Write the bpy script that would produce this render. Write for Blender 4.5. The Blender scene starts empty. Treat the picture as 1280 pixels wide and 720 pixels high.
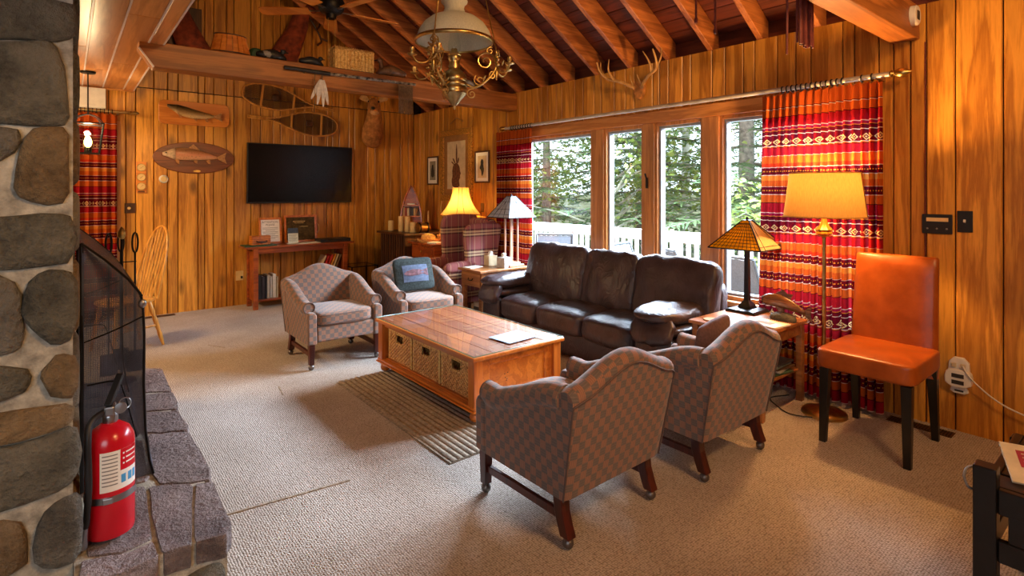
import bpy, bmesh, math, random
from mathutils import Vector, Matrix, noise

sc = bpy.context.scene
col = sc.collection
PI = math.pi
RAD = math.radians

# ------------------------------------------------------------------ camera, sky, light, exposure
cam_data = bpy.data.cameras.new('camera')
cam = bpy.data.objects.new('camera', cam_data)
col.objects.link(cam)
cam.location = (0, 0, 1.5)
cam.rotation_euler = (RAD(90), 0, RAD(-39.2))
cam_data.sensor_width = 36
cam_data.lens = 680 / 1280 * 36
cam_data.shift_y = -122 / 1280
cam_data.clip_start = 0.05
cam_data.clip_end = 300
sc.camera = cam

world = bpy.data.worlds.new('daylight_sky')
sc.world = world
world.use_nodes = True
wbg = world.node_tree.nodes['Background']
wbg.inputs[0].default_value = (0.80, 0.90, 1.0, 1)
wbg.inputs[1].default_value = 3.0


def area_light(name, loc, target, sx, sy, power, colour):
    d = bpy.data.lights.new(name, 'AREA')
    d.shape = 'RECTANGLE'
    d.size = sx
    d.size_y = sy
    d.energy = power
    d.color = colour
    o = bpy.data.objects.new(name, d)
    col.objects.link(o)
    o.location = loc
    v = Vector(target) - Vector(loc)
    o.rotation_euler = v.to_track_quat('-Z', 'Y').to_euler()
    return o


def point_light(name, loc, power, colour, r=0.05):
    d = bpy.data.lights.new(name, 'POINT')
    d.energy = power
    d.color = colour
    d.shadow_soft_size = r
    o = bpy.data.objects.new(name, d)
    col.objects.link(o)
    o.location = loc
    return o


# unseen area panel added above the deck, standing in for bright sky
area_light('deck_sky_panel', (7.4, 3.4, 3.75), (1.6, 3.2, 0.4), 9.0, 1.9, 9000, (0.69, 0.80, 1.0))
# unseen panel for daylight inferred behind the camera, shifted to brighten the chimney
area_light('rear_daylight_fill', (-1.8, -0.9, 1.6), (-0.1, 2.5, 1.0), 1.6, 1.4, 40, (0.84, 0.92, 1.0))
# unseen warm fill panels, added to brighten the room, gable and far wall
area_light('rear_warm_fill', (2.2, -1.6, 2.6), (2.4, 3.6, 1.6), 0.9, 0.9, 22, (1.0, 0.52, 0.20))
area_light('gable_warm_fill', (1.7, -0.8, 3.3), (2.0, 6.0, 2.9), 0.6, 0.6, 85, (1.0, 0.56, 0.22))
area_light('far_wall_warm_fill', (-1.6, 5.6, 2.6), (-0.8, 6.0, 0.0), 0.8, 0.8, 160, (1.0, 0.68, 0.36))

sc.view_settings.view_transform = 'Standard'
sc.view_settings.look = 'None'
sc.view_settings.gamma = 1
sc.view_settings.use_curve_mapping = False
sc.view_settings.exposure = 0.06

rnd = random.Random(11)


# ------------------------------------------------------------------ mesh helpers
def V(*a):
    return Vector(a)


class MB:
    def __init__(self):
        self.v = []
        self.f = []
        self.uv = None

    def add(self, vs, fs):
        o = len(self.v)
        self.v += [tuple(p) for p in vs]
        self.f += [tuple(i + o for i in q) for q in fs]
        return self

    def box(self, x0, x1, y0, y1, z0, z1, M=None):
        vs = [V(x, y, z) for x in (x0, x1) for y in (y0, y1) for z in (z0, z1)]
        if M is not None:
            vs = [M @ p for p in vs]
        return self.add(vs, [(0, 1, 3, 2), (4, 6, 7, 5), (0, 4, 5, 1), (2, 3, 7, 6), (0, 2, 6, 4), (1, 5, 7, 3)])

    def bar(self, a, b, w, h=None, w2=None, h2=None, up=(0, 0, 1)):
        h = w if h is None else h
        w2 = w if w2 is None else w2
        h2 = h if h2 is None else h2
        a = Vector(a); b = Vector(b)
        d = (b - a).normalized()
        up = Vector(up)
        if abs(d.dot(up)) > 0.97:
            up = V(0, 1, 0) if abs(d.y) < 0.9 else V(1, 0, 0)
        s = d.cross(up).normalized()
        u = s.cross(d).normalized()
        vs = []
        for p, ww, hh in ((a, w, h), (b, w2, h2)):
            for i, j in ((-1, -1), (1, -1), (1, 1), (-1, 1)):
                vs.append(p + s * (i * ww / 2) + u * (j * hh / 2))
        return self.add(vs, [(0, 3, 2, 1), (4, 5, 6, 7), (0, 1, 5, 4), (1, 2, 6, 5), (2, 3, 7, 6), (3, 0, 4, 7)])

    def loft(self, secs, closed=True, caps=True, ring=False):
        n = len(secs[0])
        vs = [p for s in secs for p in s]
        fs = []
        m = len(secs)
        for i in range(m if ring else m - 1):
            a = i * n
            b = ((i + 1) % m) * n
            for j in range(n if closed else n - 1):
                k = (j + 1) % n
                fs.append((a + j, a + k, b + k, b + j))
        if caps and closed and not ring:
            fs.append(tuple(range(n))[::-1])
            fs.append(tuple(range((m - 1) * n, m * n)))
        return self.add(vs, fs)

    def tube(self, pts, r, n=8, closed=False, caps=True):
        pts = [Vector(p) for p in pts]
        m = len(pts)
        rs = r if isinstance(r, (list, tuple)) else [r] * m
        secs = []
        ref = None
        for i, p in enumerate(pts):
            if closed:
                d = pts[(i + 1) % m] - pts[i - 1]
            else:
                d = pts[min(i + 1, m - 1)] - pts[max(i - 1, 0)]
            d.normalize()
            if ref is None:
                ref = V(0, 0, 1) if abs(d.z) < 0.9 else V(1, 0, 0)
            s = (ref - d * ref.dot(d)).normalized()
            ref = s
            t = d.cross(s)
            secs.append([p + (s * math.cos(a) + t * math.sin(a)) * rs[i] for a in [2 * PI * k / n for k in range(n)]])
        return self.loft(secs, True, caps, closed)

    def cyl(self, a, b, r0, r1=None, n=16):
        return self.tube([a, b], [r0, r0 if r1 is None else r1], n)

    def lathe(self, prof, c=(0, 0, 0), n=24, axis='z', caps=True):
        secs = []
        c = Vector(c)
        for r, z in prof:
            s = []
            for k in range(n):
                a = 2 * PI * k / n
                x, y = r * math.cos(a), r * math.sin(a)
                p = {'z': V(x, y, z), 'y': V(x, z, y), 'x': V(z, x, y)}[axis]
                s.append(c + p)
            secs.append(s)
        return self.loft(secs, True, caps)

    def prism(self, poly, fn, d0, d1):
        """poly: 2d points; fn(u, v, d) -> 3d point"""
        n = len(poly)
        vs = [fn(u, v, d0) for u, v in poly] + [fn(u, v, d1) for u, v in poly]
        fs = [tuple(range(n))[::-1], tuple(range(n, 2 * n))]
        fs += [(i, (i + 1) % n, n + (i + 1) % n, n + i) for i in range(n)]
        return self.add(vs, fs)

    def grid(self, fn, nu, nv, closed_u=False):
        vs = [fn(i / nu, j / nv) for j in range(nv + 1) for i in range(nu + (0 if closed_u else 1))]
        w = nu if closed_u else nu + 1
        fs = []
        for j in range(nv):
            for i in range(nu):
                k = (i + 1) % w
                fs.append((j * w + i, j * w + k, (j + 1) * w + k, (j + 1) * w + i))
        return self.add(vs, fs)

    def ball(self, c, r, n=12, m=8, M=None):
        c = Vector(c)
        rx, ry, rz = (r, r, r) if not isinstance(r, (tuple, list)) else r
        vs = [V(0, 0, -rz)]
        for j in range(1, m):
            t = -PI / 2 + PI * j / m
            for i in range(n):
                a = 2 * PI * i / n
                vs.append(V(rx * math.cos(t) * math.cos(a), ry * math.cos(t) * math.sin(a), rz * math.sin(t)))
        vs.append(V(0, 0, rz))
        fs = []
        for i in range(n):
            k = (i + 1) % n
            fs.append((0, 1 + k, 1 + i))
            for j in range(m - 2):
                a = 1 + j * n
                fs.append((a + i, a + k, a + n + k, a + n + i))
            fs.append((1 + (m - 2) * n + i, 1 + (m - 2) * n + k, len(vs) - 1))
        if M is not None:
            vs = [M @ p for p in vs]
        return self.add([p + c for p in vs], fs)

    def cushion(self, c, s, M=None, n=10, k=5.0, puff=0.25, wr=0.0, wf=(6, 6, 6), seed=0, axis=2):
        """soft rounded box: centre c, full size s; puff thins the edges along axis"""
        c = Vector(c)
        idx = {}
        vs = []
        fs = []

        def key(p):
            q = (round(p[0], 5), round(p[1], 5), round(p[2], 5))
            if q in idx:
                return idx[q]
            x, y, z = q
            d = (abs(x) ** k + abs(y) ** k + abs(z) ** k) ** (1 / k)
            w = [x / d, y / d, z / d]
            o = [i for i in range(3) if i != axis]
            w[axis] *= 1 - puff + puff * (1 - w[o[0]] ** 2) * (1 - w[o[1]] ** 2) * 1.0
            p3 = V(w[0] * s[0] / 2, w[1] * s[1] / 2, w[2] * s[2] / 2)
            if wr:
                g = V(p3.x * wf[0] + seed, p3.y * wf[1] + seed * 1.7, p3.z * wf[2])
                r1 = 1 - abs(noise.noise(g)) * 2
                r2 = noise.noise(g * 2.3)
                nd = V(x / max(abs(x), abs(y), abs(z)), 0, 0)
                dirv = V(w[0] ** 3, w[1] ** 3, w[2] ** 3)
                if dirv.length > 1e-6:
                    dirv.normalize()
                p3 += dirv * wr * (r1 * r1 * 0.8 + r2 * 0.5 - 0.4)
            if M is not None:
                p3 = M @ p3
            idx[q] = len(vs)
            vs.append(p3 + c)
            return idx[q]

        for ax in range(3):
            for sg in (-1, 1):
                for i in range(n):
                    for j in range(n):
                        q = []
                        for a, b in ((0, 0), (1, 0), (1, 1), (0, 1)):
                            # cosine spacing gives finer edges
                            u = math.sin(((i + a) / n - 0.5) * PI)
                            w = math.sin(((j + b) / n - 0.5) * PI)
                            u = 0.5 * u + 0.5 * (2 * (i + a) / n - 1)
                            w = 0.5 * w + 0.5 * (2 * (j + b) / n - 1)
                            p = [0, 0, 0]
                            p[ax] = sg
                            p[(ax + 1) % 3] = u
                            p[(ax + 2) % 3] = w
                            q.append(key(p))
                        fs.append(tuple(q))
        return self.add(vs, fs)

    def build(self, name, mat, parent=None, smooth=None, bevel=0.0, sub=0, seg=2, uvs=None, kind=None, recalc=True):
        me = bpy.data.meshes.new(name)
        me.from_pydata(self.v, [], self.f)
        bm = bmesh.new()
        bm.from_mesh(me)
        if recalc:
            bmesh.ops.recalc_face_normals(bm, faces=bm.faces)
        lay = bm.loops.layers.uv.new('UVMap')
        bm.verts.index_update()
        for fc in bm.faces:
            nx, ny, nz = (abs(t) for t in fc.normal)
            for lp in fc.loops:
                co = lp.vert.co
                if uvs is not None:
                    lp[lay].uv = uvs[lp.vert.index]
                elif nz >= nx and nz >= ny:
                    lp[lay].uv = (co.x, co.y)
                elif nx >= ny:
                    lp[lay].uv = (co.y, co.z)
                else:
                    lp[lay].uv = (co.x, co.z)
        bm.to_mesh(me)
        bm.free()
        me.materials.append(mat)
        if smooth is not None:
            me.shade_smooth()
            if smooth < 179:
                me.set_sharp_from_angle(angle=RAD(smooth))
        o = bpy.data.objects.new(name, me)
        col.objects.link(o)
        if parent is not None:
            o.parent = parent
        if bevel:
            m = o.modifiers.new('bevel', 'BEVEL')
            m.width = bevel
            m.segments = seg
            m.limit_method = 'ANGLE'
            m.angle_limit = RAD(40)
        if sub:
            m = o.modifiers.new('subdivision', 'SUBSURF')
            m.levels = sub
            m.render_levels = sub
        if kind:
            o['kind'] = kind
        return o


def tag(o, label=None, cat=None, group=None, kind=None):
    if label:
        o['label'] = label
    if cat:
        o['category'] = cat
    if group:
        o['group'] = group
    if kind:
        o['kind'] = kind
    return o


def thing(name, label, cat, loc=(0, 0, 0), rz=0.0, group=None):
    o = bpy.data.objects.new(name, None)
    o.empty_display_size = 0.1
    col.objects.link(o)
    o.location = loc
    o.rotation_euler = (0, 0, rz)
    return tag(o, label, cat, group)


def copy_tree(o, parent=None):
    c = o.copy()
    col.objects.link(c)
    c.parent = parent
    for ch in list(o.children):
        copy_tree(ch, c)
    return c


def smoothpoly(poly, it=2):
    for _ in range(it):
        q = []
        n = len(poly)
        for i in range(n):
            a, b = poly[i], poly[(i + 1) % n]
            q.append((a[0] * .75 + b[0] * .25, a[1] * .75 + b[1] * .25))
            q.append((a[0] * .25 + b[0] * .75, a[1] * .25 + b[1] * .75))
        poly = q
    return poly


def curve_pts(ctrl, n=8):
    """Catmull-Rom through control points"""
    P = [Vector(p) for p in ctrl]
    P = [P[0] * 2 - P[1]] + P + [P[-1] * 2 - P[-2]]
    out = []
    for i in range(1, len(P) - 2):
        for k in range(n):
            t = k / n
            a, b, c, d = P[i - 1], P[i], P[i + 1], P[i + 2]
            out.append(0.5 * ((2 * b) + (c - a) * t + (2 * a - 5 * b + 4 * c - d) * t * t + (3 * b - a - 3 * c + d) * t ** 3))
    out.append(P[-2].copy())
    return out


def text_part(name, body, size, M, mat, parent=None, align='CENTER'):
    cu = bpy.data.curves.new(name, 'FONT')
    cu.body = body
    cu.size = size
    cu.align_x = align
    cu.align_y = 'CENTER'
    cu.resolution_u = 2
    tmp = bpy.data.objects.new(name, cu)
    col.objects.link(tmp)
    dg = bpy.context.evaluated_depsgraph_get()
    me = bpy.data.meshes.new_from_object(tmp.evaluated_get(dg))
    bpy.data.objects.remove(tmp)
    me.transform(M)
    me.materials.clear()
    me.materials.append(mat)
    o = bpy.data.objects.new(name, me)
    col.objects.link(o)
    if parent is not None:
        o.parent = parent
    return o


# ------------------------------------------------------------------ materials
def lin(c):
    out = []
    for x in c[:3]:
        x = x / 255
        out.append(x / 12.92 if x <= 0.04045 else ((x + 0.055) / 1.055) ** 2.4)
    return (*out, 1)


class NT:
    """small node-tree builder"""
    def __init__(self, name):
        self.m = bpy.data.materials.new(name)
        self.m.use_nodes = True
        self.t = self.m.node_tree
        self.b = self.t.nodes['Principled BSDF']
        self.out = self.t.nodes['Material Output']

    def n(self, typ, **kw):
        nd = self.t.nodes.new(typ)
        for k, v in kw.items():
            if k.startswith('i_'):
                key = k[2:]
                key = int(key) if key.isdigit() else key
                nd.inputs[key].default_value = v
            else:
                setattr(nd, k, v)
        return nd

    def l(self, a, b):
        self.t.links.new(a, b)

    def coord(self, what='Object', scale=(1, 1, 1), rnd_off=True):
        tc = self.n('ShaderNodeTexCoord')
        mp = self.n('ShaderNodeMapping')
        mp.inputs['Scale'].default_value = scale
        self.l(tc.outputs[what], mp.inputs['Vector'])
        if rnd_off:
            oi = self.n('ShaderNodeObjectInfo')
            mul = self.n('ShaderNodeVectorMath', operation='SCALE')
            mul.inputs[0].default_value = (37.0, 53.0, 29.0)
            self.l(oi.outputs['Random'], mul.inputs['Scale'])
            self.l(mul.outputs[0], mp.inputs['Location'])
        return mp.outputs[0]

    def noise(self, vec, scale=5, detail=4, rough=0.55, dist=0.0):
        nd = self.n('ShaderNodeTexNoise', i_Scale=scale, i_Detail=detail, i_Roughness=rough, i_Distortion=dist)
        self.l(vec, nd.inputs['Vector'])
        return nd.outputs['Fac']

    def ramp(self, fac, stops, interp='LINEAR'):
        nd = self.n('ShaderNodeValToRGB')
        cr = nd.color_ramp
        cr.interpolation = interp
        while len(cr.elements) < len(stops):
            cr.elements.new(0.5)
        for e, (p, c) in zip(cr.elements, stops):
            e.position = p
            e.color = c if len(c) == 4 else (*c, 1)
        self.l(fac, nd.inputs[0])
        return nd.outputs[0]

    def math(self, op, a, b=None, c=None):
        nd = self.n('ShaderNodeMath', operation=op)
        for i, x in enumerate((a, b, c)):
            if x is None:
                continue
            if isinstance(x, (int, float)):
                nd.inputs[i].default_value = x
            else:
                self.l(x, nd.inputs[i])
        return nd.outputs[0]

    def mix(self, fac, a, b, blend='MIX'):
        nd = self.n('ShaderNodeMix', data_type='RGBA', blend_type=blend)
        for i, x in ((0, fac), (6, a), (7, b)):
            if isinstance(x, (int, float, tuple)):
                nd.inputs[i].default_value = x
            else:
                self.l(x, nd.inputs[i])
        return nd.outputs[2]

    def bump(self, h, strength=0.3, dist=0.01):
        nd = self.n('ShaderNodeBump', i_Strength=strength, i_Distance=dist)
        self.l(h, nd.inputs['Height'])
        self.l(nd.outputs[0], self.b.inputs['Normal'])

    def base(self, x, rough=0.5, metal=0.0, spec=0.5):
        if isinstance(x, tuple):
            self.b.inputs['Base Color'].default_value = x
        else:
            self.l(x, self.b.inputs['Base Color'])
        self.b.inputs['Roughness'].default_value = rough
        self.b.inputs['Metallic'].default_value = metal
        self.b.inputs['Specular IOR Level'].default_value = spec


def plain(name, c, rough=0.5, metal=0.0, var=0.12, scale=14, bump=0.0, spec=0.5, emit=None, est=0.0):
    t = NT(name)
    f = t.noise(t.coord('Object'), scale, 3)
    a = lin(c)
    lo = tuple(max(0, v * (1 - var * 2)) for v in a[:3]) + (1,)
    hi = tuple(min(1, v * (1 + var)) for v in a[:3]) + (1,)
    t.base(t.ramp(f, [(0.3, lo), (0.7, hi)]), rough, metal, spec)
    if bump:
        t.bump(t.noise(t.coord('Object'), scale * 6, 2), bump, 0.004)
    if emit:
        t.b.inputs['Emission Color'].default_value = lin(emit)
        t.b.inputs['Emission Strength'].default_value = est
    return t.m


def wood(name, dark, light, axis=2, rough=0.38, scale=1.0, var=0.25, knots=0.0, bump=0.12, coat=0.0, groove=0.0):
    t = NT(name)
    s = [11 * scale] * 3
    s[axis] = 0.75 * scale
    vec = t.coord('Object', tuple(s))
    big = t.noise(vec, 1.0, 3, 0.5, 0.6)
    fine = t.noise(vec, 5.0, 5, 0.65, 0.2)
    mixf = t.math('ADD', t.math('MULTIPLY', big, 0.72), t.math('MULTIPLY', fine, 0.28))
    rings = t.math('FRACT', t.math('MULTIPLY', mixf, 5.5))
    rings = t.math('ABSOLUTE', t.math('SUBTRACT', rings, 0.5))
    fac = t.math('ADD', t.math('MULTIPLY', mixf, 0.75), t.math('MULTIPLY', rings, 0.42))
    d, li = lin(dark), lin(light)
    mid = tuple((x + y) / 2 for x, y in zip(d, li))
    c = t.ramp(fac, [(0.28, d), (0.47, mid), (0.68, li)])
    if knots:
        s2 = [3.2 * scale] * 3
        s2[axis] = 1.5 * scale
        vo = t.n('ShaderNodeTexVoronoi', i_Scale=1.0, i_Randomness=1.0)
        t.l(t.coord('Object', tuple(s2)), vo.inputs['Vector'])
        kf = t.ramp(vo.outputs['Distance'], [(0.05, (1, 1, 1)), (0.17, (0, 0, 0))])
        c = t.mix(t.math('MULTIPLY', kf, knots), c, tuple(x * 0.28 for x in d[:3]) + (1,))
    oi = t.n('ShaderNodeObjectInfo')
    hs = t.n('ShaderNodeHueSaturation')
    val = t.math('ADD', t.math('MULTIPLY', oi.outputs['Random'], var), 1 - var / 2)
    t.l(val, hs.inputs['Value'])
    t.l(c, hs.inputs['Color'])
    t.base(hs.outputs[0], rough)
    t.b.inputs['Coat Weight'].default_value = coat
    t.b.inputs['Coat Roughness'].default_value = 0.12
    t.bump(fine, bump, 0.003)
    return t.m


M = {}
M['panel'] = wood('honey_wall_panelling', (148, 86, 22), (226, 160, 62), 2, 0.34, 0.9, 0.28, 0.75)
M['panel_back'] = plain('dark_panel_backing', (46, 24, 10), 0.8)
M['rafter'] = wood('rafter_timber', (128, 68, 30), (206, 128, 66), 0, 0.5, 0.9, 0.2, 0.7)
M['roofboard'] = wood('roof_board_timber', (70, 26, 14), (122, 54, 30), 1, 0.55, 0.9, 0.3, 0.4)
M['beam'] = wood('tie_beam_timber', (124, 68, 24), (192, 122, 58), 0, 0.45, 0.8, 0.1, 0.6)
M['flatboard'] = wood('flat_ceiling_board', (176, 104, 50), (232, 168, 104), 1, 0.3, 0.6, 0.2, 0.3)
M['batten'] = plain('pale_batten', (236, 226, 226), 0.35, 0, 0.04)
M['trim'] = wood('window_trim_wood', (158, 92, 36), (216, 148, 76), 1, 0.36, 1.0, 0.1, 0.2)
M['trimv'] = wood('window_post_wood', (150, 92, 44), (206, 142, 78), 2, 0.36, 1.0, 0.1, 0.2)
M['cherry'] = wood('cherry_table_wood', (110, 44, 16), (178, 88, 36), 0, 0.3, 1.2, 0.1, 0.0, coat=0.2)
M['pine'] = wood('orange_pine', (168, 84, 22), (214, 124, 44), 1, 0.28, 1.2, 0.12, 0.5, coat=0.25)
M['pinev'] = wood('orange_pine_upright', (158, 76, 20), (208, 118, 42), 2, 0.28, 1.2, 0.12, 0.0, coat=0.25)
M['oak'] = wood('oak_side_table', (116, 68, 34), (172, 112, 62), 1, 0.32, 1.2, 0.12, 0.0)
M['darkleg'] = wood('mahogany_leg', (48, 16, 12), (88, 34, 24), 2, 0.3, 1.5, 0.15)
M['darkwood'] = wood('dark_walnut', (44, 24, 12), (92, 52, 26), 2, 0.42, 1.3, 0.2)
M['yellowwood'] = wood('golden_windsor_wood', (176, 112, 36), (228, 166, 76), 2, 0.3, 1.5, 0.1)
M['plaque'] = wood('plaque_wood', (190, 104, 36), (228, 146, 62), 0, 0.3, 1.0, 0.1)
M['plaque2'] = wood('dark_plaque_wood', (84, 34, 14), (128, 60, 28), 0, 0.3, 1.0, 0.1)
M['black'] = plain('satin_black', (16, 14, 14), 0.35, 0, 0.2)
M['blackwood'] = plain('black_lacquered_wood', (18, 15, 14), 0.3, 0, 0.3, bump=0.05)
M['plasticblack'] = plain('black_plastic', (22, 22, 24), 0.45, 0, 0.2)
M['topwood'] = wood('dull_table_top_plank', (118, 46, 18), (168, 84, 38), 1, 0.6, 1.2, 0.12)
M['glassedge'] = plain('teal_glass_edge', (150, 178, 172), 0.15)
M['rodwhite'] = plain('pale_pole_finish', (196, 186, 168), 0.35, 0.3, 0.1)
M['vinyl'] = plain('grey_vinyl_sash', (150, 160, 170), 0.4)
M['white'] = plain('white_plastic', (228, 222, 210), 0.4, 0, 0.05)
M['paper'] = plain('white_paper', (236, 232, 222), 0.7, 0, 0.03)
M['ink'] = plain('dark_ink', (52, 46, 42), 0.8)
M['inkgrey'] = plain('grey_ink', (130, 124, 118), 0.8)
M['brass'] = plain('aged_brass', (200, 164, 96), 0.3, 1.0, 0.2)
M['brassdull'] = plain('dull_brass', (178, 152, 102), 0.34, 1.0, 0.25)
M['steel'] = plain('brushed_steel', (170, 170, 172), 0.3, 1.0, 0.1)
M['pewter'] = plain('grey_caster_metal', (120, 112, 108), 0.4, 0.8, 0.15)
M['iron'] = plain('black_iron', (30, 29, 30), 0.45, 0.6, 0.2)
M['red'] = plain('red_enamel', (196, 18, 34), 0.22, 0, 0.05)
M['candle'] = plain('ivory_candle_wax', (222, 190, 130), 0.5, 0, 0.06)
M['green'] = plain('dark_green', (34, 74, 44), 0.6)
M['feather'] = plain('white_feather', (230, 222, 208), 0.8, 0, 0.1, 40)
M['cordred'] = plain('brown_leather_cord', (112, 48, 40), 0.7, 0, 0.2, 40)
M['webbing'] = plain('dark_rawhide_webbing', (92, 64, 40), 0.8, 0, 0.2, 40)
M['cordtan'] = plain('tan_rawhide', (128, 98, 62), 0.7, 0, 0.25, 40)
M['antler'] = plain('antler_bone', (196, 148, 84), 0.5, 0, 0.25, 10)
M['mortar'] = plain('grey_mortar', (178, 170, 152), 0.95, 0, 0.25, 26, 1.0)
M['deckboard'] = wood('weathered_deck_board', (120, 112, 104), (170, 162, 150), 1, 0.7)
M['railwhite'] = plain('white_painted_rail', (236, 238, 240), 0.5, 0, 0.03)
M['greymetal'] = plain('grey_chair_frame', (88, 94, 100), 0.4, 0.4, 0.1)
M['greysling'] = plain('grey_sling_fabric', (92, 98, 106), 0.7, 0, 0.1, 60)


def stone_mat(name, a, b, scale=6.0, rough=0.75):
    t = NT(name)
    vec = t.coord('Object')
    n1 = t.noise(vec, scale, 6, 0.65, 0.3)
    n2 = t.noise(vec, scale * 9, 4, 0.7)
    f = t.math('ADD', t.math('MULTIPLY', n1, 0.7), t.math('MULTIPLY', n2, 0.3))
    oi = t.n('ShaderNodeObjectInfo')
    c = t.ramp(f, [(0.36, lin(a)), (0.62, lin(b))])
    pale = t.ramp(t.noise(vec, scale * 2.5, 5, 0.75), [(0.62, (0, 0, 0)), (0.75, (1, 1, 1))])
    c = t.mix(t.math('MULTIPLY', pale, 0.35), c, lin((176, 170, 156)))
    hs = t.n('ShaderNodeHueSaturation')
    t.l(t.math('ADD', t.math('MULTIPLY', oi.outputs['Random'], 0.35), 0.82), hs.inputs['Value'])
    t.l(c, hs.inputs['Color'])
    t.base(hs.outputs[0], rough)
    t.bump(t.math('ADD', f, t.math('MULTIPLY', n2, 0.8)), 1.0, 0.03)
    return t.m


M['stone_dark'] = stone_mat('dark_grey_fieldstone', (66, 64, 54), (130, 124, 106))
M['stone_tan'] = stone_mat('tan_fieldstone', (96, 76, 48), (156, 130, 92))
M['stone_grey'] = stone_mat('grey_fieldstone', (80, 76, 68), (130, 124, 110))
M['slab'] = stone_mat('purple_grey_slate', (96, 82, 80), (160, 142, 136), 5.0, 0.45)


def carpet():
    t = NT('berber_carpet')
    vec = t.coord('Object', (1, 1, 1), False)
    vo = t.n('ShaderNodeTexVoronoi', i_Scale=98.0, i_Randomness=0.4)
    t.l(vec, vo.inputs['Vector'])
    d = vo.outputs['Distance']
    n1 = t.noise(vec, 2.2, 4)
    n2 = t.noise(vec, 150, 2)
    c = t.ramp(t.math('ADD', t.math('MULTIPLY', n1, 0.5), t.math('MULTIPLY', n2, 0.5)),
               [(0.35, lin((166, 150, 134))), (0.65, lin((200, 184, 170)))])
    gap = t.ramp(d, [(0.35, (0, 0, 0)), (0.75, (1, 1, 1))])
    c = t.mix(t.math('MULTIPLY', gap, 0.85), c, lin((96, 76, 58)))
    t.base(c, 0.95, 0, 0.15)
    t.b.inputs['Sheen Weight'].default_value = 0.2
    h = t.math('SUBTRACT', 1.0, d)
    t.bump(h, 0.8, 0.008)
    return t.m


M['carpet'] = carpet()


def upholstery():
    """two-tone basket check in metres (UV)"""
    t = NT('checked_upholstery')
    tc = t.n('ShaderNodeTexCoord')
    sx = t.n('ShaderNodeSeparateXYZ')
    t.l(tc.outputs['UV'], sx.inputs[0])
    S = 1 / 0.036
    u = t.math('MULTIPLY', sx.outputs[0], S)
    v = t.math('MULTIPLY', sx.outputs[1], S)
    ck = t.math('MODULO', t.math('ADD', t.math('FLOOR', u), t.math('FLOOR', v)), 2.0)
    ck = t.math('ABSOLUTE', ck)
    fu = t.math('FRACT', u)
    fv = t.math('FRACT', v)
    # fine ribs: one way in the dark squares, the other way in the rust ones
    r1 = t.math('GREATER_THAN', t.math('FRACT', t.math('MULTIPLY', fu, 4.0)), 0.72)
    r2 = t.math('GREATER_THAN', t.math('FRACT', t.math('MULTIPLY', fv, 3.0)), 0.70)
    a = t.mix(t.math('MULTIPLY', r1, 0.6), lin((156, 110, 86)), lin((110, 80, 66)))
    b = t.mix(t.math('MULTIPLY', r2, 0.6), lin((104, 92, 84)), lin((126, 108, 98)))
    c = t.mix(ck, a, b)
    n = t.noise(t.coord('Object'), 60, 2)
    c = t.mix(t.math('MULTIPLY', n, 0.35), c, lin((92, 74, 66)))
    t.base(c, 0.9, 0, 0.2)
    t.b.inputs['Sheen Weight'].default_value = 0.25
    t.bump(t.math('ADD', t.math('MULTIPLY', ck, 0.6), t.noise(t.coord('Object'), 350, 1)), 0.25, 0.002)
    return t.m


M['check'] = upholstery()
M['piping'] = plain('fabric_piping', (98, 78, 70), 0.9, 0, 0.1, 80)


def leather(name, a, b, rough=0.34, wrinkle=0.5):
    t = NT(name)
    vec = t.coord('Object')
    c = t.ramp(t.noise(vec, 7, 4), [(0.35, lin(a)), (0.68, lin(b))])
    t.base(c, rough, 0, 0.4)
    vo = t.n('ShaderNodeTexVoronoi', i_Scale=160.0)
    t.l(vec, vo.inputs['Vector'])
    w = t.noise(t.coord('Object', (1.0, 1.0, 0.55)), 7, 2, 0.5, 2.2)
    ridge = t.math('POWER', t.math('SUBTRACT', 1.0, t.math('ABSOLUTE', t.math('MULTIPLY_ADD', w, 2.0, -1.0))), 7.0)
    h = t.math('ADD', t.math('MULTIPLY', vo.outputs['Distance'], 0.06), t.math('MULTIPLY', ridge, wrinkle))
    t.bump(h, 0.2, 0.012)
    rr = t.math('ADD', t.math('MULTIPLY', t.noise(vec, 14, 2), 0.25), rough - 0.1)
    t.l(rr, t.b.inputs['Roughness'])
    return t.m


M['leather'] = leather('dark_brown_leather', (50, 39, 41), (68, 54, 57), 0.36, 1.0)
M['cognac'] = leather('cognac_leather', (144, 66, 18), (174, 86, 28), 0.32, 0.06)


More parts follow.
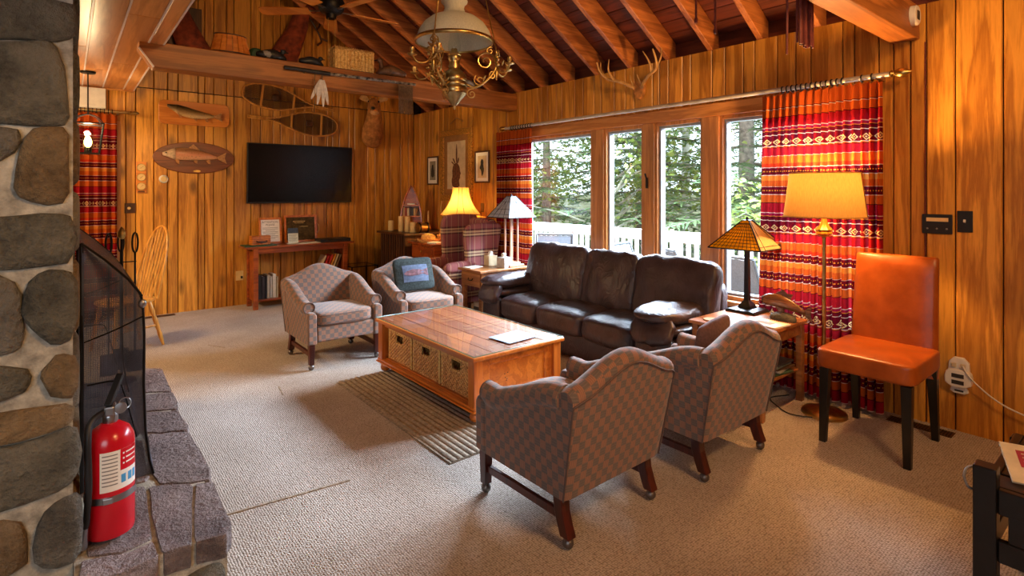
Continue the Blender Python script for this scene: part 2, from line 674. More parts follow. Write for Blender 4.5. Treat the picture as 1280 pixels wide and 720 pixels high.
def curtain_mat(name, warm=1.0):
    """woven stripes: UV u = metres along cloth, v = metres down from the heading"""
    t = NT(name)
    tc = t.n('ShaderNodeTexCoord')
    sx = t.n('ShaderNodeSeparateXYZ')
    t.l(tc.outputs['UV'], sx.inputs[0])
    u, v = sx.outputs[0], sx.outputs[1]
    P = 0.645
    f = t.math('FRACT', t.math('DIVIDE', t.math('SUBTRACT', v, 0.33), P))
    red = lin((150, 24, 34)); dred = lin((88, 14, 26)); org = lin((180, 82, 28)); yel = lin((194, 116, 42))
    whi = lin((204, 178, 158)); mag = lin((132, 24, 52)); dbr = lin((60, 14, 18)); orr = lin((184, 52, 26))
    st = [(0.0, dred), (0.085, whi), (0.093, org), (0.105, dbr), (0.112, red), (0.20, whi), (0.206, org), (0.29, orr),
          (0.335, whi), (0.342, dred), (0.375, dbr), (0.395, dred), (0.425, whi), (0.432, yel), (0.49, org), (0.56, whi), (0.566, dred),
          (0.60, dbr), (0.62, dred), (0.65, whi), (0.657, org), (0.75, dbr), (0.757, red), (0.865, whi), (0.873, mag),
          (0.905, yel), (0.914, dbr), (0.92, dred), (0.955, whi), (0.962, dred)]
    c = t.ramp(f, st, 'CONSTANT')
    # diamond band around f = 0.04
    du = t.math('ABSOLUTE', t.math('SUBTRACT', t.math('FRACT', t.math('DIVIDE', u, 0.052)), 0.5))
    dv = t.math('ABSOLUTE', t.math('SUBTRACT', f, 0.043))
    dd = t.math('ADD', du, t.math('MULTIPLY', dv, 12.0))
    ring = t.math('LESS_THAN', t.math('ABSOLUTE', t.math('SUBTRACT', dd, 0.36)), 0.09)
    dot = t.math('LESS_THAN', dd, 0.12)
    band = t.math('LESS_THAN', dv, 0.040)
    k = t.math('MULTIPLY', t.math('MAXIMUM', ring, dot), band)
    c = t.mix(k, c, lin((206, 168, 112)))
    # dotted lines
    for cen in (0.385, 0.61):
        d2 = t.math('LESS_THAN', t.math('ABSOLUTE', t.math('SUBTRACT', f, cen)), 0.007)
        dt = t.math('GREATER_THAN', t.math('FRACT', t.math('DIVIDE', u, 0.014)), 0.45)
        c = t.mix(t.math('MULTIPLY', d2, dt), c, yel)
    # plain heading
    hd = t.math('LESS_THAN', v, 0.10)
    c = t.mix(hd, c, org)
    wv = t.noise(t.coord('UV', (90, 90, 1), False), 6, 2)
    c = t.mix(t.math('MULTIPLY', wv, 0.25), c, dred)
    dif = t.n('ShaderNodeBsdfDiffuse')
    trl = t.n('ShaderNodeBsdfTranslucent')
    t.l(c, dif.inputs[0])
    t.l(c, trl.inputs[0])
    mx = t.n('ShaderNodeMixShader', i_0=0.22)
    t.l(dif.outputs[0], mx.inputs[1])
    t.l(trl.outputs[0], mx.inputs[2])
    t.l(mx.outputs[0], t.out.inputs['Surface'])
    return t.m


M['curtain'] = curtain_mat('striped_curtain_cloth')


def plaid():
    t = NT('mauve_plaid_wool')
    tc = t.n('ShaderNodeTexCoord')
    sx = t.n('ShaderNodeSeparateXYZ')
    t.l(tc.outputs['UV'], sx.inputs[0])
    u, v = sx.outputs[0], sx.outputs[1]
    base = lin((164, 100, 98)); pur = lin((116, 78, 92)); blk = lin((34, 26, 28)); crm = lin((238, 220, 170))
    fv = t.math('FRACT', t.math('DIVIDE', t.math('ADD', v, 0.10), 0.24))
    fu = t.math('FRACT', t.math('DIVIDE', u, 0.17))
    cv = t.ramp(fv, [(0, base), (0.40, blk), (0.47, crm), (0.56, blk), (0.61, crm), (0.70, blk), (0.79, base)], 'CONSTANT')
    cu = t.ramp(fu, [(0, base), (0.34, blk), (0.40, crm), (0.46, pur), (0.66, base), (0.80, crm), (0.84, base)], 'CONSTANT')
    c = t.mix(0.40, cv, cu)
    wv = t.noise(t.coord('Object'), 220, 2)
    c = t.mix(t.math('MULTIPLY', wv, 0.3), c, base)
    t.base(c, 0.92, 0, 0.15)
    t.bump(wv, 0.2, 0.002)
    return t.m


M['plaid'] = plaid()


def glass(name, tint=(1, 1, 1, 1), rough=0.0, ior=1.5):
    t = NT(name)
    tr = t.n('ShaderNodeBsdfTransparent')
    tr.inputs[0].default_value = tint
    gl = t.n('ShaderNodeBsdfGlossy')
    gl.inputs['Roughness'].default_value = rough
    fr = t.n('ShaderNodeFresnel')
    fr.inputs[0].default_value = ior
    n = t.noise(t.coord('Object'), 3, 2)
    t.l(t.math('ADD', t.math('MULTIPLY', n, 0.006), rough), gl.inputs['Roughness'])
    ge = t.n('ShaderNodeNewGeometry')
    mx = t.n('ShaderNodeMixShader')
    t.l(t.math('MULTIPLY', fr.outputs[0], t.math('SUBTRACT', 1.0, ge.outputs['Backfacing'])), mx.inputs[0])
    t.l(tr.outputs[0], mx.inputs[1])
    t.l(gl.outputs[0], mx.inputs[2])
    t.l(mx.outputs[0], t.out.inputs['Surface'])
    return t.m


M['glass'] = glass('window_glass', (0.95, 0.98, 0.97, 1))
M['tableglass'] = glass('table_glass', (0.94, 0.99, 0.97, 1), 0.0, 1.42)


def shade(name, c, trans=0.6, emit=0.0):
    t = NT(name)
    n = t.noise(t.coord('Object', (60, 60, 8)), 3, 3)
    a = lin(c)
    cc = t.ramp(n, [(0.3, tuple(x * 0.8 for x in a[:3]) + (1,)), (0.7, a)])
    dif = t.n('ShaderNodeBsdfDiffuse')
    trl = t.n('ShaderNodeBsdfTranslucent')
    t.l(cc, dif.inputs[0])
    t.l(cc, trl.inputs[0])
    mx = t.n('ShaderNodeMixShader', i_0=trans)
    t.l(dif.outputs[0], mx.inputs[1])
    t.l(trl.outputs[0], mx.inputs[2])
    last = mx.outputs[0]
    if emit:
        em = t.n('ShaderNodeEmission')
        t.l(cc, em.inputs[0])
        em.inputs[1].default_value = emit
        ad = t.n('ShaderNodeAddShader')
        t.l(last, ad.inputs[0])
        t.l(em.outputs[0], ad.inputs[1])
        last = ad.outputs[0]
    t.l(last, t.out.inputs['Surface'])
    return t.m


M['shade_linen'] = shade('lit_linen_shade', (214, 160, 84), 0.055)
M['shade_lit'] = shade('lit_bell_shade', (240, 196, 116), 0.28)
M['glass_amber'] = shade('amber_stained_glass', (206, 140, 50), 0.6)
M['glass_yellow'] = shade('yellow_stained_glass', (236, 184, 40), 0.6)
M['glass_pearl'] = shade('pearly_stained_glass', (204, 208, 214), 0.45)
M['glass_tan'] = shade('tan_stained_glass', (222, 188, 132), 0.55)
M['opal'] = shade('opal_glass', (226, 222, 200), 0.35)
M['bulb'] = plain('glowing_bulb', (255, 214, 140), 0.5, emit=(255, 206, 120), est=18)


def screen_mat():
    t = NT('black_wire_mesh')
    d = t.n('ShaderNodeBsdfPrincipled')
    n = t.noise(t.coord('Object'), 8, 2)
    t.l(t.ramp(n, [(0.3, lin((62, 70, 90))), (0.7, lin((92, 102, 126)))]), d.inputs['Base Color'])
    d.inputs['Roughness'].default_value = 0.45
    d.inputs['Metallic'].default_value = 0.4
    tr = t.n('ShaderNodeBsdfTransparent')
    vec = t.coord('UV', (1, 1, 1), False)
    sx = t.n('ShaderNodeSeparateXYZ')
    t.l(vec, sx.inputs[0])
    a = t.math('GREATER_THAN', t.math('FRACT', t.math('MULTIPLY', sx.outputs[0], 300)), 0.56)
    b = t.math('GREATER_THAN', t.math('FRACT', t.math('MULTIPLY', sx.outputs[1], 300)), 0.56)
    k = t.math('MAXIMUM', a, b)
    mx = t.n('ShaderNodeMixShader')
    t.l(k, mx.inputs[0])
    t.l(tr.outputs[0], mx.inputs[1])
    t.l(d.outputs[0], mx.inputs[2])
    t.l(mx.outputs[0], t.out.inputs['Surface'])
    return t.m


M['mesh'] = screen_mat()


def wicker(name, a, b):
    t = NT(name)
    n = t.noise(t.coord('Object'), 45, 3)
    t.base(t.ramp(n, [(0.35, lin(a)), (0.65, lin(b))]), 0.5)
    t.bump(n, 0.3, 0.003)
    return t.m


M['wicker'] = wicker('brown_wicker', (186, 124, 62), (238, 184, 112))
M['wicker_gold'] = wicker('golden_wicker', (206, 150, 66), (246, 206, 124))
M['rug'] = plain('woven_rug_yarn', (164, 146, 124), 0.95, 0, 0.25, 50, 0.4)
M['fur'] = plain('tan_deer_fur', (186, 124, 62), 0.9, 0, 0.25, 18, 0.5)
M['furpale'] = plain('pale_deer_fur', (206, 164, 110), 0.9, 0, 0.15, 18, 0.5)
M['furred'] = plain('reddish_brown_fur', (136, 58, 28), 0.9, 0, 0.3, 14, 0.6)


def fish_skin(name, back, side, belly):
    t = NT(name)
    tc = t.n('ShaderNodeTexCoord')
    sx = t.n('ShaderNodeSeparateXYZ')
    t.l(tc.outputs['Generated'], sx.inputs[0])
    c = t.ramp(sx.outputs[2], [(0.12, lin(belly)), (0.45, lin(side)), (0.80, lin(back))])
    sp = t.ramp(t.noise(t.coord('Object'), 70, 2), [(0.60, (0, 0, 0)), (0.66, (1, 1, 1))])
    c = t.mix(t.math('MULTIPLY', sp, 0.5), c, tuple(v * 0.4 for v in lin(back)[:3]) + (1,))
    t.base(c, 0.28)
    return t.m


M['fish1'] = fish_skin('olive_trout_skin', (62, 46, 28), (150, 116, 66), (222, 186, 128))
M['fish2'] = fish_skin('rosy_trout_skin', (150, 108, 72), (212, 142, 104), (226, 176, 134))
M['silverhead'] = plain('silvery_fish_head', (206, 178, 146), 0.3, 0, 0.15, 40)
M['fin'] = plain('fish_fin', (186, 128, 74), 0.4, 0, 0.2, 40)
M['duckdark'] = plain('dark_duck_paint', (40, 42, 46), 0.4, 0, 0.25, 12)
M['duckgrey'] = plain('grey_duck_paint', (150, 150, 148), 0.4, 0, 0.15, 12)
M['duckbrown'] = plain('brown_duck_paint', (112, 76, 46), 0.5, 0, 0.3, 25)
M['screenblack'] = plain('dark_tv_screen', (4, 4, 5), 0.25, 0, 0.05, spec=0.2)

# ------------------------------------------------------------------ structure
XW = 4.30      # face of the window wall
YW = 7.77      # face of the far (television) wall
EAVE = 2.71
RIDGE_X = 1.9
SLOPE = 0.635


def rafter_z(x):
    return EAVE + SLOPE * (XW - x) if x >= RIDGE_X else EAVE + SLOPE * (XW - RIDGE_X) - SLOPE * (RIDGE_X - x)


def deck_z(x):
    return rafter_z(x) + 0.23


fl = MB().box(-4, 4.46, -3.05, 7.92, -0.08, 0.0).build('floor', M['carpet'])
tag(fl, kind='structure')
# a taped carpet joint and two short creases
MB().bar((0.49, 2.79, 0.002), (1.13, 2.71, 0.002), 0.012, 0.006).build('carpet_seam', M['rug'], fl)
MB().bar((1.25, 4.35, 0.001), (1.22, 4.15, 0.001), 0.008, 0.004).build('carpet_seam', M['rug'], fl)
MB().bar((1.05, 5.95, 0.001), (1.16, 5.75, 0.001), 0.008, 0.004).build('carpet_seam', M['rug'], fl)

widths = [0.10, 0.15, 0.085, 0.205, 0.12, 0.16, 0.095, 0.18, 0.14, 0.11, 0.215, 0.075]


def plank_x(parent, x0, x1, z0, ztop, y):
    """upright plank on the far wall, front face at y, chamfered edges; ztop(x)"""
    g = 0.0035
    c = 0.006
    sec = [(x0 + g, y + 0.02), (x0 + g, y + c), (x0 + g + c, y), (x1 - g - c, y), (x1 - g, y + c), (x1 - g, y + 0.02)]
    lo = [V(a, b, z0) for a, b in sec]
    hi = [V(a, b, ztop(a)) for a, b in sec]
    return MB().loft([lo, hi]).build('panel', M['panel'], parent)


def plank_y(parent, y0, y1, z0, z1, x=XW):
    g = 0.0035
    c = 0.006
    sec = [(x + 0.02, y0 + g), (x + c, y0 + g), (x, y0 + g + c), (x, y1 - g - c), (x + c, y1 - g), (x + 0.02, y1 - g)]
    return MB().loft([[V(a, b, z) for a, b in sec] for z in (z0, z1)]).build('panel', M['panel'], parent)


# far wall
m = MB()
pts = [(-4, 0), (4.46, 0), (4.46, 2.55), (4.62, 2.55), (4.62, deck_z(4.62) + .03), (RIDGE_X, deck_z(RIDGE_X) + .03), (-0.55, deck_z(-0.55) + .03), (-0.55, 2.7), (-4, 2.7)]
m.prism(pts, lambda a, b, d: V(a, d, b), YW + 0.02, YW + 0.14)
wall_far = tag(m.build('wall_far', M['panel_back']), kind='structure')
x = -0.30
i = 0
while x < XW - 0.01:
    w = widths[i % 12]
    x1 = min(x + w, XW)
    if XW - x1 < 0.05:
        x1 = XW
    plank_x(wall_far, x, x1, 0.0, lambda a: 2.715, YW)
    plank_x(wall_far, x, x1, 2.727, lambda a: min(deck_z(a), deck_z(RIDGE_X)) - 0.01, YW)
    x = x1
    i += 1
plank_x(wall_far, -4, -0.30, 0.0, lambda a: 2.69, YW)

# right (window) wall with one long opening
WY0, WY1, WZ0, WZ1 = 1.30, 5.12, 0.50, 2.247
m = MB()
m.box(XW + 0.02, XW + 0.14, WY1, 7.9, 0, EAVE)
m.box(XW + 0.02, XW + 0.14, -3, WY0, 0, EAVE)
m.box(XW + 0.02, XW + 0.14, WY0, WY1, WZ1, EAVE)
m.box(XW + 0.02, XW + 0.14, WY0, WY1, 0, WZ0)
wall_right = tag(m.build('wall_right', M['panel_back']), kind='structure')
ys = [7.77]
i = 3
while ys[-1] > WY1 + 0.12:
    ys.append(ys[-1] - widths[i % 12]); i += 1
ys[-1] = WY1
for a, b in zip(ys, ys[1:]):
    plank_y(wall_right, b, a, 0.0, EAVE)
ys = [WY1]
while ys[-1] > WY0 + 0.12:
    ys.append(ys[-1] - widths[i % 12]); i += 1
ys[-1] = WY0
for a, b in zip(ys, ys[1:]):
    plank_y(wall_right, b, a, WZ1, EAVE)
    plank_y(wall_right, b, a, 0.0, WZ0)
ys = [WY0, 1.215, 1.12, 1.035, 0.885, 0.66, 0.45, 0.33, 0.12, -0.03, -0.2]
for a, b in zip(ys, ys[1:]):
    plank_y(wall_right, b, a, 0.0, EAVE)
plank_y(wall_right, -3.0, -0.2, 0.0, EAVE)
# blocking that closes the dark gap over the wall plate
tag(MB().box(4.44, 4.47, -3, 7.9, 2.55, 2.90).build('trim_1', M['roofboard']), kind='structure')

# rear and left walls (behind the camera)
m = MB()
pts = [(-4, 0), (4.46, 0), (4.46, 2.55), (4.62, 2.55), (4.62, deck_z(4.62) + .03), (RIDGE_X, deck_z(RIDGE_X) + .03), (-0.55, deck_z(-0.55) + .03), (-0.55, 2.75), (-4, 2.75)]
m.prism(pts, lambda a, b, d: V(a, d, b), -3.15, -3.0)
wall_rear = tag(m.build('wall_rear', M['panel']), kind='structure')
wall_left = tag(MB().box(-4.12, -4.0, -3.1, 7.9, 0, 2.75).build('wall_left', M['panel']), kind='structure')

# vaulted roof: deck, boards, rafters, tie beams
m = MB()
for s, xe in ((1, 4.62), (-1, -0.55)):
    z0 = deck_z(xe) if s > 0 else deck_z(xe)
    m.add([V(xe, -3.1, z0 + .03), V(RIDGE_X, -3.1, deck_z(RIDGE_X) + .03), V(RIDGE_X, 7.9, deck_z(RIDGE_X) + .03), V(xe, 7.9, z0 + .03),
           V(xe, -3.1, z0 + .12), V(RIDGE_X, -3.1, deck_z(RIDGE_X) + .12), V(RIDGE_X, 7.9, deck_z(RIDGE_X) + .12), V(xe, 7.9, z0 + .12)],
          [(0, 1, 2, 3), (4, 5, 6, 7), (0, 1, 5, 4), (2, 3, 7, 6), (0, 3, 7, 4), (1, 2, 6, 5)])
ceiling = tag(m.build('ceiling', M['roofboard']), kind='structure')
ang = math.atan(SLOPE)
ca, sa = math.cos(ang), math.sin(ang)
for side in (1, -1):
    n = 21 if side > 0 else 10
    for k in range(n):
        d0 = 0.004 + k * 0.142
        d1 = d0 + 0.138
        vs = []
        for d in (d0, d1):
            xx = RIDGE_X + side * d * ca
            zz = deck_z(RIDGE_X) - d * sa
            for h in (0.0, 0.022):
                for y in (-3.0, 7.76):
                    vs.append(V(xx + side * h * sa, y, zz + h * ca))
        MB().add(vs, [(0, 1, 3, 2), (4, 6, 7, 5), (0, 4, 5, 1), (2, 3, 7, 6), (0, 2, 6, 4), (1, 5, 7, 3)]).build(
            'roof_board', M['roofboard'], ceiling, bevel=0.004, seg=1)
raf_y = [3.889 + 0.4345 * k for k in range(-8, 9)]
for yf in raf_y:
    for side in (1, -1):
        xe = 4.40 if side > 0 else -0.45
        vs = []
        for y in (yf - 0.048, yf):
            for xx, top in ((xe, 0), (RIDGE_X, 0), (RIDGE_X, 1), (xe, 1)):
                vs.append(V(xx, y, rafter_z(xx) + (0.225 if top else 0)))
        MB().add(vs, [(0, 1, 2, 3), (7, 6, 5, 4), (0, 4, 5, 1), (1, 5, 6, 2), (2, 6, 7, 3), (3, 7, 4, 0)]).build(
            'rafter', M['rafter'], ceiling, bevel=0.004, seg=1)
MB().box(RIDGE_X - .03, RIDGE_X + .03, -3, 7.76, rafter_z(RIDGE_X) - 0.02, rafter_z(RIDGE_X) + 0.22).build('ridge_beam', M['roofboard'], ceiling, bevel=.004)

# two tie beams across the vault
BY0, BY1, BZ0, BZ1 = 5.17, 5.345, 2.485, 2.69
m = MB()
m.add([V(0.53, BY0, BZ0), V(XW, BY0, BZ0), V(XW, BY0, BZ1), V(0.43, BY0, BZ1), V(0.43, BY0, BZ0 + .14),
       V(0.53, BY1, BZ0), V(XW, BY1, BZ0), V(XW, BY1, BZ1), V(0.43, BY1, BZ1), V(0.43, BY1, BZ0 + .14)],
      [(0, 1, 2, 3, 4), (9, 8, 7, 6, 5), (0, 5, 6, 1), (1, 6, 7, 2), (2, 7, 8, 3), (3, 8, 9, 4), (4, 9, 5, 0)])
far_beam = tag(m.build('beam_1', M['beam'], bevel=0.008), kind='structure')
MB().bar((0.528, BY0 - .002, BZ0), (0.43, BY0 - .002, BZ0 + .14), 0.012, 0.012).build('lit_edge_strip', M['batten'], far_beam)  # pale strip put in for the lit edge of the beam end
near_beam = tag(MB().box(0.45, XW, 1.067, 1.22, 2.483, 2.70).build('beam_2', M['beam'], bevel=0.008), kind='structure')

# flat boarded ceiling on the left
FZ = 2.674
flat = tag(MB().box(-4, 0.6, -3, YW, FZ + .03, FZ + .10).build('ceiling', M['roofboard']), kind='structure')
edges = [-2.2, -1.8, -1.4, -1.05, -0.86, -0.67, -0.48, -0.29, -0.08, 0.121, 0.304, 0.495]
for a, b in zip(edges, edges[1:]):
    cuts = [-3, rnd.uniform(0.5, 2), rnd.uniform(3.0, 5.2), rnd.uniform(5.6, 6.8), YW]
    for c0, c1 in zip(cuts, cuts[1:]):
        MB().box(a + .005, b - .005, c0 + .002, c1 - .002, FZ, FZ + .03).build('ceiling_board', M['flatboard'], flat, bevel=0.004, seg=1)
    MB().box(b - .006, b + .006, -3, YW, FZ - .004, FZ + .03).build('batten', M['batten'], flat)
MB().box(0.501, 0.59, -3, YW, FZ - .004, FZ + .12).build('edge_board', M['flatboard'], flat, bevel=0.004)
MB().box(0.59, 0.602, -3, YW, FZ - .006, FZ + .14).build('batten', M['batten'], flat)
MB().box(-2.2, 0.6, YW - .02, YW - .001, FZ - .02, FZ - .002).build('end_trim', M['trim'], flat)
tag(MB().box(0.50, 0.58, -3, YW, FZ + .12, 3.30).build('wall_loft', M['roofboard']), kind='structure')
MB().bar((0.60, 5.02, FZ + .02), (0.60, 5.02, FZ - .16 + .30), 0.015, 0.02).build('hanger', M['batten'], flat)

# ------------------------------------------------------------------ windows
def ring(mb, y0, y1, z0, z1, t, x0, x1):
    mb.box(x0, x1, y0, y0 + t, z0, z1)
    mb.box(x0, x1, y1 - t, y1, z0, z1)
    mb.box(x0, x1, y0 + t, y1 - t, z0, z0 + t)
    mb.box(x0, x1, y0 + t, y1 - t, z1 - t, z1)


wins = [(3.92, 5.04), (3.259, 3.765), (2.621, 3.139), (1.38, 2.478)]
GZ0, GZ1 = 0.585, 2.135
for k, (a, b) in enumerate(wins):
    m = MB()
    ring(m, a, b, GZ0, GZ1, 0.032, 4.30, 4.42)
    w = m.build('window_%d' % (k + 1), M['trimv'], bevel=0.004)
    tag(w, kind='structure')
    m = MB()
    ring(m, a + .032, b - .032, GZ0 + .032, GZ1 - .032, 0.022, 4.33, 4.40)
    m.build('window_frame', M['vinyl'], w, bevel=0.003)
    MB().box(4.362, 4.368, a + .05, b - .05, GZ0 + .05, GZ1 - .05).build('pane', M['glass'], w)
posts = [(3.765, 3.92), (3.139, 3.259), (2.478, 2.621)]
for k, (a, b) in enumerate(posts):
    m = MB().box(4.278, 4.42, a - .008, b + .008, GZ0, GZ1)
    p = tag(m.build('trim_%d' % (k + 2), M['trimv'], bevel=0.006), kind='structure')
    if k == 1:
        m = MB().bar((4.262, a + .06, 1.52), (4.262, a + .06, 1.62), .012, .02)
        m.bar((4.262, a + .06, 1.60), (4.235, a + .06, 1.66), .010, .012)
        m.build('window_latch', M['iron'], p)
tag(MB().box(4.270, 4.42, WY0, WY1, GZ1, WZ1).build('trim_5', M['trim'], bevel=0.006), kind='structure')
tag(MB().box(4.22, 4.44, WY0, WY1, GZ0 - .04, GZ0).build('trim_6', M['trim'], bevel=0.006), kind='structure')
tag(MB().box(4.285, 4.42, WY0, WY1, WZ0, GZ0 - .04).build('trim_7', M['trim']), kind='structure')
tag(MB().box(4.278, 4.42, WY0, 1.38, GZ0, GZ1).build('trim_8', M['trimv']), kind='structure')
tag(MB().box(4.278, 4.42, 5.04, WY1, GZ0, GZ1).build('trim_9', M['trimv']), kind='structure')

# ------------------------------------------------------------------ curtains and rods
RODZ = 2.262
RODX = 4.175


def curtain(name, label, y0, y1, ztop, zbot, x, pleats, flare0=0.0, flare1=0.0, amp=0.042, along='y', rowsn=26, sgn=1):
    NU = pleats * 10
    NV = rowsn
    vs = []
    uv = []
    r = random.Random(pleats * 7)
    ph = [r.uniform(-0.5, 0.5) for _ in range(pleats + 2)]
    am = [r.uniform(0.6, 1.2) for _ in range(pleats + 2)]
    cloth = abs(y1 - y0) * 1.75
    for j in range(NV + 1):
        t = j / NV
        z = ztop + (zbot - ztop) * t
        a = y0 + flare0 * t
        b = y1 + flare1 * t
        for i in range(NU + 1):
            s = i / NU
            k = s * pleats
            q = int(min(k, pleats))
            gather = 0.55 + 0.45 * min(1, t * 5)
            w = math.sin(2 * PI * k + ph[q] * 0.0 + 0.5 * math.sin(k * 1.3) * t)
            w = math.copysign(abs(w) ** 0.8, w)
            off = amp * am[q] * gather * w + 0.012 * math.sin(k * 0.9 + t * 3)
            yy = a + (b - a) * s + 0.012 * math.sin(4 * PI * k) * t
            zz = z + (0.012 * math.sin(2 * PI * k) if j == 0 else 0)
            vs.append(V(x + off * sgn, yy, zz) if along == 'y' else V(yy, x + off * sgn, zz))
            uv.append((s * cloth, (ztop - z)))
    m = MB()
    W = NU + 1
    m.add(vs, [(j * W + i, j * W + i + 1, (j + 1) * W + i + 1, (j + 1) * W + i) for j in range(NV) for i in range(NU)])
    return m, uv


rod = thing('curtain_rod', 'long wooden curtain pole with brass finials above the wide window', 'curtain rod', (RODX, 3.2, RODZ))
MB().cyl((0, -2.0, 0), (0, 2.05, 0), 0.018, n=14).build('pole', M['rodwhite'], rod, smooth=60)
for s, y in ((-1, -2.0), (1, 2.05)):
    MB().lathe([(0.014, 0), (0.026, 0.012), (0.016, 0.028), (0.032, 0.055), (0.028, 0.085), (0.006, 0.12)] if s > 0 else
               [(0.006, -0.12), (0.028, -0.085), (0.032, -0.055), (0.016, -0.028), (0.026, -0.012), (0.014, 0)], (0, y, 0), 14, 'y').build(
        'finial', M['brass'], rod, smooth=50)
for y in (-1.93, 1.98, 0.0):
    MB().bar((0, y, -0.012), (0.122, y, -0.012), 0.018, 0.02).build('bracket', M['brassdull'], rod)
ringm = None
for yy in [-1.90, -1.84] + [-1.72 + 0.034 * k for k in range(13)] + [1.56 + 0.045 * k for k in range(9)]:
    pts = [V(0.024 * math.cos(a), 0, 0.024 * math.sin(a) - .004) for a in [2 * PI * k / 14 for k in range(14)]]
    if ringm is None:
        r0 = MB().tube(pts, 0.0045, 6, True).build('curtain_ring', M['iron'], rod, smooth=60)
        ringm = r0.data
    else:
        r0 = bpy.data.objects.new('curtain_ring', ringm)
        col.objects.link(r0)
        r0.parent = rod
    r0.location = (0, yy, 0)

m, uv = curtain('c', '', 2.03, 1.235, 2.222, 0.035, 4.15, 16, 0.05, -0.01)
tag(m.build('curtain', M['curtain'], smooth=180, uvs=uv), 'floor length red and orange striped curtain behind the tall floor lamp', 'curtain')
m, uv = curtain('c', '', 5.42, 4.73, 2.222, 0.035, 4.165, 12, 0.0, 0.0)
tag(m.build('curtain', M['curtain'], smooth=180, uvs=uv), 'red striped curtain at the far end of the window behind the pale glass lamp', 'curtain')

rod2 = thing('curtain_rod', 'short brass curtain pole on the far wall beside the stone chimney', 'curtain rod', (-0.3, 7.65, 2.395))
MB().cyl((-0.8, 0, 0), (0.84, 0, 0), 0.017, n=12).build('pole', M['brassdull'], rod2, smooth=60)
MB().lathe([(0.012, 0), (0.024, 0.014), (0.016, 0.03), (0.028, 0.06), (0.006, 0.10)], (0.84, 0, 0), 12, 'x').build('finial', M['brass'], rod2, smooth=50)
MB().bar((0.74, 0, -.012), (0.74, 0.12, -.012), 0.018, 0.02).build('bracket', M['brassdull'], rod2)
r0 = None
for k in range(12):
    q = bpy.data.objects.new('curtain_ring', ringm)
    col.objects.link(q)
    q.parent = rod2
    q.location = (0.30 + 0.035 * k, 0, 0)
    q.rotation_euler = (0, 0, RAD(90))
m, uv = curtain('c', '', -0.75, 0.43, 2.36, 0.05, 7.64, 15, 0, 0, 0.032, 'x')
tag(m.build('curtain', M['curtain'], smooth=180, uvs=uv), 'dark red striped curtain on the far wall behind the hanging lantern', 'curtain')
b = thing('wall_box', 'plain white boxed panel above the curtain on the far wall', 'panel', (-0.2, YW - .001, 2.42))
MB().box(-0.8, 0.53, -0.07, 0, 0, 0.235).build('casing', M['white'], b, bevel=0.006)
MB().box(-0.8, 0.53, -0.076, -0.07, 0.012, 0.03).build('vent_slot', M['paper'], b)
tag(MB().box(0.435, 0.47, YW - .025, YW - .001, 0.05, 2.30).build('trim_10', M['trimv'], bevel=.003), kind='structure')

# ------------------------------------------------------------------ stone fireplace at the left
fire = thing('stone_chimney', 'grey and tan fieldstone chimney at the left edge', 'chimney', (0, 0, 0))
m = MB()
m.box(-1.7, 0.012, 2.352, 4.75, 0.0, FZ - 0.006)
m.build('mortar_core', M['mortar'], fire)
STONES = [
    ('d', [(-0.26, 2.095), (0.005, 2.133), (0.012, 2.068), (0.009, 2.017), (-0.051, 1.99), (-0.11, 1.99), (-0.26, 1.958)]),
    ('d', [(-0.26, 1.94), (-0.129, 1.967), (-0.061, 1.986), (-0.043, 1.979), (-0.019, 1.93), (-0.009, 1.839), (-0.005, 1.733), (-0.051, 1.719), (-0.26, 1.723)]),
    ('g', [(-0.26, 1.695), (-0.129, 1.698), (-0.121, 1.668), (-0.138, 1.609), (-0.26, 1.565)]),
    ('t', [(-0.1, 1.687), (-0.051, 1.703), (-0.007, 1.699), (-0.003, 1.601), (-0.003, 1.468), (-0.071, 1.461), (-0.132, 1.492), (-0.119, 1.597)]),
    ('d', [(-0.26, 1.407), (-0.09, 1.415), (-0.011, 1.421), (0.012, 1.361), (0.007, 1.268), (-0.071, 1.257), (-0.26, 1.255)]),
    ('g', [(-0.26, 1.232), (-0.138, 1.217), (-0.119, 1.139), (-0.113, 1.01), (-0.147, 0.986), (-0.26, 0.99)]),
    ('d', [(-0.11, 1.15), (-0.09, 1.212), (-0.031, 1.237), (0.014, 1.207), (0.022, 1.107), (0.009, 1.015), (-0.031, 0.991), (-0.081, 1.043), (-0.11, 1.099)]),
    ('d', [(-0.26, 0.957), (-0.119, 0.935), (-0.094, 0.884), (-0.119, 0.846), (-0.26, 0.825)]),
    ('t', [(-0.061, 0.923), (-0.021, 0.954), (0.02, 0.933), (0.024, 0.812), (-0.031, 0.812), (-0.067, 0.873)]),
    ('t', [(-0.26, 0.795), (-0.09, 0.795), (0.005, 0.782), (0.003, 0.724), (-0.071, 0.705), (-0.26, 0.7)]),
    ('d', [(-0.26, 0.682), (-0.071, 0.687), (0.009, 0.709), (0.024, 0.638), (0.016, 0.533), (-0.051, 0.504), (-0.26, 0.487)]),
    ('t', [(-0.26, 0.457), (-0.129, 0.45), (-0.106, 0.37), (-0.11, 0.282), (-0.26, 0.289)]),
    ('g', [(-0.071, 0.433), (-0.021, 0.467), (0.026, 0.476), (0.032, 0.394), (0.03, 0.26), (-0.051, 0.264), (-0.09, 0.312)]),
]
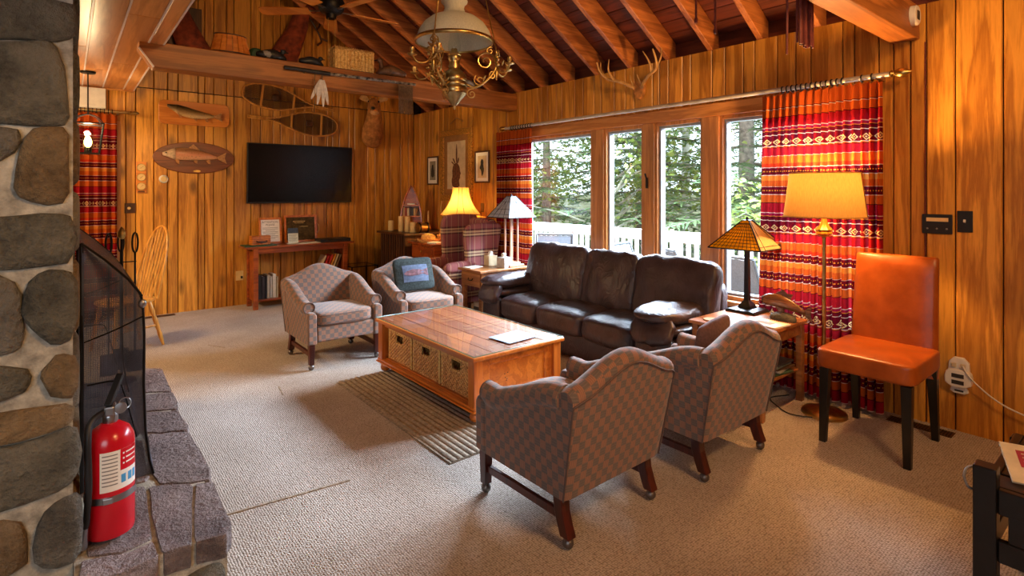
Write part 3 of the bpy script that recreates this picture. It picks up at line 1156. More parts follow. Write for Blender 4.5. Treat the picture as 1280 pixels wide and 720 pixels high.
SLABS = [
    [(0.404, 4.611), (0.506, 4.506), (0.503, 4.085), (0.498, 3.981), (0.356, 4.062)] ,
    [(0.352, 4.015), (0.502, 3.943), (0.501, 3.746), (0.486, 3.636), (0.325, 3.709)] ,
    [(0.323, 3.682), (0.481, 3.596), (0.496, 3.326), (0.481, 3.276), (0.4, 3.306), (0.303, 3.385)] ,
    [(0.316, 3.338), (0.483, 3.238), (0.493, 2.759), (0.475, 2.659), (0.411, 2.678), (0.303, 2.75), (0.288, 2.881)] ,
    [(0.269, 2.753), (0.408, 2.656), (0.34, 2.215), (0.252, 2.221), (0.252, 2.523)] ,
    [(0.419, 2.647), (0.481, 2.621), (0.473, 2.245), (0.445, 2.188), (0.351, 2.218)] ,
    [(0.064, 2.676), (0.166, 2.781), (0.253, 2.758), (0.24, 2.533), (0.233, 2.337), (0.138, 2.314), (0.048, 2.366)] ,
    [(0.037, 2.344), (0.137, 2.293), (0.23, 2.305), (0.239, 2.21), (0.131, 2.188), (0.029, 2.233)] ,
]
ex = random.Random(5)
zz = 0.05
while zz < 2.5:                     # courses of the chimney beyond the left edge of the picture
    h = ex.uniform(0.20, 0.30)
    xx = -1.66
    while xx < -0.45:
        w = ex.uniform(0.22, 0.42)
        x1 = min(xx + w, -0.29)
        z1 = min(zz + h - 0.03, 2.62)
        if x1 - xx > 0.12:
            j = lambda: ex.uniform(-0.03, 0.03)
            STONES.append((ex.choice('dgt'), [(xx + .02, zz + .04 + j()), (xx + .05, zz), (x1 - .06, zz + j() * .5), (x1 - .02, zz + .05),
                                              (x1 - .02, z1 - .05 + j()), (x1 - .07, z1), (xx + .06, z1 + j() * .4), (xx + .02, z1 - .04)]))
        xx = x1 + 0.005
    zz += h
for typ, poly in STONES:
    cx0 = sum(a for a, b in poly) / len(poly)
    cz0 = sum(b for a, b in poly) / len(poly)
    p = smoothpoly([(cx0 + (a - cx0) * 1.12, cz0 + (b - cz0) * 1.10) for a, b in poly], 1)
    p = [(a + .008 * noise.noise(V(a * 30, b * 30, 1)), b + .008 * noise.noise(V(a * 30, b * 30, 7))) for a, b in p]
    n = len(p)
    cx = sum(a for a, b in p) / n
    cz = sum(b for a, b in p) / n
    secs = []
    for sfac, yy, na in ((1.0, 2.358, 0), (0.985, 2.342, .004), (0.93, 2.331, .005), (0.70, 2.325, .006), (0.35, 2.324, .006)):
        secs.append([V(cx + (a - cx) * sfac, yy + na * noise.noise(V(a * 14, b * 14, yy * 9)), cz + (b - cz) * sfac) for a, b in p])
    MB().loft(secs).build('stone', M[{'d': 'stone_dark', 'g': 'stone_grey', 't': 'stone_tan'}[typ]], fire, smooth=55)
for k, (a, b) in enumerate([(0.28, 0.50), (0.53, 0.70), (0.73, 0.98), (1.0, 1.25), (1.28, 1.5), (1.52, 1.75), (1.78, 2.0), (2.03, 2.3), (2.33, 2.62)]):
    for y0, y1 in ((2.40, 2.72),) + (((2.75, 3.1), (3.12, 3.5), (3.52, 3.95), (3.97, 4.35), (4.37, 4.7)) if a > 1.2 else ((4.35, 4.7),)):
        d = ex.uniform(0.0, 0.02)
        p = smoothpoly([(y0 + d, a + .02), (y0 + .05, a), (y1 - .05, a + d), (y1 - d, a + .04), (y1 - .01, b - .04), (y1 - .06, b - d), (y0 + .04, b), (y0, b - .05)], 2)
        n = len(p)
        cy = sum(q[0] for q in p) / n
        cz = sum(q[1] for q in p) / n
        secs = [[V(xx, cy + (u - cy) * s, cz + (w - cz) * s) for u, w in p] for s, xx in ((1, 0.004), (.97, .022), (.85, .030), (.5, .032))]
        MB().loft(secs).build('stone', M[ex.choice(['stone_dark', 'stone_grey', 'stone_tan'])], fire, smooth=55)
# dark firebox opening in the side that faces the room
MB().box(0.013, 0.016, 2.95, 4.15, 0.25, 1.05).build('firebox', M['iron'], fire)
MB().box(0.014, 0.03, 2.90, 4.2, 1.05, 1.13).build('lintel', M['stone_dark'], fire, bevel=.004)
# hearth
fire = thing('stone_hearth', 'raised hearth of purple grey slate slabs under the fire extinguisher', 'hearth', (0, 0, 0))
MB().box(0.014, 0.455, 2.222, 4.45, 0.0, 0.243).build('hearth_core', M['mortar'], fire)
SLABS += [[(0.03, 2.84), (0.27, 2.82), (0.285, 3.3), (0.03, 3.32)], [(0.03, 3.36), (0.285, 3.36), (0.33, 3.9), (0.03, 3.92)],
          [(0.03, 3.96), (0.34, 3.96), (0.35, 4.45), (0.03, 4.47)]]
for poly in SLABS:
    cx0 = sum(a for a, b in poly) / len(poly)
    cy0 = sum(b for a, b in poly) / len(poly)
    p = []
    for q in range(len(poly)):
        a, b = poly[q], poly[(q + 1) % len(poly)]
        for e in (.06, .34, .66, .94):
            u, w = a[0] + (b[0] - a[0]) * e, a[1] + (b[1] - a[1]) * e
            p.append((cx0 + (u - cx0) * 1.02 + .006 * noise.noise(V(u * 25, w * 25, 2)), cy0 + (w - cy0) * 1.02 + .006 * noise.noise(V(u * 25, w * 25, 5))))
    n = len(p)
    cx = sum(a for a, b in p) / n
    cy = sum(b for a, b in p) / n
    secs = []
    for s, z in ((0.98, 0.165), (1.0, 0.175), (1.0, 0.243), (0.985, 0.25), (0.6, 0.252)):
        secs.append([V(cx + (a - cx) * s, cy + (b - cy) * s, z + (0.006 * noise.noise(V(a * 12, b * 12, 3)) if z > .2 else 0)) for a, b in p])
    MB().loft(secs).build('hearth_slab', M['slab'], fire, smooth=40)
for x0, x1, z0, z1 in ((0.30, 0.445, 0.0, 0.15), (0.10, 0.28, 0.02, 0.16), (-0.05, 0.085, 0.0, 0.17)):
    p = smoothpoly([(x0, z0), (x1, z0), (x1 + .01, z1 - .04), (x1 - .02, z1), (x0 + .02, z1 - .01), (x0 - .01, z1 - .05)], 2)
    cx, cz = (x0 + x1) / 2, (z0 + z1) / 2
    MB().loft([[V(cx + (a - cx) * s, y, max(0.001, cz + (b - cz) * s)) for a, b in p] for s, y in ((1, 2.24), (.97, 2.222), (.8, 2.212))]).build(
        'stone', M['stone_dark'], fire, smooth=50)
for k in range(7):
    y0 = 2.29 + k * 0.31
    p = smoothpoly([(y0, .02), (y0 + .28, .02), (y0 + .28, .12), (y0 + .24, .155), (y0 + .03, .15), (y0, .11)], 2)
    cy, cz = y0 + .14, .09
    MB().loft([[V(x, cy + (a - cy) * s, cz + (b - cz) * s) for a, b in p] for s, x in ((1, .432), (.97, .45), (.8, .458))]).build(
        'stone', M[ex.choice(['stone_dark', 'stone_grey'])], fire, smooth=50)

# ------------------------------------------------------------------ spark screen
scr = thing('fire_screen', 'black wire mesh spark screen with a sloping top standing on the hearth', 'fire screen', (0, 2.86, 0.252))


def screen_prof(t):
    """profile in (x, z): up from the hearth, bulging, then over the slope to the chimney"""
    P = [(0.292, 0.0), (0.278, 0.06), (0.262, 0.20), (0.256, 0.40), (0.258, 0.62), (0.252, 0.76), (0.242, 0.80), (0.20, 0.865), (0.12, 0.955), (0.040, 1.03)]
    k = t * (len(P) - 1)
    i = min(int(k), len(P) - 2)
    f = k - i
    return (P[i][0] * (1 - f) + P[i + 1][0] * f, P[i][1] * (1 - f) + P[i + 1][1] * f)


LEN = 1.25
m = MB()
m.grid(lambda u, v: V(screen_prof(v)[0] + 0.012 * math.sin(u * 9) * (1 - v), u * LEN, screen_prof(v)[1]), 10, 27)
m.build('front_mesh', M['mesh'], scr, smooth=180)
for y, nm in ((0.0, 'end_mesh'), (LEN, 'end_mesh')):
    m = MB()
    NV = 27
    vs = []
    for j in range(NV + 1):
        px_, pz = screen_prof(j / NV)
        for i in range(9):
            s = i / 8
            vs.append(V(0.042 + (px_ - 0.042) * s, y + 0.012 * math.sin(s * 8 + pz * 5) * (1 - s), pz))
    m.add(vs, [(j * 9 + i, j * 9 + i + 1, (j + 1) * 9 + i + 1, (j + 1) * 9 + i) for j in range(NV) for i in range(8)])
    m.build(nm, M['mesh'], scr, smooth=180)
for y in (0, LEN):
    MB().tube([V(*[screen_prof(k / 18)[0], y, screen_prof(k / 18)[1]]) for k in range(19)], 0.005, 6).build('edge_wire', M['iron'], scr, smooth=60)
    MB().tube([V(0.042, y, 0), V(0.042, y, 1.03)], 0.007, 6).build('edge_wire', M['iron'], scr, smooth=60)
    MB().tube(curve_pts([(0.05, y - .006, 0.62), (0.15, y - .01, 0.655), (0.255, y - .004, 0.70)], 5), 0.003, 5).build('cross_wire', M['iron'], scr, smooth=60)
    MB().tube(curve_pts([(0.06, y - .006, 0.44), (0.15, y - .008, 0.44), (0.18, y - .006, 0.40), (0.23, y - .004, 0.18)], 5), 0.003, 5).build('cross_wire', M['iron'], scr, smooth=60)
MB().tube([V(0.246, k, 0.79) for k in (-0.01, LEN + .01)], 0.006, 6).build('top_rail', M['iron'], scr, smooth=60)
MB().ball((0.25, -0.005, 0.755), (0.016, 0.012, 0.02)).build('clasp', M['steel'], scr, smooth=180)

# fire tools inside and behind the screen
tools = thing('fire_tool_set', 'black iron fireplace tools on a stand behind the mesh screen', 'fire tools', (0.27, 4.36, 0.252))
MB().lathe([(0.08, 0), (0.08, .012), (0.02, .03), (0.008, .05)], (0, 0, 0), 16).build('base', M['iron'], tools, smooth=50)
MB().cyl((0, 0, 0.03), (0, 0, 0.94), 0.008).build('post', M['iron'], tools, smooth=60)
MB().lathe([(0.01, .93), (0.024, .95), (0.026, .975), (0.008, 1.0), (0.004, 1.01)], (0, 0, 0), 12).build('knob', M['brass'], tools, smooth=60)
for k, (dx, dy) in enumerate(((-0.07, -0.03), (0.07, -0.02), (0.0, 0.08))):
    MB().cyl((dx, dy, 0.08), (dx, dy, 0.84), 0.006).build('shaft', M['iron'], tools, smooth=60)
    pts = [V(dx + 0.016 * math.cos(a), dy, 0.905 + 0.065 * math.sin(a)) for a in [2 * PI * q / 16 for q in range(16)]]
    MB().tube(pts, 0.006, 6, True).build('handle', M['iron'], tools, smooth=60)
    MB().box(dx - .045, dx + .045, dy - .01, dy + .01, 0.06, 0.20).build('tool_head', M['iron'], tools, bevel=.008)
MB().bar((-0.08, 0, 0.78), (0.08, 0, 0.78), 0.012, 0.006).build('hanger_bar', M['iron'], tools)

# ------------------------------------------------------------------ fire extinguisher
fe = thing('fire_extinguisher', 'red fire extinguisher with black hose standing on the slate hearth', 'fire extinguisher', (0.118, 2.455, 0.262), RAD(-8))
MB().lathe([(0.060, 0.0), (0.072, 0.006), (0.075, 0.02), (0.075, 0.315), (0.072, 0.345), (0.058, 0.375), (0.034, 0.392), (0.026, 0.398)], (0, 0, 0), 32).build('cylinder', M['red'], fe, smooth=50)
MB().lathe([(0.020, 0.395), (0.024, 0.40), (0.024, 0.425), (0.016, 0.44)], (0, 0, 0), 16).build('neck_collar', M['steel'], fe, smooth=50)
v = MB().box(-0.016, 0.016, -0.03, 0.03, 0.425, 0.46)
v.build('valve', M['steel'], fe, bevel=0.006)
MB().bar((0, -0.01, 0.452), (0.03, 0.07, 0.43), 0.018, 0.008).build('lower_handle', M['plasticblack'], fe, bevel=.003)
MB().bar((-0.005, -0.02, 0.462), (0.028, 0.045, 0.555), 0.024, 0.014).build('squeeze_lever', M['plasticblack'], fe, bevel=.003)
g = MB().lathe([(0.019, 0), (0.019, 0.012), (0.006, 0.014)], (0, 0, 0), 16)
g.v = [(a + 0.032, c * -1 - .012, b + 0.448) for a, b, c in g.v]
g.build('pressure_gauge', M['steel'], fe, smooth=40)
pin = [V(0.045 + 0.018 * math.cos(a), -0.018, 0.462 + 0.02 * math.sin(a)) for a in [2 * PI * q / 14 for q in range(14)]]
MB().tube(pin, 0.0025, 5, True).build('pull_ring', M['steel'], fe, smooth=60)
MB().tube(curve_pts([(-0.012, -0.012, 0.445), (-0.05, -0.055, 0.425), (-0.055, -0.082, 0.36), (-0.052, -0.088, 0.22), (-0.058, -0.084, 0.10), (-0.062, -0.078, 0.075)], 6), 0.011, 10).build('hose', M['plasticblack'], fe, smooth=60)
MB().cyl((-0.062, -0.078, 0.09), (-0.069, -0.072, -0.0), 0.010, 0.013, 12).build('nozzle', M['steel'], fe, smooth=50)
MB().lathe([(0.0775, 0.135), (0.0775, 0.158), (0.0755, 0.158)], (0, 0, 0), 32).build('band', M['steel'], fe, smooth=40)
MB().box(-0.015, 0.015, -0.085, -0.074, 0.136, 0.157).build('band_clip', M['steel'], fe, bevel=.003)


def wrap(mb, a0, a1, z0, z1, r, n=10):
    return mb.grid(lambda u, v: V(r * math.cos(a0 + (a1 - a0) * u), r * math.sin(a0 + (a1 - a0) * u), z0 + (z1 - z0) * v), n, 1)


lab = wrap(MB(), RAD(-108), RAD(-10), 0.175, 0.315, 0.0756).build('label', M['paper'], fe, smooth=180)
wrap(MB(), RAD(-62), RAD(-10), 0.24, 0.315, 0.0759).build('red_panel', M['red'], lab, smooth=180)
m = MB()
for q in range(9):
    wrap(m, RAD(-103), RAD(-68), 0.300 - q * 0.013, 0.304 - q * 0.013, 0.0760, 5)
m.build('fine_print', M['inkgrey'], lab)
m = MB()
for q in range(3):
    wrap(m, RAD(-56), RAD(-52), 0.296 - q * 0.018, 0.302 - q * 0.018, 0.0763, 2)
    wrap(m, RAD(-48), RAD(-16), 0.297 - q * 0.018, 0.302 - q * 0.018, 0.0763, 5)
m.build('instruction_lines', M['paper'], lab)
m = MB()
for a0 in (-60, -42, -26):
    wrap(m, RAD(a0), RAD(a0 + 12), 0.195, 0.225, 0.0760, 3)
t_ = m.build('class_symbols', plain('sky_blue_print', (70, 150, 200), 0.6), lab)

# ------------------------------------------------------------------ the four checked armchairs
def smooth01(t):
    t = max(0, min(1, t))
    return t * t * (3 - 2 * t)


def make_armchair():
    """faces -y, origin on the floor under the middle of the seat"""
    c = thing('armchair', None, 'armchair')
    # back: rounded slab, camel-back crest, raked
    secs = []
    N = 18
    for i in range(N + 1):
        u = -1 + 2 * i / N
        e = max(0.0, (abs(u) - 0.90) / 0.10)
        inset = 0.018 * e * e
        zt = 0.700 + 0.105 * smooth01(1 - abs(u) * 1.05) - inset
        sec = []
        zz0 = 0.215

        def P(y, z):
            k = (z - 0.2) / 0.6
            half = 0.325 + 0.032 * k
            yr = 0.265 + 0.19 * (z - 0.24)
            return V(u * half, yr + y, z)
        th = 0.060 - inset * 0.6
        for z in (zz0, 0.30, 0.40, 0.50, 0.60, zt - 0.09):
            sec.append(P(th, z if z < zt - .08 else zt - .09))
        for a in range(0, 181, 20):
            a = RAD(a)
            sec.append(P(th * math.cos(a) * 1.0, zt - 0.055 + 0.055 * math.sin(a)))
        for z in (zt - 0.09, 0.58, 0.48, 0.40, 0.30, zz0):
            sec.append(P(-th - (0.012 * (1 - u * u) if z > .38 else 0), z))
        secs.append(sec)
    MB().loft(secs).build('back', M['check'], c, smooth=50)
    # welt round the back panel
    for side in (0,):
        pts = []
        for i in range(N + 1):
            s = secs[i]
            pts.append(s[6] + V(0, 0.004, 0.002))
        lo = secs[0][0]
        hi = secs[-1][0]
        full = [secs[0][k] + V(-0.002, 0.004, 0) for k in range(0, 6)] + pts + [secs[-1][k] + V(0.002, 0.004, 0) for k in range(5, -1, -1)]
        MB().tube(full, 0.0045, 6).build('welt', M['piping'], c, smooth=60)
    # arms: side panel with an overhanging roll that sweeps up to the back
    for sg in (-1, 1):
        secs = []
        NS = 16
        for i in range(NS + 1):
            s = i / NS
            y = -0.235 + s * 0.545
            zt = 0.570 + 0.125 * smooth01((s - 0.12) / 0.85) - 0.012 * math.sin(PI * min(1, s / 0.3)) * (1 if s < .3 else 0)
            flare = 0.02 * s
            rr = 0.056 * (0.86 if i == 0 else 1.0)
            cx, cz = 0.300 + flare * .6, zt - 0.056
            sec = [(0.247, 0.25), (0.247, 0.42), (0.246, cz - 0.03)]
            for a in range(200, -61, -20):
                a = RAD(a)
                sec.append((cx + rr * math.cos(a), cz + rr * math.sin(a)))
            sec += [(0.327 + flare * .7, cz - 0.065), (0.326 + flare * .5, 0.40), (0.325, 0.30), (0.325, 0.215), (0.25, 0.215)]
            secs.append([V(sg * x, y, z) for x, z in sec])
        arm = MB().loft(secs).build('arm', M['check'], c, smooth=55)
        # front post of the arm, with its scroll face
        m = MB()
        poly = [(0.253, 0.215), (0.330, 0.215), (0.332, 0.40), (0.333, 0.455), (0.322, 0.478), (0.295, 0.482), (0.268, 0.478), (0.255, 0.455)]
        m.prism(poly, lambda u, v, d: V(sg * u, d, v), -0.300, -0.225)
        m.build('arm_front', M['check'], arm, smooth=50, bevel=0.012)
        pts = [V(sg * (0.300 + 0.046 * math.cos(a)), -0.238, 0.514 + 0.046 * math.sin(a)) for a in [RAD(k) for k in range(-80, 261, 20)]]
        MB().tube(pts, 0.005, 6).build('welt', M['piping'], arm, smooth=60)
    MB().box(-0.252, 0.252, -0.292, 0.27, 0.225, 0.355).build('seat_base', M['check'], c, smooth=50, bevel=0.015)
    cu = MB().cushion((0, -0.055, 0.412), (0.50, 0.52, 0.145), None, 10, 7, 0.22, 0.006, (5, 5, 5), 3).build('seat_cushion', M['check'], c, smooth=180)
    for z in (0.448, 0.378):
        pts = []
        for k in range(48):
            a = 2 * PI * k / 48
            ca_, sa_ = math.cos(a), math.sin(a)
            d = (abs(ca_) ** 7 + abs(sa_) ** 7) ** (1 / 7)
            pts.append(V(0.2475 * ca_ / d, -0.055 + 0.257 * sa_ / d, z))
        MB().tube(pts, 0.0045, 6, True).build('piping', M['piping'], cu, smooth=60)
    for sx in (-1, 1):
        for fr in (True, False):
            if fr:
                a, b = (sx * 0.292, -0.262, 0.222), (sx * 0.292, -0.262, 0.048)
                l = MB().bar(a, b, 0.048, 0.048, 0.040, 0.040, up=(0, 1, 0))
                for dx in (-0.012, 0.0, 0.012):
                    l.bar((sx * 0.292 + dx, -0.2865, 0.20), (sx * 0.292 + dx, -0.2835, 0.06), 0.006, 0.004, up=(0, 1, 0))
            else:
                l = MB()
                l.loft([[V(sx * 0.285 + dx * .024, 0.255 + dy * .026 + oy, z) for dx, dy in ((-1, -1), (1, -1), (1, 1), (-1, 1))]
                        for z, oy in ((0.225, 0.0), (0.15, 0.008), (0.09, 0.028), (0.048, 0.045))])
            leg = l.build('leg', M['darkleg'], c, bevel=0.004)
            yb = -0.262 if fr else 0.30
            k = MB().ball((sx * (0.292 if fr else 0.285), yb, 0.0245), 0.0245, 14, 9)
            k.cyl((sx * (0.292 if fr else 0.285), yb, 0.035), (sx * (0.292 if fr else 0.285), yb, 0.052), 0.012, 0.014, 10)
            k.build('caster', M['pewter'], leg, smooth=60)
        MB().bar((sx * 0.290, -0.245, 0.125), (sx * 0.286, 0.265, 0.125), 0.022, 0.036).build('stretcher', M['darkleg'], c, bevel=0.003)
    return c


chair = make_armchair()
spots = [(1.86, 4.83, 0.0, 'checked armchair left of the television table, its seat empty'),
         (2.72, 4.80, RAD(-4), 'checked armchair holding the fish cushion, beyond the coffee table'),
         (1.905, 1.92, PI + RAD(0.5), 'nearest checked armchair, seen from behind, blocking the end of the coffee table'),
         (2.83, 1.84, PI + RAD(-1), 'checked armchair seen from behind beside the oak lamp table')]
for k, (x, y, rz, label) in enumerate(spots):
    o = chair if k == 0 else copy_tree(chair)
    o.location = (x, y, 0)
    o.rotation_euler = (0, 0, rz)
    tag(o, label, 'armchair', 'checked armchairs round the coffee table')

# cushions on two of them
M['blueborder'] = plain('dark_green_tapestry', (38, 47, 45), 0.9, 0, 0.4, 60, 0.2)
M['bluefield'] = plain('blue_grey_tapestry', (82, 92, 114), 0.9, 0, 0.15, 40, 0.2)
M['fishprint'] = plain('rosy_fish_print', (112, 76, 82), 0.9, 0, 0.25, 40)
p = thing('throw_pillow', 'dark green bordered cushion with a fish picture on the far armchair', 'pillow', (2.70, 4.86, 0.50), RAD(-4))
tilt = Matrix.Rotation(RAD(-20), 4, 'X')
MB().cushion((0, 0.02, 0.155), (0.42, 0.13, 0.33), tilt, 9, 9, 0.7, 0.004, (7, 7, 7), 2, axis=1).build('cover', M['blueborder'], p, smooth=180)


def on_pillow(x, z, d):
    t_ = 1 - (x / 0.2) ** 2
    s_ = 1 - (z / 0.16) ** 2
    y = -0.065 * (0.3 + 0.7 * max(0, t_) * max(0, s_)) - d
    return tilt @ V(x, y, z) + V(0, 0.02, 0.155)


fld = MB().grid(lambda u, v: on_pillow(-0.135 + 0.27 * u, -0.085 + 0.17 * v, 0.004), 10, 8).build('picture_field', M['bluefield'], p, smooth=180)
prof = [(-0.105, 0.0), (-0.08, 0.016), (-0.03, 0.026), (0.03, 0.022), (0.075, 0.010), (0.11, 0.030), (0.105, 0.0), (0.11, -0.022), (0.075, -0.004), (0.02, -0.016), (-0.04, -0.018), (-0.085, -0.012)]
m = MB()
nP = len(prof)
m.add([on_pillow(a * 1.22, b * 1.5, 0.008) for a, b in prof] + [on_pillow(0, 0.002, 0.009)], [(i, (i + 1) % nP, nP) for i in range(nP)])
m.build('fish_picture', M['fishprint'], fld)
M['pillowbrown'] = plain('brown_cushion_cloth', (96, 66, 58), 0.9, 0, 0.15, 60, 0.15)
p = thing('throw_pillow', 'plain brown cushion standing in the armchair beside the oak lamp table', 'pillow', (3.02, 1.79, 0.445), PI)
til2 = Matrix.Rotation(RAD(-8), 4, 'X') @ Matrix.Rotation(RAD(8), 4, 'Y')
MB().cushion((0.02, 0.02, 0.145), (0.34, 0.12, 0.29), til2, 9, 5, 0.7, 0.004, (7, 7, 7), 5, axis=1).build('cover', M['pillowbrown'], p, smooth=180)

# ------------------------------------------------------------------ rug
rug = thing('rug', 'ridged woven rug lying under the coffee table', 'rug', (1.62, 2.52, 0.0))
MB().box(0, 1.42, 0, 1.62, 0.001, 0.008).build('rug_base', M['rug'], rug)
n = 34
for k in range(n):
    x0 = 0.012 + k * 1.40 / n
    w = 1.40 / n * (0.88 + 0.12 * rnd.random())
    pts = [V(x0 + w / 2 + 0.004 * noise.noise(V(k * 3.1, q * .8, 0)), 0.0 + q * 1.62 / 12, 0.008) for q in range(13)]
    MB().tube(pts, w * 0.48, 6).build('rug_cord', M['rug'], rug, smooth=60)
for ch in rug.children:
    if ch.name.startswith('rug_cord'):
        ch.scale = (1, 1, 0.38)
        ch.location = (0, 0, 0.005)

# ------------------------------------------------------------------ coffee table (glass topped, three baskets)
ct = thing('coffee_table', 'orange pine coffee table with a glass top and basket cubbies', 'coffee table', (2.36, 3.49, 0.020))
HX, HY = 0.345, 0.650
for sx in (-1, 1):
    for sy in (-1, 1):
        MB().box(sx * HX - .035, sx * HX + .035, sy * HY - .035, sy * HY + .035, 0.10, 0.400).build('corner_post', M['pinev'], ct, bevel=0.005)
        MB().lathe([(0.018, 0.0), (0.034, 0.008), (0.042, 0.03), (0.036, 0.052), (0.024, 0.062), (0.030, 0.072)], (sx * (HX - .01), sy * (HY - .01), 0), 18).build('bun_foot', M['pinev'], ct, smooth=50)
m = MB().box(-HX - .05, HX + .05, -HY - .05, HY + .05, 0.072, 0.085)
m.box(-HX - .04, HX + .04, -HY - .04, HY + .04, 0.085, 0.104)
m.build('base_moulding', M['pine'], ct, bevel=0.006)
MB().box(-HX, HX, -HY, HY, 0.104, 0.112).build('bottom_shelf', M['pine'], ct)
for sx in (-1, 1):
    MB().box(sx * HX - .012, sx * HX + .012, -HY + .035, HY - .035, 0.365, 0.400).build('rail', M['pine'], ct, bevel=.003)
for sy in (-1, 1):
    m = MB()
    y0, y1 = sy * HY - .014, sy * HY + .014
    m.box(-HX + .035, -HX + .105, y0, y1, 0.104, 0.40)
    m.box(HX - .105, HX - .035, y0, y1, 0.104, 0.40)
    m.box(-HX + .105, HX - .105, y0, y1, 0.104, 0.165)
    m.box(-HX + .105, HX - .105, y0, y1, 0.345, 0.40)
    f = m.build('end_frame', M['pine'], ct, bevel=0.006)
    MB().box(-HX + .100, HX - .100, sy * HY - .006, sy * HY + .006, 0.16, 0.35).build('end_panel', M['pine'], f, bevel=0.01)
    m = MB()
    for a, b in ((-.11, .26), (-.085, .265), (-.105, .235), (-.09, .225), (-.095, .215)):
        m.ball((a, sy * (HY + .0055), b), (.005, .002, .005), 8, 6)
    m.build('knot_marks', M['darkwood'], f, smooth=180)
MB().box(-0.006, 0.006, -HY + .02, HY - .02, 0.112, 0.40).build('divider', M['pine'], ct)
m = MB().box(-HX - .055, HX + .055, -HY - .055, HY + .055, 0.400, 0.425)
top = m.build('table_top', M['pine'], ct, bevel=0.007)
for k in range(5):
    x0 = -HX - .03 + k * (2 * HX + .06) / 5
    MB().box(x0 + .002, x0 + (2 * HX + .06) / 5 - .002, -HY - .03, HY + .03, 0.4245, 0.4275).build('top_plank', M['topwood'], top, bevel=.001, seg=1)
MB().box(-HX - .045, HX + .045, -HY - .045, HY + .045, 0.4285, 0.4355).build('glass_top', M['tableglass'], ct)
G_ = HX + .0455, HY + .0455
MB().tube([V(sx * G_[0], sy * G_[1], .432) for sx, sy in ((-1, -1), (1, -1), (1, 1), (-1, 1))], .0036, 6, True).build('glass_edge', M['glassedge'], ct, smooth=60)


def make_basket():
    """origin on the shelf under the middle; open top, handle hole in the front (-x) face"""
    b = thing('wicker_basket', None, 'basket')
    W, D, H = 0.365, 0.30, 0.232      # along y, along x, high
    m = MB()
    rows, seg = 17, 20
    for r in range(rows):
        z = 0.008 + r * H / rows
        for f in range(4):
            for q in range(seg):
                L = W if f in (0, 2) else D
                a0 = -L / 2 + q * L / seg
                a1 = a0 + L / seg
                am = (a0 + a1) / 2
                if f == 0 and abs(am) < 0.05 and H * 0.66 < z < H * 0.92:
                    continue
                io = 0.004 * (1 if (q + r) % 2 else -1)
                base = (D if f in (0, 2) else W) / 2
                lo, hi = z, z + H / rows * 0.92
                d0, d1 = base + io - 0.004, base + io + 0.004

                def pt(a, d, zz):
                    if f == 0:
                        return V(-d, a, zz)
                    if f == 2:
                        return V(d, a, zz)
                    return V(a, -d if f == 1 else d, zz)
                vs = [pt(a, d, zz) for a in (a0, a1) for d in (d0, d1) for zz in (lo, hi)]
                m.add(vs, [(0, 1, 3, 2), (4, 6, 7, 5), (0, 4, 5, 1), (2, 3, 7, 6), (0, 2, 6, 4), (1, 5, 7, 3)])
    m.build('weave', M['wicker'], b, kind='stuff')
    pts = [V(-D / 2, -W / 2, H), V(-D / 2, W / 2, H), V(D / 2, W / 2, H), V(D / 2, -W / 2, H)]
    MB().tube(pts, 0.010, 8, True).build('rim', M['wicker_gold'], b, smooth=60)
    for sx in (-1, 1):
        for sy in (-1, 1):
            MB().cyl((sx * D / 2, sy * W / 2, 0), (sx * D / 2, sy * W / 2, H), 0.008, n=8).build('corner_stake', M['wicker_gold'], b, smooth=60)
    hz = H * 0.79
    MB().tube([V(-D / 2 - .004, -.052, hz - .036), V(-D / 2 - .004, -.052, hz + .036), V(-D / 2 - .004, .052, hz + .036), V(-D / 2 - .004, .052, hz - .036)], 0.006, 6, True).build('handle_hole_edge', M['wicker_gold'], b, smooth=60)
    MB().box(-D / 2, D / 2, -W / 2, W / 2, 0, 0.008).build('bottom', M['wicker'], b)
    return b


bk = make_basket()
for k, (dy, lb) in enumerate(((0.405, 'wicker basket in the far cubby of the coffee table'), (0.0, 'wicker basket in the middle cubby of the coffee table'),
                              (-0.405, 'wicker basket in the cubby nearest the camera under the coffee table'))):
    o = bk if k == 0 else copy_tree(bk)
    o.location = (2.36 - 0.175, 3.49 + dy, 0.020 + 0.113)
    tag(o, lb, 'basket', 'baskets under the coffee table')

sh = MB().box(-0.14, 0.14, -0.11, 0.11, 0, 0.0015)
o = sh.build('paper_sheet', plain('pale_blue_paper', (120, 132, 156), 0.5, 0, 0.02))
o.location = (2.46, 3.00, 0.4562)
o.rotation_euler = (0, 0, RAD(4))
tag(o, 'pale blue sheet lying on the glass coffee table', 'paper')

# ------------------------------------------------------------------ leather sofa along the window (faces -x)
sofa = thing('leather_sofa', 'dark brown leather three seat sofa under the long window', 'sofa', (0, 0, 0))
MB().cushion((3.70, 3.37, 0.165), (0.62, 2.20, 0.27), None, 9, 9, 0.05, 0.006, (3, 3, 3), 1).build('base', M['leather'], sofa, smooth=180)
for k, (a, b) in enumerate(((4.29, 3.76), (3.77, 3.19), (3.20, 2.62))):
    L = a - b
    MB().cushion((3.60, (a + b) / 2, 0.345), (0.60, L + 0.015, 0.27), None, 14, 5.0, 0.20, 0.012, (5, 3.5, 5), k * 9.0).build('seat_cushion', M['leather'], sofa, smooth=180)
for k, (a, b, ht) in enumerate(((4.40, 3.58, 0.60), (3.58, 2.985, 0.58), (2.985, 2.26, 0.59))):
    T = Matrix.Rotation(RAD(13), 4, 'Y')
    MB().cushion((3.86, (a + b) / 2, 0.66), (0.26, a - b + 0.05, ht), T, 20, 5.5, 0.34, 0.019, (6, 7, 3.2), 4 + k * 13.0, axis=0).build('back_cushion', M['leather'], sofa, smooth=180)
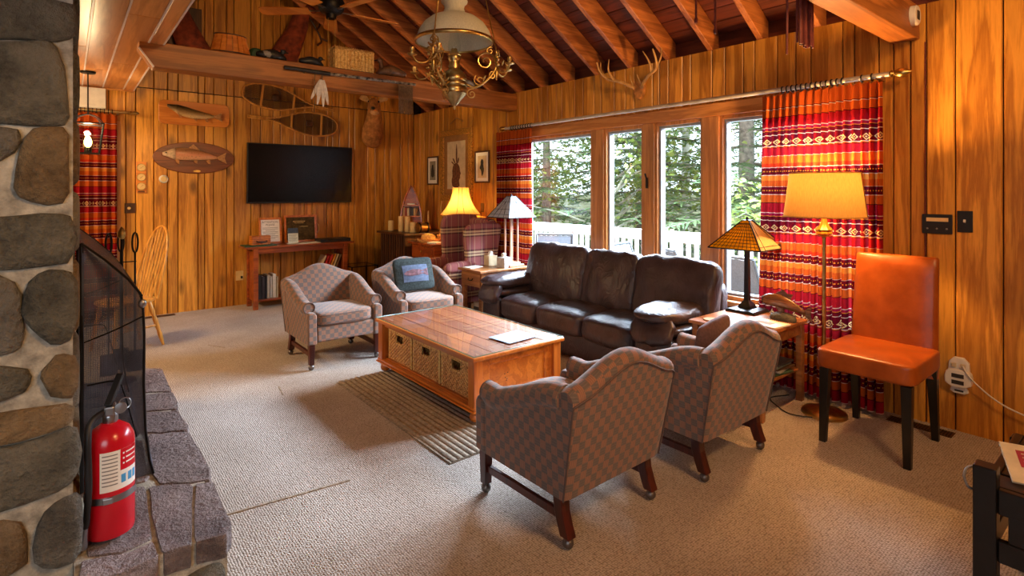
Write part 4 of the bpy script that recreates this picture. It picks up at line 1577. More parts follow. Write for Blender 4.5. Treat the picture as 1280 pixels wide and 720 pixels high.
for k, (yc, w, sg) in enumerate(((4.435, 0.30, 1), (2.455, 0.36, -1))):
    arm = MB().cushion((3.72, yc + sg * 0.015, 0.215), (0.66, w * 0.80, 0.39), None, 10, 9, 0.05, 0.006, (3, 3, 3), 6 + k).build('arm', M['leather'], sofa, smooth=180)
    MB().cushion((3.66, yc, 0.455), (0.74, w * 1.0, 0.115), Matrix.Rotation(RAD(2), 4, 'Y'), 14, 3.2, 0.25, 0.014, (6, 8, 8), 20 + k * 5).build('arm_roll', M['leather'], arm, smooth=180)
    MB().cushion((3.65, yc - sg * 0.01, 0.562), (0.80, w * 1.06, 0.165), Matrix.Rotation(RAD(2), 4, 'Y'), 18, 3.0, 0.35, 0.020, (5, 9, 8), 31 + k * 5).build('arm_pad', M['leather'], arm, smooth=180)
    MB().cushion((3.335, yc, 0.475), (0.13, w * 1.0, 0.24), Matrix.Rotation(RAD(30), 4, 'Y'), 14, 3.0, 0.25, 0.014, (8, 8, 8), 51 + k * 5, axis=0).build('arm_front_roll', M['leather'], arm, smooth=180)
    MB().cushion((3.37, yc, 0.23), (0.10, w * 0.92, 0.40), None, 10, 5.0, 0.15, 0.008, (6, 6, 6), 61 + k, axis=0).build('arm_front_panel', M['leather'], arm, smooth=180)
MB().cushion((4.03, 3.42, 0.42), (0.14, 2.28, 0.78), Matrix.Rotation(RAD(6), 4, 'Y'), 9, 9, 0.1, 0.004, (3, 3, 3), 8, axis=0).build('back_frame', M['leather'], sofa, smooth=180)
m = MB()
for x in (3.45, 3.95):
    for y in (2.32, 4.42):
        MB().cyl((x, y, 0), (x, y, 0.05), 0.025, 0.03, 12).build('foot', M['black'], sofa, smooth=50)

# ------------------------------------------------------------------ cognac parsons chair (faces -x)
pc = thing('dining_chair', 'cognac leather high backed chair with black legs against the right wall', 'chair', (3.765, 1.135, 0))
MB().cushion((-0.02, 0, 0.500), (0.545, 0.50, 0.13), None, 12, 11, 0.10, 0.0, axis=2).build('seat', M['cognac'], pc, smooth=180)
secs = []
for k in range(15):
    t = k / 14
    z = 0.38 + 0.70 * t
    rake = 0.235 + 0.055 * t + 0.02 * t * t
    half = 0.232 - 0.012 * t
    th = 0.072 - 0.018 * t
    cz = 0
    if t > 0.93:
        th *= 0.8
    sec = []
    for a in range(0, 360, 15):
        a = RAD(a)
        c_, s_ = math.cos(a), math.sin(a)
        d = (abs(c_) ** 6 + abs(s_) ** 6) ** (1 / 6)
        sec.append(V(rake + th / 2 * c_ / d - .012 * (1 - (s_ / d) ** 2) * (c_ < 0), half * s_ / d, z))
    secs.append(sec)
top_ = [V(p.x * 0.45 + (0.235 + 0.075) * 0.55, p.y * 0.975, 1.092) for p in secs[-1]]
secs.append(top_)
MB().loft(secs).build('backrest', M['cognac'], pc, smooth=60)
for sx, sy in ((-1, -1), (-1, 1), (1, -1), (1, 1)):
    rx = -0.245 if sx < 0 else 0.225
    bx = -0.262 if sx < 0 else 0.270
    MB().bar((rx, sy * 0.205, 0.44), (bx, sy * 0.212, 0.0), 0.052, 0.052, 0.036, 0.036, up=(0, 1, 0)).build('leg', M['blackwood'], pc, bevel=0.003)

# ------------------------------------------------------------------ floor lamp
lamp = thing('floor_lamp', 'brass floor lamp with a lit yellow drum shade by the right curtain', 'lamp', (3.93, 1.505, 0))
MB().lathe([(0.138, 0.0), (0.138, 0.012), (0.130, 0.022), (0.10, 0.032), (0.04, 0.042), (0.018, 0.06)], (0, 0, 0), 32).build('base', M['brass'], lamp, smooth=40)
MB().cyl((0, 0, 0.05), (0, 0, 1.20), 0.0115, n=12).build('pole', M['brass'], lamp, smooth=60)
secs = []
for r, z in ((0.014, 1.185), (0.035, 1.20), (0.05, 1.212), (0.042, 1.225), (0.052, 1.238), (0.030, 1.262), (0.018, 1.29), (0.013, 1.33)):
    secs.append([V(r * (1 + 0.10 * math.cos(8 * a)) * math.cos(a), r * (1 + 0.10 * math.cos(8 * a)) * math.sin(a), z) for a in [2 * PI * k / 32 for k in range(32)]])
MB().loft(secs).build('font_cap', M['brass'], lamp, smooth=50)
MB().cyl((0, 0, 1.32), (0, 0, 1.42), 0.016, n=12).build('socket', M['brass'], lamp, smooth=60)
MB().ball((0, 0, 1.47), (0.03, 0.03, 0.045)).build('bulb', M['bulb'], lamp, smooth=180)


def drum(mb, r0, r1, z0, z1, n=48, m=6, th=0.002):
    secs = []
    for k in range(m + 1):
        t = k / m
        secs.append([V((r0 + (r1 - r0) * t) * math.cos(a), (r0 + (r1 - r0) * t) * math.sin(a), z0 + (z1 - z0) * t) for a in [2 * PI * q / n for q in range(n)]])
    return mb.loft(secs, True, False)


sh = drum(MB(), 0.246, 0.210, 1.325, 1.615).build('lamp_shade', M['shade_linen'], lamp, smooth=180)
for r, z in ((0.246, 1.325), (0.210, 1.615)):
    MB().tube([V(r * math.cos(a), r * math.sin(a), z) for a in [2 * PI * q / 48 for q in range(48)]], 0.004, 6, True).build('trim_band', M['shade_linen'], sh, smooth=60)
a0 = RAD(-82)
MB().bar((0.249 * math.cos(a0), 0.249 * math.sin(a0), 1.327), (0.213 * math.cos(a0), 0.213 * math.sin(a0), 1.613), 0.010, 0.003).build('seam', plain('shade_seam', (150, 104, 40), 0.8), sh)
m = MB()
for k in range(3):
    a = 2 * PI * k / 3
    m.tube([V(0, 0, 1.60), V(0.209 * math.cos(a), 0.209 * math.sin(a), 1.61)], 0.002, 5)
m.build('spider', M['brass'], lamp)
pl = point_light('floor_lamp_light', (3.93, 1.505, 1.53), 105, (1.0, 0.54, 0.18), 0.05)

# ------------------------------------------------------------------ oak lamp table by the sofa with its things
et = thing('side_table', 'square oak lamp table between the sofa and the right curtain', 'side table', (3.765, 1.945, 0))
MB().box(-0.335, 0.325, -0.27, 0.27, 0.555, 0.580).build('table_top', M['oak'], et, bevel=0.004)
for sx in (-1, 1):
    for sy in (-1, 1):
        MB().box(sx * .29 - .022, sx * .29 + .022, sy * .232 - .022, sy * .232 + .022, 0, 0.555).build('leg', M['oak'], et, bevel=0.004)
for s in (-1, 1):
    MB().box(-.27, .27, s * .232 - .01, s * .232 + .01, 0.475, 0.555).build('apron', M['oak'], et)
    MB().box(s * .29 - .01, s * .29 + .01, -.212, .212, 0.475, 0.555).build('apron', M['oak'], et)
MB().box(-.288, .288, -.230, .230, 0.215, 0.232).build('shelf', M['oak'], et, bevel=0.003)
MAGC = [(70, 92, 70), (198, 190, 176), (96, 70, 52), (120, 134, 120), (60, 60, 64)]
MAGL = ['dark green magazine at the bottom of the pile under the oak table', 'cream magazine second from the bottom of the pile under the oak table',
        'brown magazine in the middle of the pile under the oak table', 'sage magazine second from the top of the pile under the oak table',
        'charcoal magazine on top of the pile under the oak table']
for k in range(5):
    o = MB().box(-.11, .11, -.145, .145, 0, 0.012 + .004 * (k % 2)).build('magazine', plain('magazine_cover_%d' % k, MAGC[k], 0.4), bevel=.002)
    o.location = (3.84 + 0.012 * (k % 3), 1.86 + .01 * (k % 2), 0.2325 + 0.0165 * k)
    o.rotation_euler = (0, 0, RAD(rnd.uniform(-9, 9)))
    tag(o, MAGL[k], 'magazine', 'magazines under the oak table')


def panel_lamp(name, label, loc, half_b, half_t, zb, zt, mats, lattice, column, base, glassname):
    """four sided stained glass shade"""
    L = thing(name, label, 'lamp', loc)
    base(L)
    column(L)
    for k in range(4):
        Rm = Matrix.Rotation(RAD(90 * k), 4, 'Z')
        P = lambda u, v, d=0.0: Rm @ V(half_b + (half_t - half_b) * v + d, (-1 + 2 * u) * (half_b + (half_t - half_b) * v), zb + (zt - zb) * v)
        pm = MB().add([P(0, 0), P(1, 0), P(1, 1), P(0, 1), P(0, 0, -.004), P(1, 0, -.004), P(1, 1, -.004), P(0, 1, -.004)],
                      [(0, 1, 2, 3), (7, 6, 5, 4), (0, 4, 5, 1), (1, 5, 6, 2), (2, 6, 7, 3), (3, 7, 4, 0)]).build('glass_panel', mats[k], L)
        m = MB()
        lattice(m, P, k)
        m.build('lead_lines', M['iron'], pm)
        MB().tube([P(0, 0), P(0, 1)], 0.005, 6).build('corner_lead', M['iron'], L, smooth=60)
        MB().tube([P(0, 0), P(1, 0)], 0.005, 6).build('rim_lead', M['iron'], L, smooth=60)
    MB().box(-half_t, half_t, -half_t, half_t, zt - .003, zt + .006).build('shade_cap', M['iron'], L, bevel=.002)
    MB().lathe([(0.012, zt), (0.010, zt + .02), (0.003, zt + .03)], (0, 0, 0), 10).build('finial', M['iron'], L, smooth=50)
    MB().ball((0, 0, zb + .07), (0.026, 0.026, 0.04)).build('bulb', M['bulb'] if glassname == 'lit' else M['opal'], L, smooth=180)
    return L


def base_a(L):
    MB().loft([[V(sx * h, sy * h, z) for sx, sy in ((-1, -1), (1, -1), (1, 1), (-1, 1))] for h, z in ((.115, 0), (.115, .012), (.105, .022), (.05, .03), (.05, .034))]).build('base', M['blackwood'], L, bevel=.003)
    MB().loft([[V(sx * h, sy * h, z) for sx, sy in ((-1, -1), (1, -1), (1, 1), (-1, 1))] for h, z in ((.05, .034), (.045, .05), (.02, .085), (.018, .095))]).build('base_block', M['blackwood'], L, bevel=.003)


def col_a(L):
    MB().loft([[V(sx * h, sy * h, z) for sx, sy in ((-1, -1), (1, -1), (1, 1), (-1, 1))] for h, z in ((.019, .09), (.015, .50), (.015, .68))]).build('column', M['blackwood'], L, bevel=.003)


def lat_a(m, P, k):
    if k == 2:       # the grid panel, turned to the room
        for q in range(1, 12):
            m.tube([P(q / 12, 0.04, .001), P(q / 12, 0.92, .001)], 0.0022, 4)
        for q in range(1, 9):
            m.tube([P(0.02, q / 9, .001), P(0.98, q / 9, .001)], 0.0022, 4)
    else:
        for q in (0.18, 0.82):
            m.tube([P(q, 0, .001), P(0.5 + (q - .5) * 0.9, 1, .001)], 0.0025, 4)
        m.tube([P(0, .12, .001), P(1, .12, .001)], 0.0025, 4)


panel_lamp('table_lamp', 'mission style lamp with an amber stained glass shade on the oak table', (4.00, 2.075, 0.5805), 0.205, 0.028, 0.485, 0.690,
           [M['glass_amber'], M['glass_amber'], M['glass_yellow'], M['glass_tan']], lat_a, col_a, base_a, 'lit')
point_light('amber_lamp_light', (4.00, 2.075, 0.5805 + 0.545), 9, (1.0, 0.64, 0.26), 0.03)

o = MB().lathe([(0.048, 0), (0.05, 0.003), (0.05, 0.008), (0.044, 0.010)], (0, 0, 0), 24).build('coaster', plain('cork_coaster', (196, 164, 122), 0.7), smooth=40)
o.location = (3.53, 2.10, 0.5805)
tag(o, 'round pale coaster on the front corner of the oak table', 'coaster')
nb = thing('notebook', 'spiral bound pale notebook lying on the oak table', 'notebook', (3.72, 1.80, 0.5805), RAD(-6))
MB().box(-.095, .095, -.125, .125, 0, 0.012).build('pages', M['paper'], nb, bevel=.002)
MB().box(-.045, .02, -.06, .06, 0.0121, 0.0128).build('title_plate', M['inkgrey'], nb)
m = MB()
for k in range(16):
    yy = -.115 + k * .0153
    m.tube([V(.095 + .006 * math.cos(a), yy, .007 + .008 * math.sin(a)) for a in [2 * PI * q / 8 for q in range(8)]], 0.0012, 4, True)
m.build('spiral_binding', M['iron'], nb)
M['carving'] = wood('carved_fish_wood', (60, 34, 20), (140, 92, 56), 1, 0.25, 2.0, 0.1)
fs = thing('fish_carving', 'carved wooden fish leaping over a stone on the oak table', 'carving', (3.93, 1.775, 0.5805))
st = smoothpoly([(-.09, -.05), (.08, -.045), (.10, .02), (.05, .05), (-.06, .05), (-.10, .0)], 2)
MB().loft([[V(b * s, a * s, z) for a, b in st] for s, z in ((.96, 0), (1, .012), (.92, .035), (.5, .052))]).build('stone_base', M['stone_dark'], fs, smooth=50)
fsec = []
for k in range(15):
    t = k / 14
    y = 0.15 - 0.30 * t
    zc = 0.125 - 0.055 * t + .03 * math.sin(PI * t)
    rad = 0.055 * (math.sin(PI * min(1, (t * 0.82 + 0.10))) ** 0.7) * (1 - 0.45 * t) + 0.004
    fsec.append([V(rad * 0.55 * math.cos(a), y, zc + rad * math.sin(a)) for a in [2 * PI * q / 12 for q in range(12)]])
MB().loft(fsec).build('fish_body', M['carving'], fs, smooth=180)
fin = lambda pts, w=.006: MB().prism(pts, lambda u, v, d: V(d, u, v), -w / 2, w / 2)
fin([(0.05, .185), (0.0, .215), (-.03, .19), (-.07, .19), (-.05, .15), (.04, .16)]).build('dorsal_fin', M['carving'], fs, bevel=.002)
fin([(-.13, .085), (-.19, .125), (-.185, .06), (-.20, .01), (-.15, .05)]).build('tail_fin', M['carving'], fs, bevel=.002)
fin([(0.06, .09), (0.03, .055), (0.0, .06), (.02, .10)]).build('belly_fin', M['carving'], fs, bevel=.002)
MB().cyl((0, 0.0, .04), (0, 0.0, .11), .008).build('peg', M['carving'], fs)

# cables beside the floor lamp
o = MB().tube(curve_pts([(4.08, 1.80, .006), (3.92, 1.86, .006), (3.80, 1.75, .006), (3.74, 1.64, .006), (3.80, 1.52, .006), (3.84, 1.50, .006)], 6), 0.004, 6).build('cable', M['plasticblack'], smooth=60)
tag(o, 'thin black lamp cord looping over the carpet beside the floor lamp base', 'cord')

# ------------------------------------------------------------------ television and the console under it
tv = thing('television', 'large black flat television on the panelled far wall', 'television', (2.515, YW - 0.001, 1.73), 0)
til = Matrix.Rotation(RAD(2.5), 4, 'X')
MB().box(-0.71, 0.71, -0.10, -0.055, -0.40, 0.40, til).build('housing', M['plasticblack'], tv, bevel=0.006)
MB().box(-0.698, 0.698, -0.1025, -0.0995, -0.380, 0.388, til).build('screen', M['screenblack'], tv)
MB().box(-0.22, 0.22, -0.052, 0.0, -0.2, 0.2).build('wall_mount', M['iron'], tv)

cs = thing('console_table', 'cherry console table with a low shelf under the television', 'console table', (2.40, 7.47, 0))
MB().box(-0.70, 0.70, -0.185, 0.20, 0.765, 0.792).build('table_top', M['cherry'], cs, bevel=0.004)
for sx in (-1, 1):
    for sy in (-0.145, 0.165):
        MB().box(sx * .58 - .028, sx * .58 + .028, sy - .028, sy + .028, 0, 0.765).build('leg', M['cherry'], cs, bevel=0.004)
    MB().box(sx * .58 - .008, sx * .58 + .008, -.12, .14, 0.10, 0.72).build('side_panel', M['cherry'], cs)
MB().box(-.552, .552, -.160, -.135, 0.700, 0.765).build('apron', M['cherry'], cs, bevel=.003)
MB().box(-.572, .572, -.14, .16, 0.095, 0.112).build('low_shelf', M['cherry'], cs, bevel=.003)
MB().box(0.05, .572, -.13, .16, 0.36, 0.376).build('short_shelf', M['cherry'], cs, bevel=.003)
MB().box(0.05, .064, -.12, .15, 0.112, 0.36).build('shelf_support', M['cherry'], cs)


def book(loc, w, h, d, colour, label, group, lean=0.0, rz=0.0, cat='book', nm='book'):
    """upright book: spine to -y, w along x; lean about y in degrees"""
    b = thing(nm, label, cat, loc, rz, group)
    T = Matrix.Rotation(RAD(lean), 4, 'Y')
    key = 'cover_%d_%d_%d' % colour
    if key not in M:
        M[key] = plain(key, colour, 0.5, 0, 0.08)
    sh = V(0, 0, 0)
    if lean > 0:
        sh = V(0, 0, math.sin(RAD(lean)) * w)
    m = MB()
    m.box(0, 0.003, 0, d, 0, h, T); m.box(w - .003, w, 0, d, 0, h, T); m.box(0, w, 0, .004, 0, h, T)
    m.v = [tuple(V(*p) + sh) for p in m.v]
    m.build('cover', M[key], b, bevel=.001, seg=1)
    m = MB().box(.003, w - .003, .004, d - .006, .004, h - .004, T)
    m.v = [tuple(V(*p) + sh) for p in m.v]
    m.build('page_block', M['paper'], b)
    return b


low = [((30, 26, 28), .045, .30, 'black binder at the left end of the low console shelf'),
       ((62, 50, 50), .034, .285, 'dark grey book between the black binder and the cream binder'),
       ((24, 24, 30), .020, .29, 'thin black book beside the cream binder on the low shelf'),
       ((206, 198, 170), .030, .30, 'cream binder in the middle of the low shelf row'),
       ((190, 186, 172), .030, .28, 'pale grey binder right of the cream binder on the low shelf'),
       ((214, 204, 184), .040, .305, 'wide ivory binder second from the right end of the low shelf row'),
       ((170, 150, 116), .024, .27, 'tan book at the right end of the low shelf row')]
x = 1.868
for colour, w, h, label in low:
    book((x, 7.40, 0.1125), w, h, 0.20, colour, label, 'binders on the low console shelf')
    x += w + 0.004
lean = [((204, 182, 152), .022, .245, 'beige book leaning at the left end of the upper console row'),
        ((178, 30, 30), .030, .235, 'red book leaning second from the left on the upper console row'),
        ((196, 52, 34), .028, .245, 'orange red book leaning in the middle of the upper console row'),
        ((226, 150, 50), .020, .255, 'yellow book leaning right of the orange red one'),
        ((210, 190, 150), .022, .255, 'cream book leaning second from the right on the upper console row'),
        ((120, 90, 60), .022, .25, 'brown book leaning at the right end of the upper console row')]
x = 2.64
for colour, w, h, label in lean:
    book((x, 7.40, 0.3765), w, h, 0.18, colour, label, 'books leaning under the console top', 22)
    x += w / math.cos(RAD(22)) + 0.016


def frame(name, label, loc, w, h, bw, mat, rx=0.0, rz=0.0, cat='picture', d=0.02, mount=None):
    """picture frame, face to -y, bottom edge on the origin"""
    f = thing(name, label, cat, loc, rz)
    T = Matrix.Rotation(RAD(rx), 4, 'X')
    m = MB()
    for a in ((-w / 2, w / 2, 0, bw), (-w / 2, w / 2, h - bw, h), (-w / 2, -w / 2 + bw, bw, h - bw), (w / 2 - bw, w / 2, bw, h - bw)):
        m.box(a[0], a[1], 0, d, a[2], a[3], T)
    m.build('frame', mat, f, bevel=0.003)
    mt = MB().box(-w / 2 + bw * .8, w / 2 - bw * .8, d * .45, d * .8, bw * .8, h - bw * .8, T).build('backing', mount or M['paper'], f)
    return f, T


TX = Matrix.Rotation(RAD(90), 4, 'X')
f, T = frame('framed_notice', 'wood framed white notice headed attention please on the console', (2.075, 7.575, 0.7935), 0.29, 0.35, 0.028, M['pine'], -8)
text_part('heading', 'ATTENTION\nPLEASE', 0.036, T @ Matrix.Translation((0, 0.0085, 0.270)) @ TX, M['ink'], f)
m = MB()
for k in range(9):
    w = 0.095 if k % 3 != 2 else 0.06
    m.box(-w, w, 0.0075, 0.0088, 0.212 - k * 0.018, 0.217 - k * 0.018, T)
m.build('fine_print', M['inkgrey'], f)
M['map'] = stone_mat('brown_aerial_picture', (52, 42, 24), (124, 98, 56), 16)
f, T = frame('framed_picture', 'wood framed brown picture with brass side handles on the console', (2.475, 7.60, 0.7935), 0.44, 0.37, 0.03, M['pine'], -6, 0, mount=M['map'])
for s in (-1, 1):
    MB().tube([T @ V(s * 0.225, 0.004, 0.12), T @ V(s * 0.242, -0.004, 0.15), T @ V(s * 0.242, -0.004, 0.22), T @ V(s * 0.225, 0.004, 0.25)], 0.006, 6).build('side_handle', M['brass'], f, smooth=60)
m = MB()
for k, (a, b, c, d) in enumerate(((-.10, .06, .28, .29), (-.08, .04, .26, .268), (-.02, .10, .21, .216), (-.14, -.04, .14, .146))):
    m.box(a, b, 0.0075, 0.009, c, d, T)
m.build('caption_lines', M['brass'], f)
sg_ = thing('leaflet_holder', 'clear holder with a printed card in front of the brown picture', 'holder', (2.32, 7.45, 0.7935), RAD(-4))
T = Matrix.Rotation(RAD(-10), 4, 'X')
MB().box(-.068, .068, -.012, -.009, 0.004, 0.21, T).build('front_pane', M['glass'], sg_)
cd = MB().box(-.064, .064, -.008, -.005, 0.006, 0.205, T).build('card', M['paper'], sg_)
MB().box(-.064, .064, -.0088, -.0082, 0.135, 0.205, T).build('card_picture', M['bluefield'], cd)
m = MB()
for k in range(7):
    m.box(-.052, .052 - .01 * (k % 3), -.0088, -.0082, 0.118 - k * .015, 0.122 - k * .015, T)
m.build('fine_print', M['inkgrey'], cd)
MB().box(-.075, .075, -.06, .05, 0, 0.005).build('foot', M['paper'], sg_, bevel=.001)
o = MB().box(-.16, .16, -.10, .10, 0, 0.006).build('leaflet', M['paper'], bevel=.001)
o.location = (2.52, 7.42, 0.7925)
o.rotation_euler = (0, 0, RAD(6))
tag(o, 'flat white leaflet lying right of the clear card holder', 'leaflet')
o = MB().box(-.19, .19, -.13, .13, 0, 0.014).build('flat_book', M['green'], bevel=.003)
o.location = (1.885, 7.43, 0.7925)
tag(o, 'flat dark green book under the small wooden case on the console', 'book')
wc = thing('wooden_case', 'small pale wooden case with a dark handle on the green book', 'box', (1.90, 7.44, 0.8070), RAD(6))
MB().box(-.115, .115, -.06, .06, 0, 0.115).build('body', M['pine'], wc, bevel=.006)
m = MB()
for k in range(4):
    m.box(-.116, .116, -.0615, .0615, 0.02 + k * .026, 0.023 + k * .026)
m.build('slat_grooves', M['darkwood'], wc)
MB().tube(curve_pts([(-.06, -.062, .05), (-.055, -.085, .04), (0, -.092, .036), (.055, -.085, .04), (.06, -.062, .05)], 4), .008, 8).build('handle', M['darkwood'], wc, smooth=60)
o = MB().box(-.21, .21, -.12, .12, 0, 0.045).build('disc_player', M['plasticblack'], bevel=.004)
o.location = (2.855, 7.45, 0.7925)
tag(o, 'flat black disc player at the right end of the console', 'disc player')
gt = thing('glass_side_table', 'low glass topped iron table right of the console', 'side table', (3.23, 7.42, 0))
MB().box(-.20, .20, -.20, .20, 0.440, 0.448).build('glass_top', M['tableglass'], gt)
for sx in (-1, 1):
    MB().bar((sx * .19, -.20, .434), (sx * .19, .20, .434), .012).build('rail', M['iron'], gt)
    MB().bar((-.20, sx * .19, .434), (.20, sx * .19, .434), .012).build('rail', M['iron'], gt)
    for sy in (-1, 1):
        MB().box(sx * .19 - .008, sx * .19 + .008, sy * .19 - .008, sy * .19 + .008, 0, .43).build('leg', M['iron'], gt)

# ------------------------------------------------------------------ on the far wall


def fish(parent, cx, cz, L, H, body, fin_m, bend=0.0, arch=0.0, y0=-0.03, dorsal=True):
    secs = []
    for k in range(19):
        t = k / 18
        x = cx - L / 2 + t * L * 0.86
        r = H * (math.sin(PI * min(1, 0.05 + t * 0.93)) ** 0.62) * (1 - 0.55 * t ** 1.5) * .5 * (0.40 + 0.60 * min(1, t / 0.22)) + 0.006
        z = cz + bend * (t - .5) + arch * math.sin(PI * t)
        secs.append([V(x, y0 - 0.02 + 0.55 * r * math.cos(a), z + r * math.sin(a)) for a in [2 * PI * q / 12 for q in range(12)]])
    b = MB().loft(secs).build('fish_body', body, parent, smooth=180)
    hd = []
    for s_ in secs[:5]:
        cc = sum(s_, V(0, 0, 0)) / len(s_)
        hd.append([cc + (p - cc) * 1.03 for p in s_])
    MB().loft(hd).build('gill_cover', M['silverhead'] if dorsal else body, b, smooth=180)
    ex_, ez = cx - L / 2 + 0.84 * L, cz + bend * .5
    pl_ = lambda pts, nm: MB().prism(pts, lambda u, v, d: V(u, d, v), y0 - .028, y0 - .02).build(nm, fin_m, parent, bevel=.002)
    pl_([(ex_, ez + .012), (ex_ + L * .15, ez + H * .42), (ex_ + L * .125, ez), (ex_ + L * .16, ez - H * .42), (ex_, ez - .012)], 'tail_fin')
    at = lambda t: (cx - L / 2 + t * L * .86, cz + bend * (t - .5) + arch * math.sin(PI * t))
    if dorsal:
        a, b2 = at(.45), at(.66)
        pl_([(a[0], a[1] + H * .42), ((a[0] + b2[0]) / 2 - .01, a[1] + H * .72), (b2[0], b2[1] + H * .36)], 'dorsal_fin')
    for t, s in ((.24, .95), (.56, .85), (.80, .75)):
        a = at(t)
        pl_([(a[0] - L * .03, a[1] - H * .32), (a[0] + L * .045, a[1] - H * .28 * s), (a[0] + L * .045, a[1] - H * .75 * s), (a[0] + L * .01, a[1] - H * .7 * s)], 'belly_fin')
    MB().ball((cx - L / 2 + L * .05, y0 - .05, at(.05)[1] + H * .08), .008).build('eye', M['black'], parent, smooth=180)
    return b


def board_xz(poly, mat, parent, d=0.022, nm='board'):
    return MB().prism(poly, lambda u, v, e: V(u, e, v), -d, -0.001).build(nm, mat, parent, bevel=.006)


pq = thing('fish_plaque', 'olive trout mounted on a rounded rectangular wood board', 'fish trophy', (1.225, YW, 2.452))
rr = []
for sx, sz, a0 in ((1, 1, 0), (-1, 1, 90), (-1, -1, 180), (1, -1, 270)):
    for k in range(6):
        a = RAD(a0 + k * 18)
        rr.append((sx * 0.325 + .06 * math.cos(a), sz * 0.085 + .06 * math.sin(a)))
rr = [(a * (1 if True else 1), b) for a, b in rr]
board_xz(rr, M['plaque'], pq)
fish(pq, 0.0, 0.028, 0.60, 0.135, M['fish1'], M['fin'], -0.10, -0.03, dorsal=False)
pq = thing('fish_plaque', 'rosy trout mounted on a dark oval wood board', 'fish trophy', (1.225, YW, 1.905))
board_xz([(0.445 * math.cos(2 * PI * k / 40), 0.195 * math.sin(2 * PI * k / 40)) for k in range(40)], M['plaque2'], pq)
fish(pq, 0.0, 0.02, 0.70, 0.175, M['fish2'], M['fin'], -0.03, 0.02)
MB().prism([(0.04 * math.cos(2 * PI * k / 16) + .02, 0.014 * math.sin(2 * PI * k / 16) - .165) for k in range(16)], lambda u, v, e: V(u, e, v), -0.025, -0.021).build('name_plate', M['brass'], pq)

wx = thing('weather_gauge', 'wooden panel of three round dials on the far wall', 'gauge', (0.668, YW, 1.655))
MB().box(-.052, .052, -.022, -.001, -.185, .185).build('board', M['plaque'], wx, bevel=.004)
for k, z in enumerate((0.115, 0.0, -0.108)):
    g = MB().lathe([(0.042, -.030), (0.042, -.022)], (0, 0, z), 24, 'y').build('dial', M['candle'], wx, smooth=40)
    MB().tube([V(.042 * math.cos(a), -.030, z + .042 * math.sin(a)) for a in [2 * PI * q / 24 for q in range(24)]], .004, 6, True).build('dial_rim', M['brass'], g, smooth=60)
    MB().bar((-.012, -.0315, z - .012), (.02, -.0315, z + .018), .003, .002).build('needle', M['ink'], g)
MB().box(-.034, .034, -.024, -.02, -.180, -.160).build('maker_plate', M['darkwood'], wx)
kb = thing('thermostat', 'round ivory thermostat on the far wall under the oval fish board', 'thermostat', (0.893, YW, 1.637))
MB().lathe([(0.048, -.001), (0.050, -.008), (0.048, -.022), (0.038, -.030)][::-1], (0, 0, 0), 28, 'y').build('body', M['white'], kb, smooth=40)
MB().lathe([(0.03, -.034), (0.034, -.028)], (0, 0, 0), 24, 'y').build('dial', M['candle'], kb, smooth=40)
sw = thing('switch_plate', 'dark brown switch plate with a brass knob on the far wall', 'switch', (0.562, YW, 1.292))
MB().box(-.055, .055, -.008, -.001, -.058, .058).build('plate', M['darkwood'], sw, bevel=.003)
MB().lathe([(0.014, -.026), (0.018, -.018), (0.012, -.008)], (-.012, 0, 0), 14, 'y').build('knob', M['candle'], sw, smooth=50)
ol = thing('outlet_plate', 'ivory outlet plate low on the far wall beside the console', 'outlet', (1.735, YW, 0.385))
MB().box(-.045, .045, -.007, -.001, -.062, .062).build('plate', M['candle'], ol, bevel=.003)
MB().box(0.012, .035, -.03, -.007, -.035, -.005).build('plug', M['plasticblack'], ol, bevel=.003)
ol = thing('outlet_plate', 'dark outlet plate on the window wall beside the small right print', 'outlet', (XW, 5.90, 1.27))
MB().box(-.007, -.001, -.035, .035, -.06, .06).build('plate', M['darkwood'], ol, bevel=.003)

# snowshoes


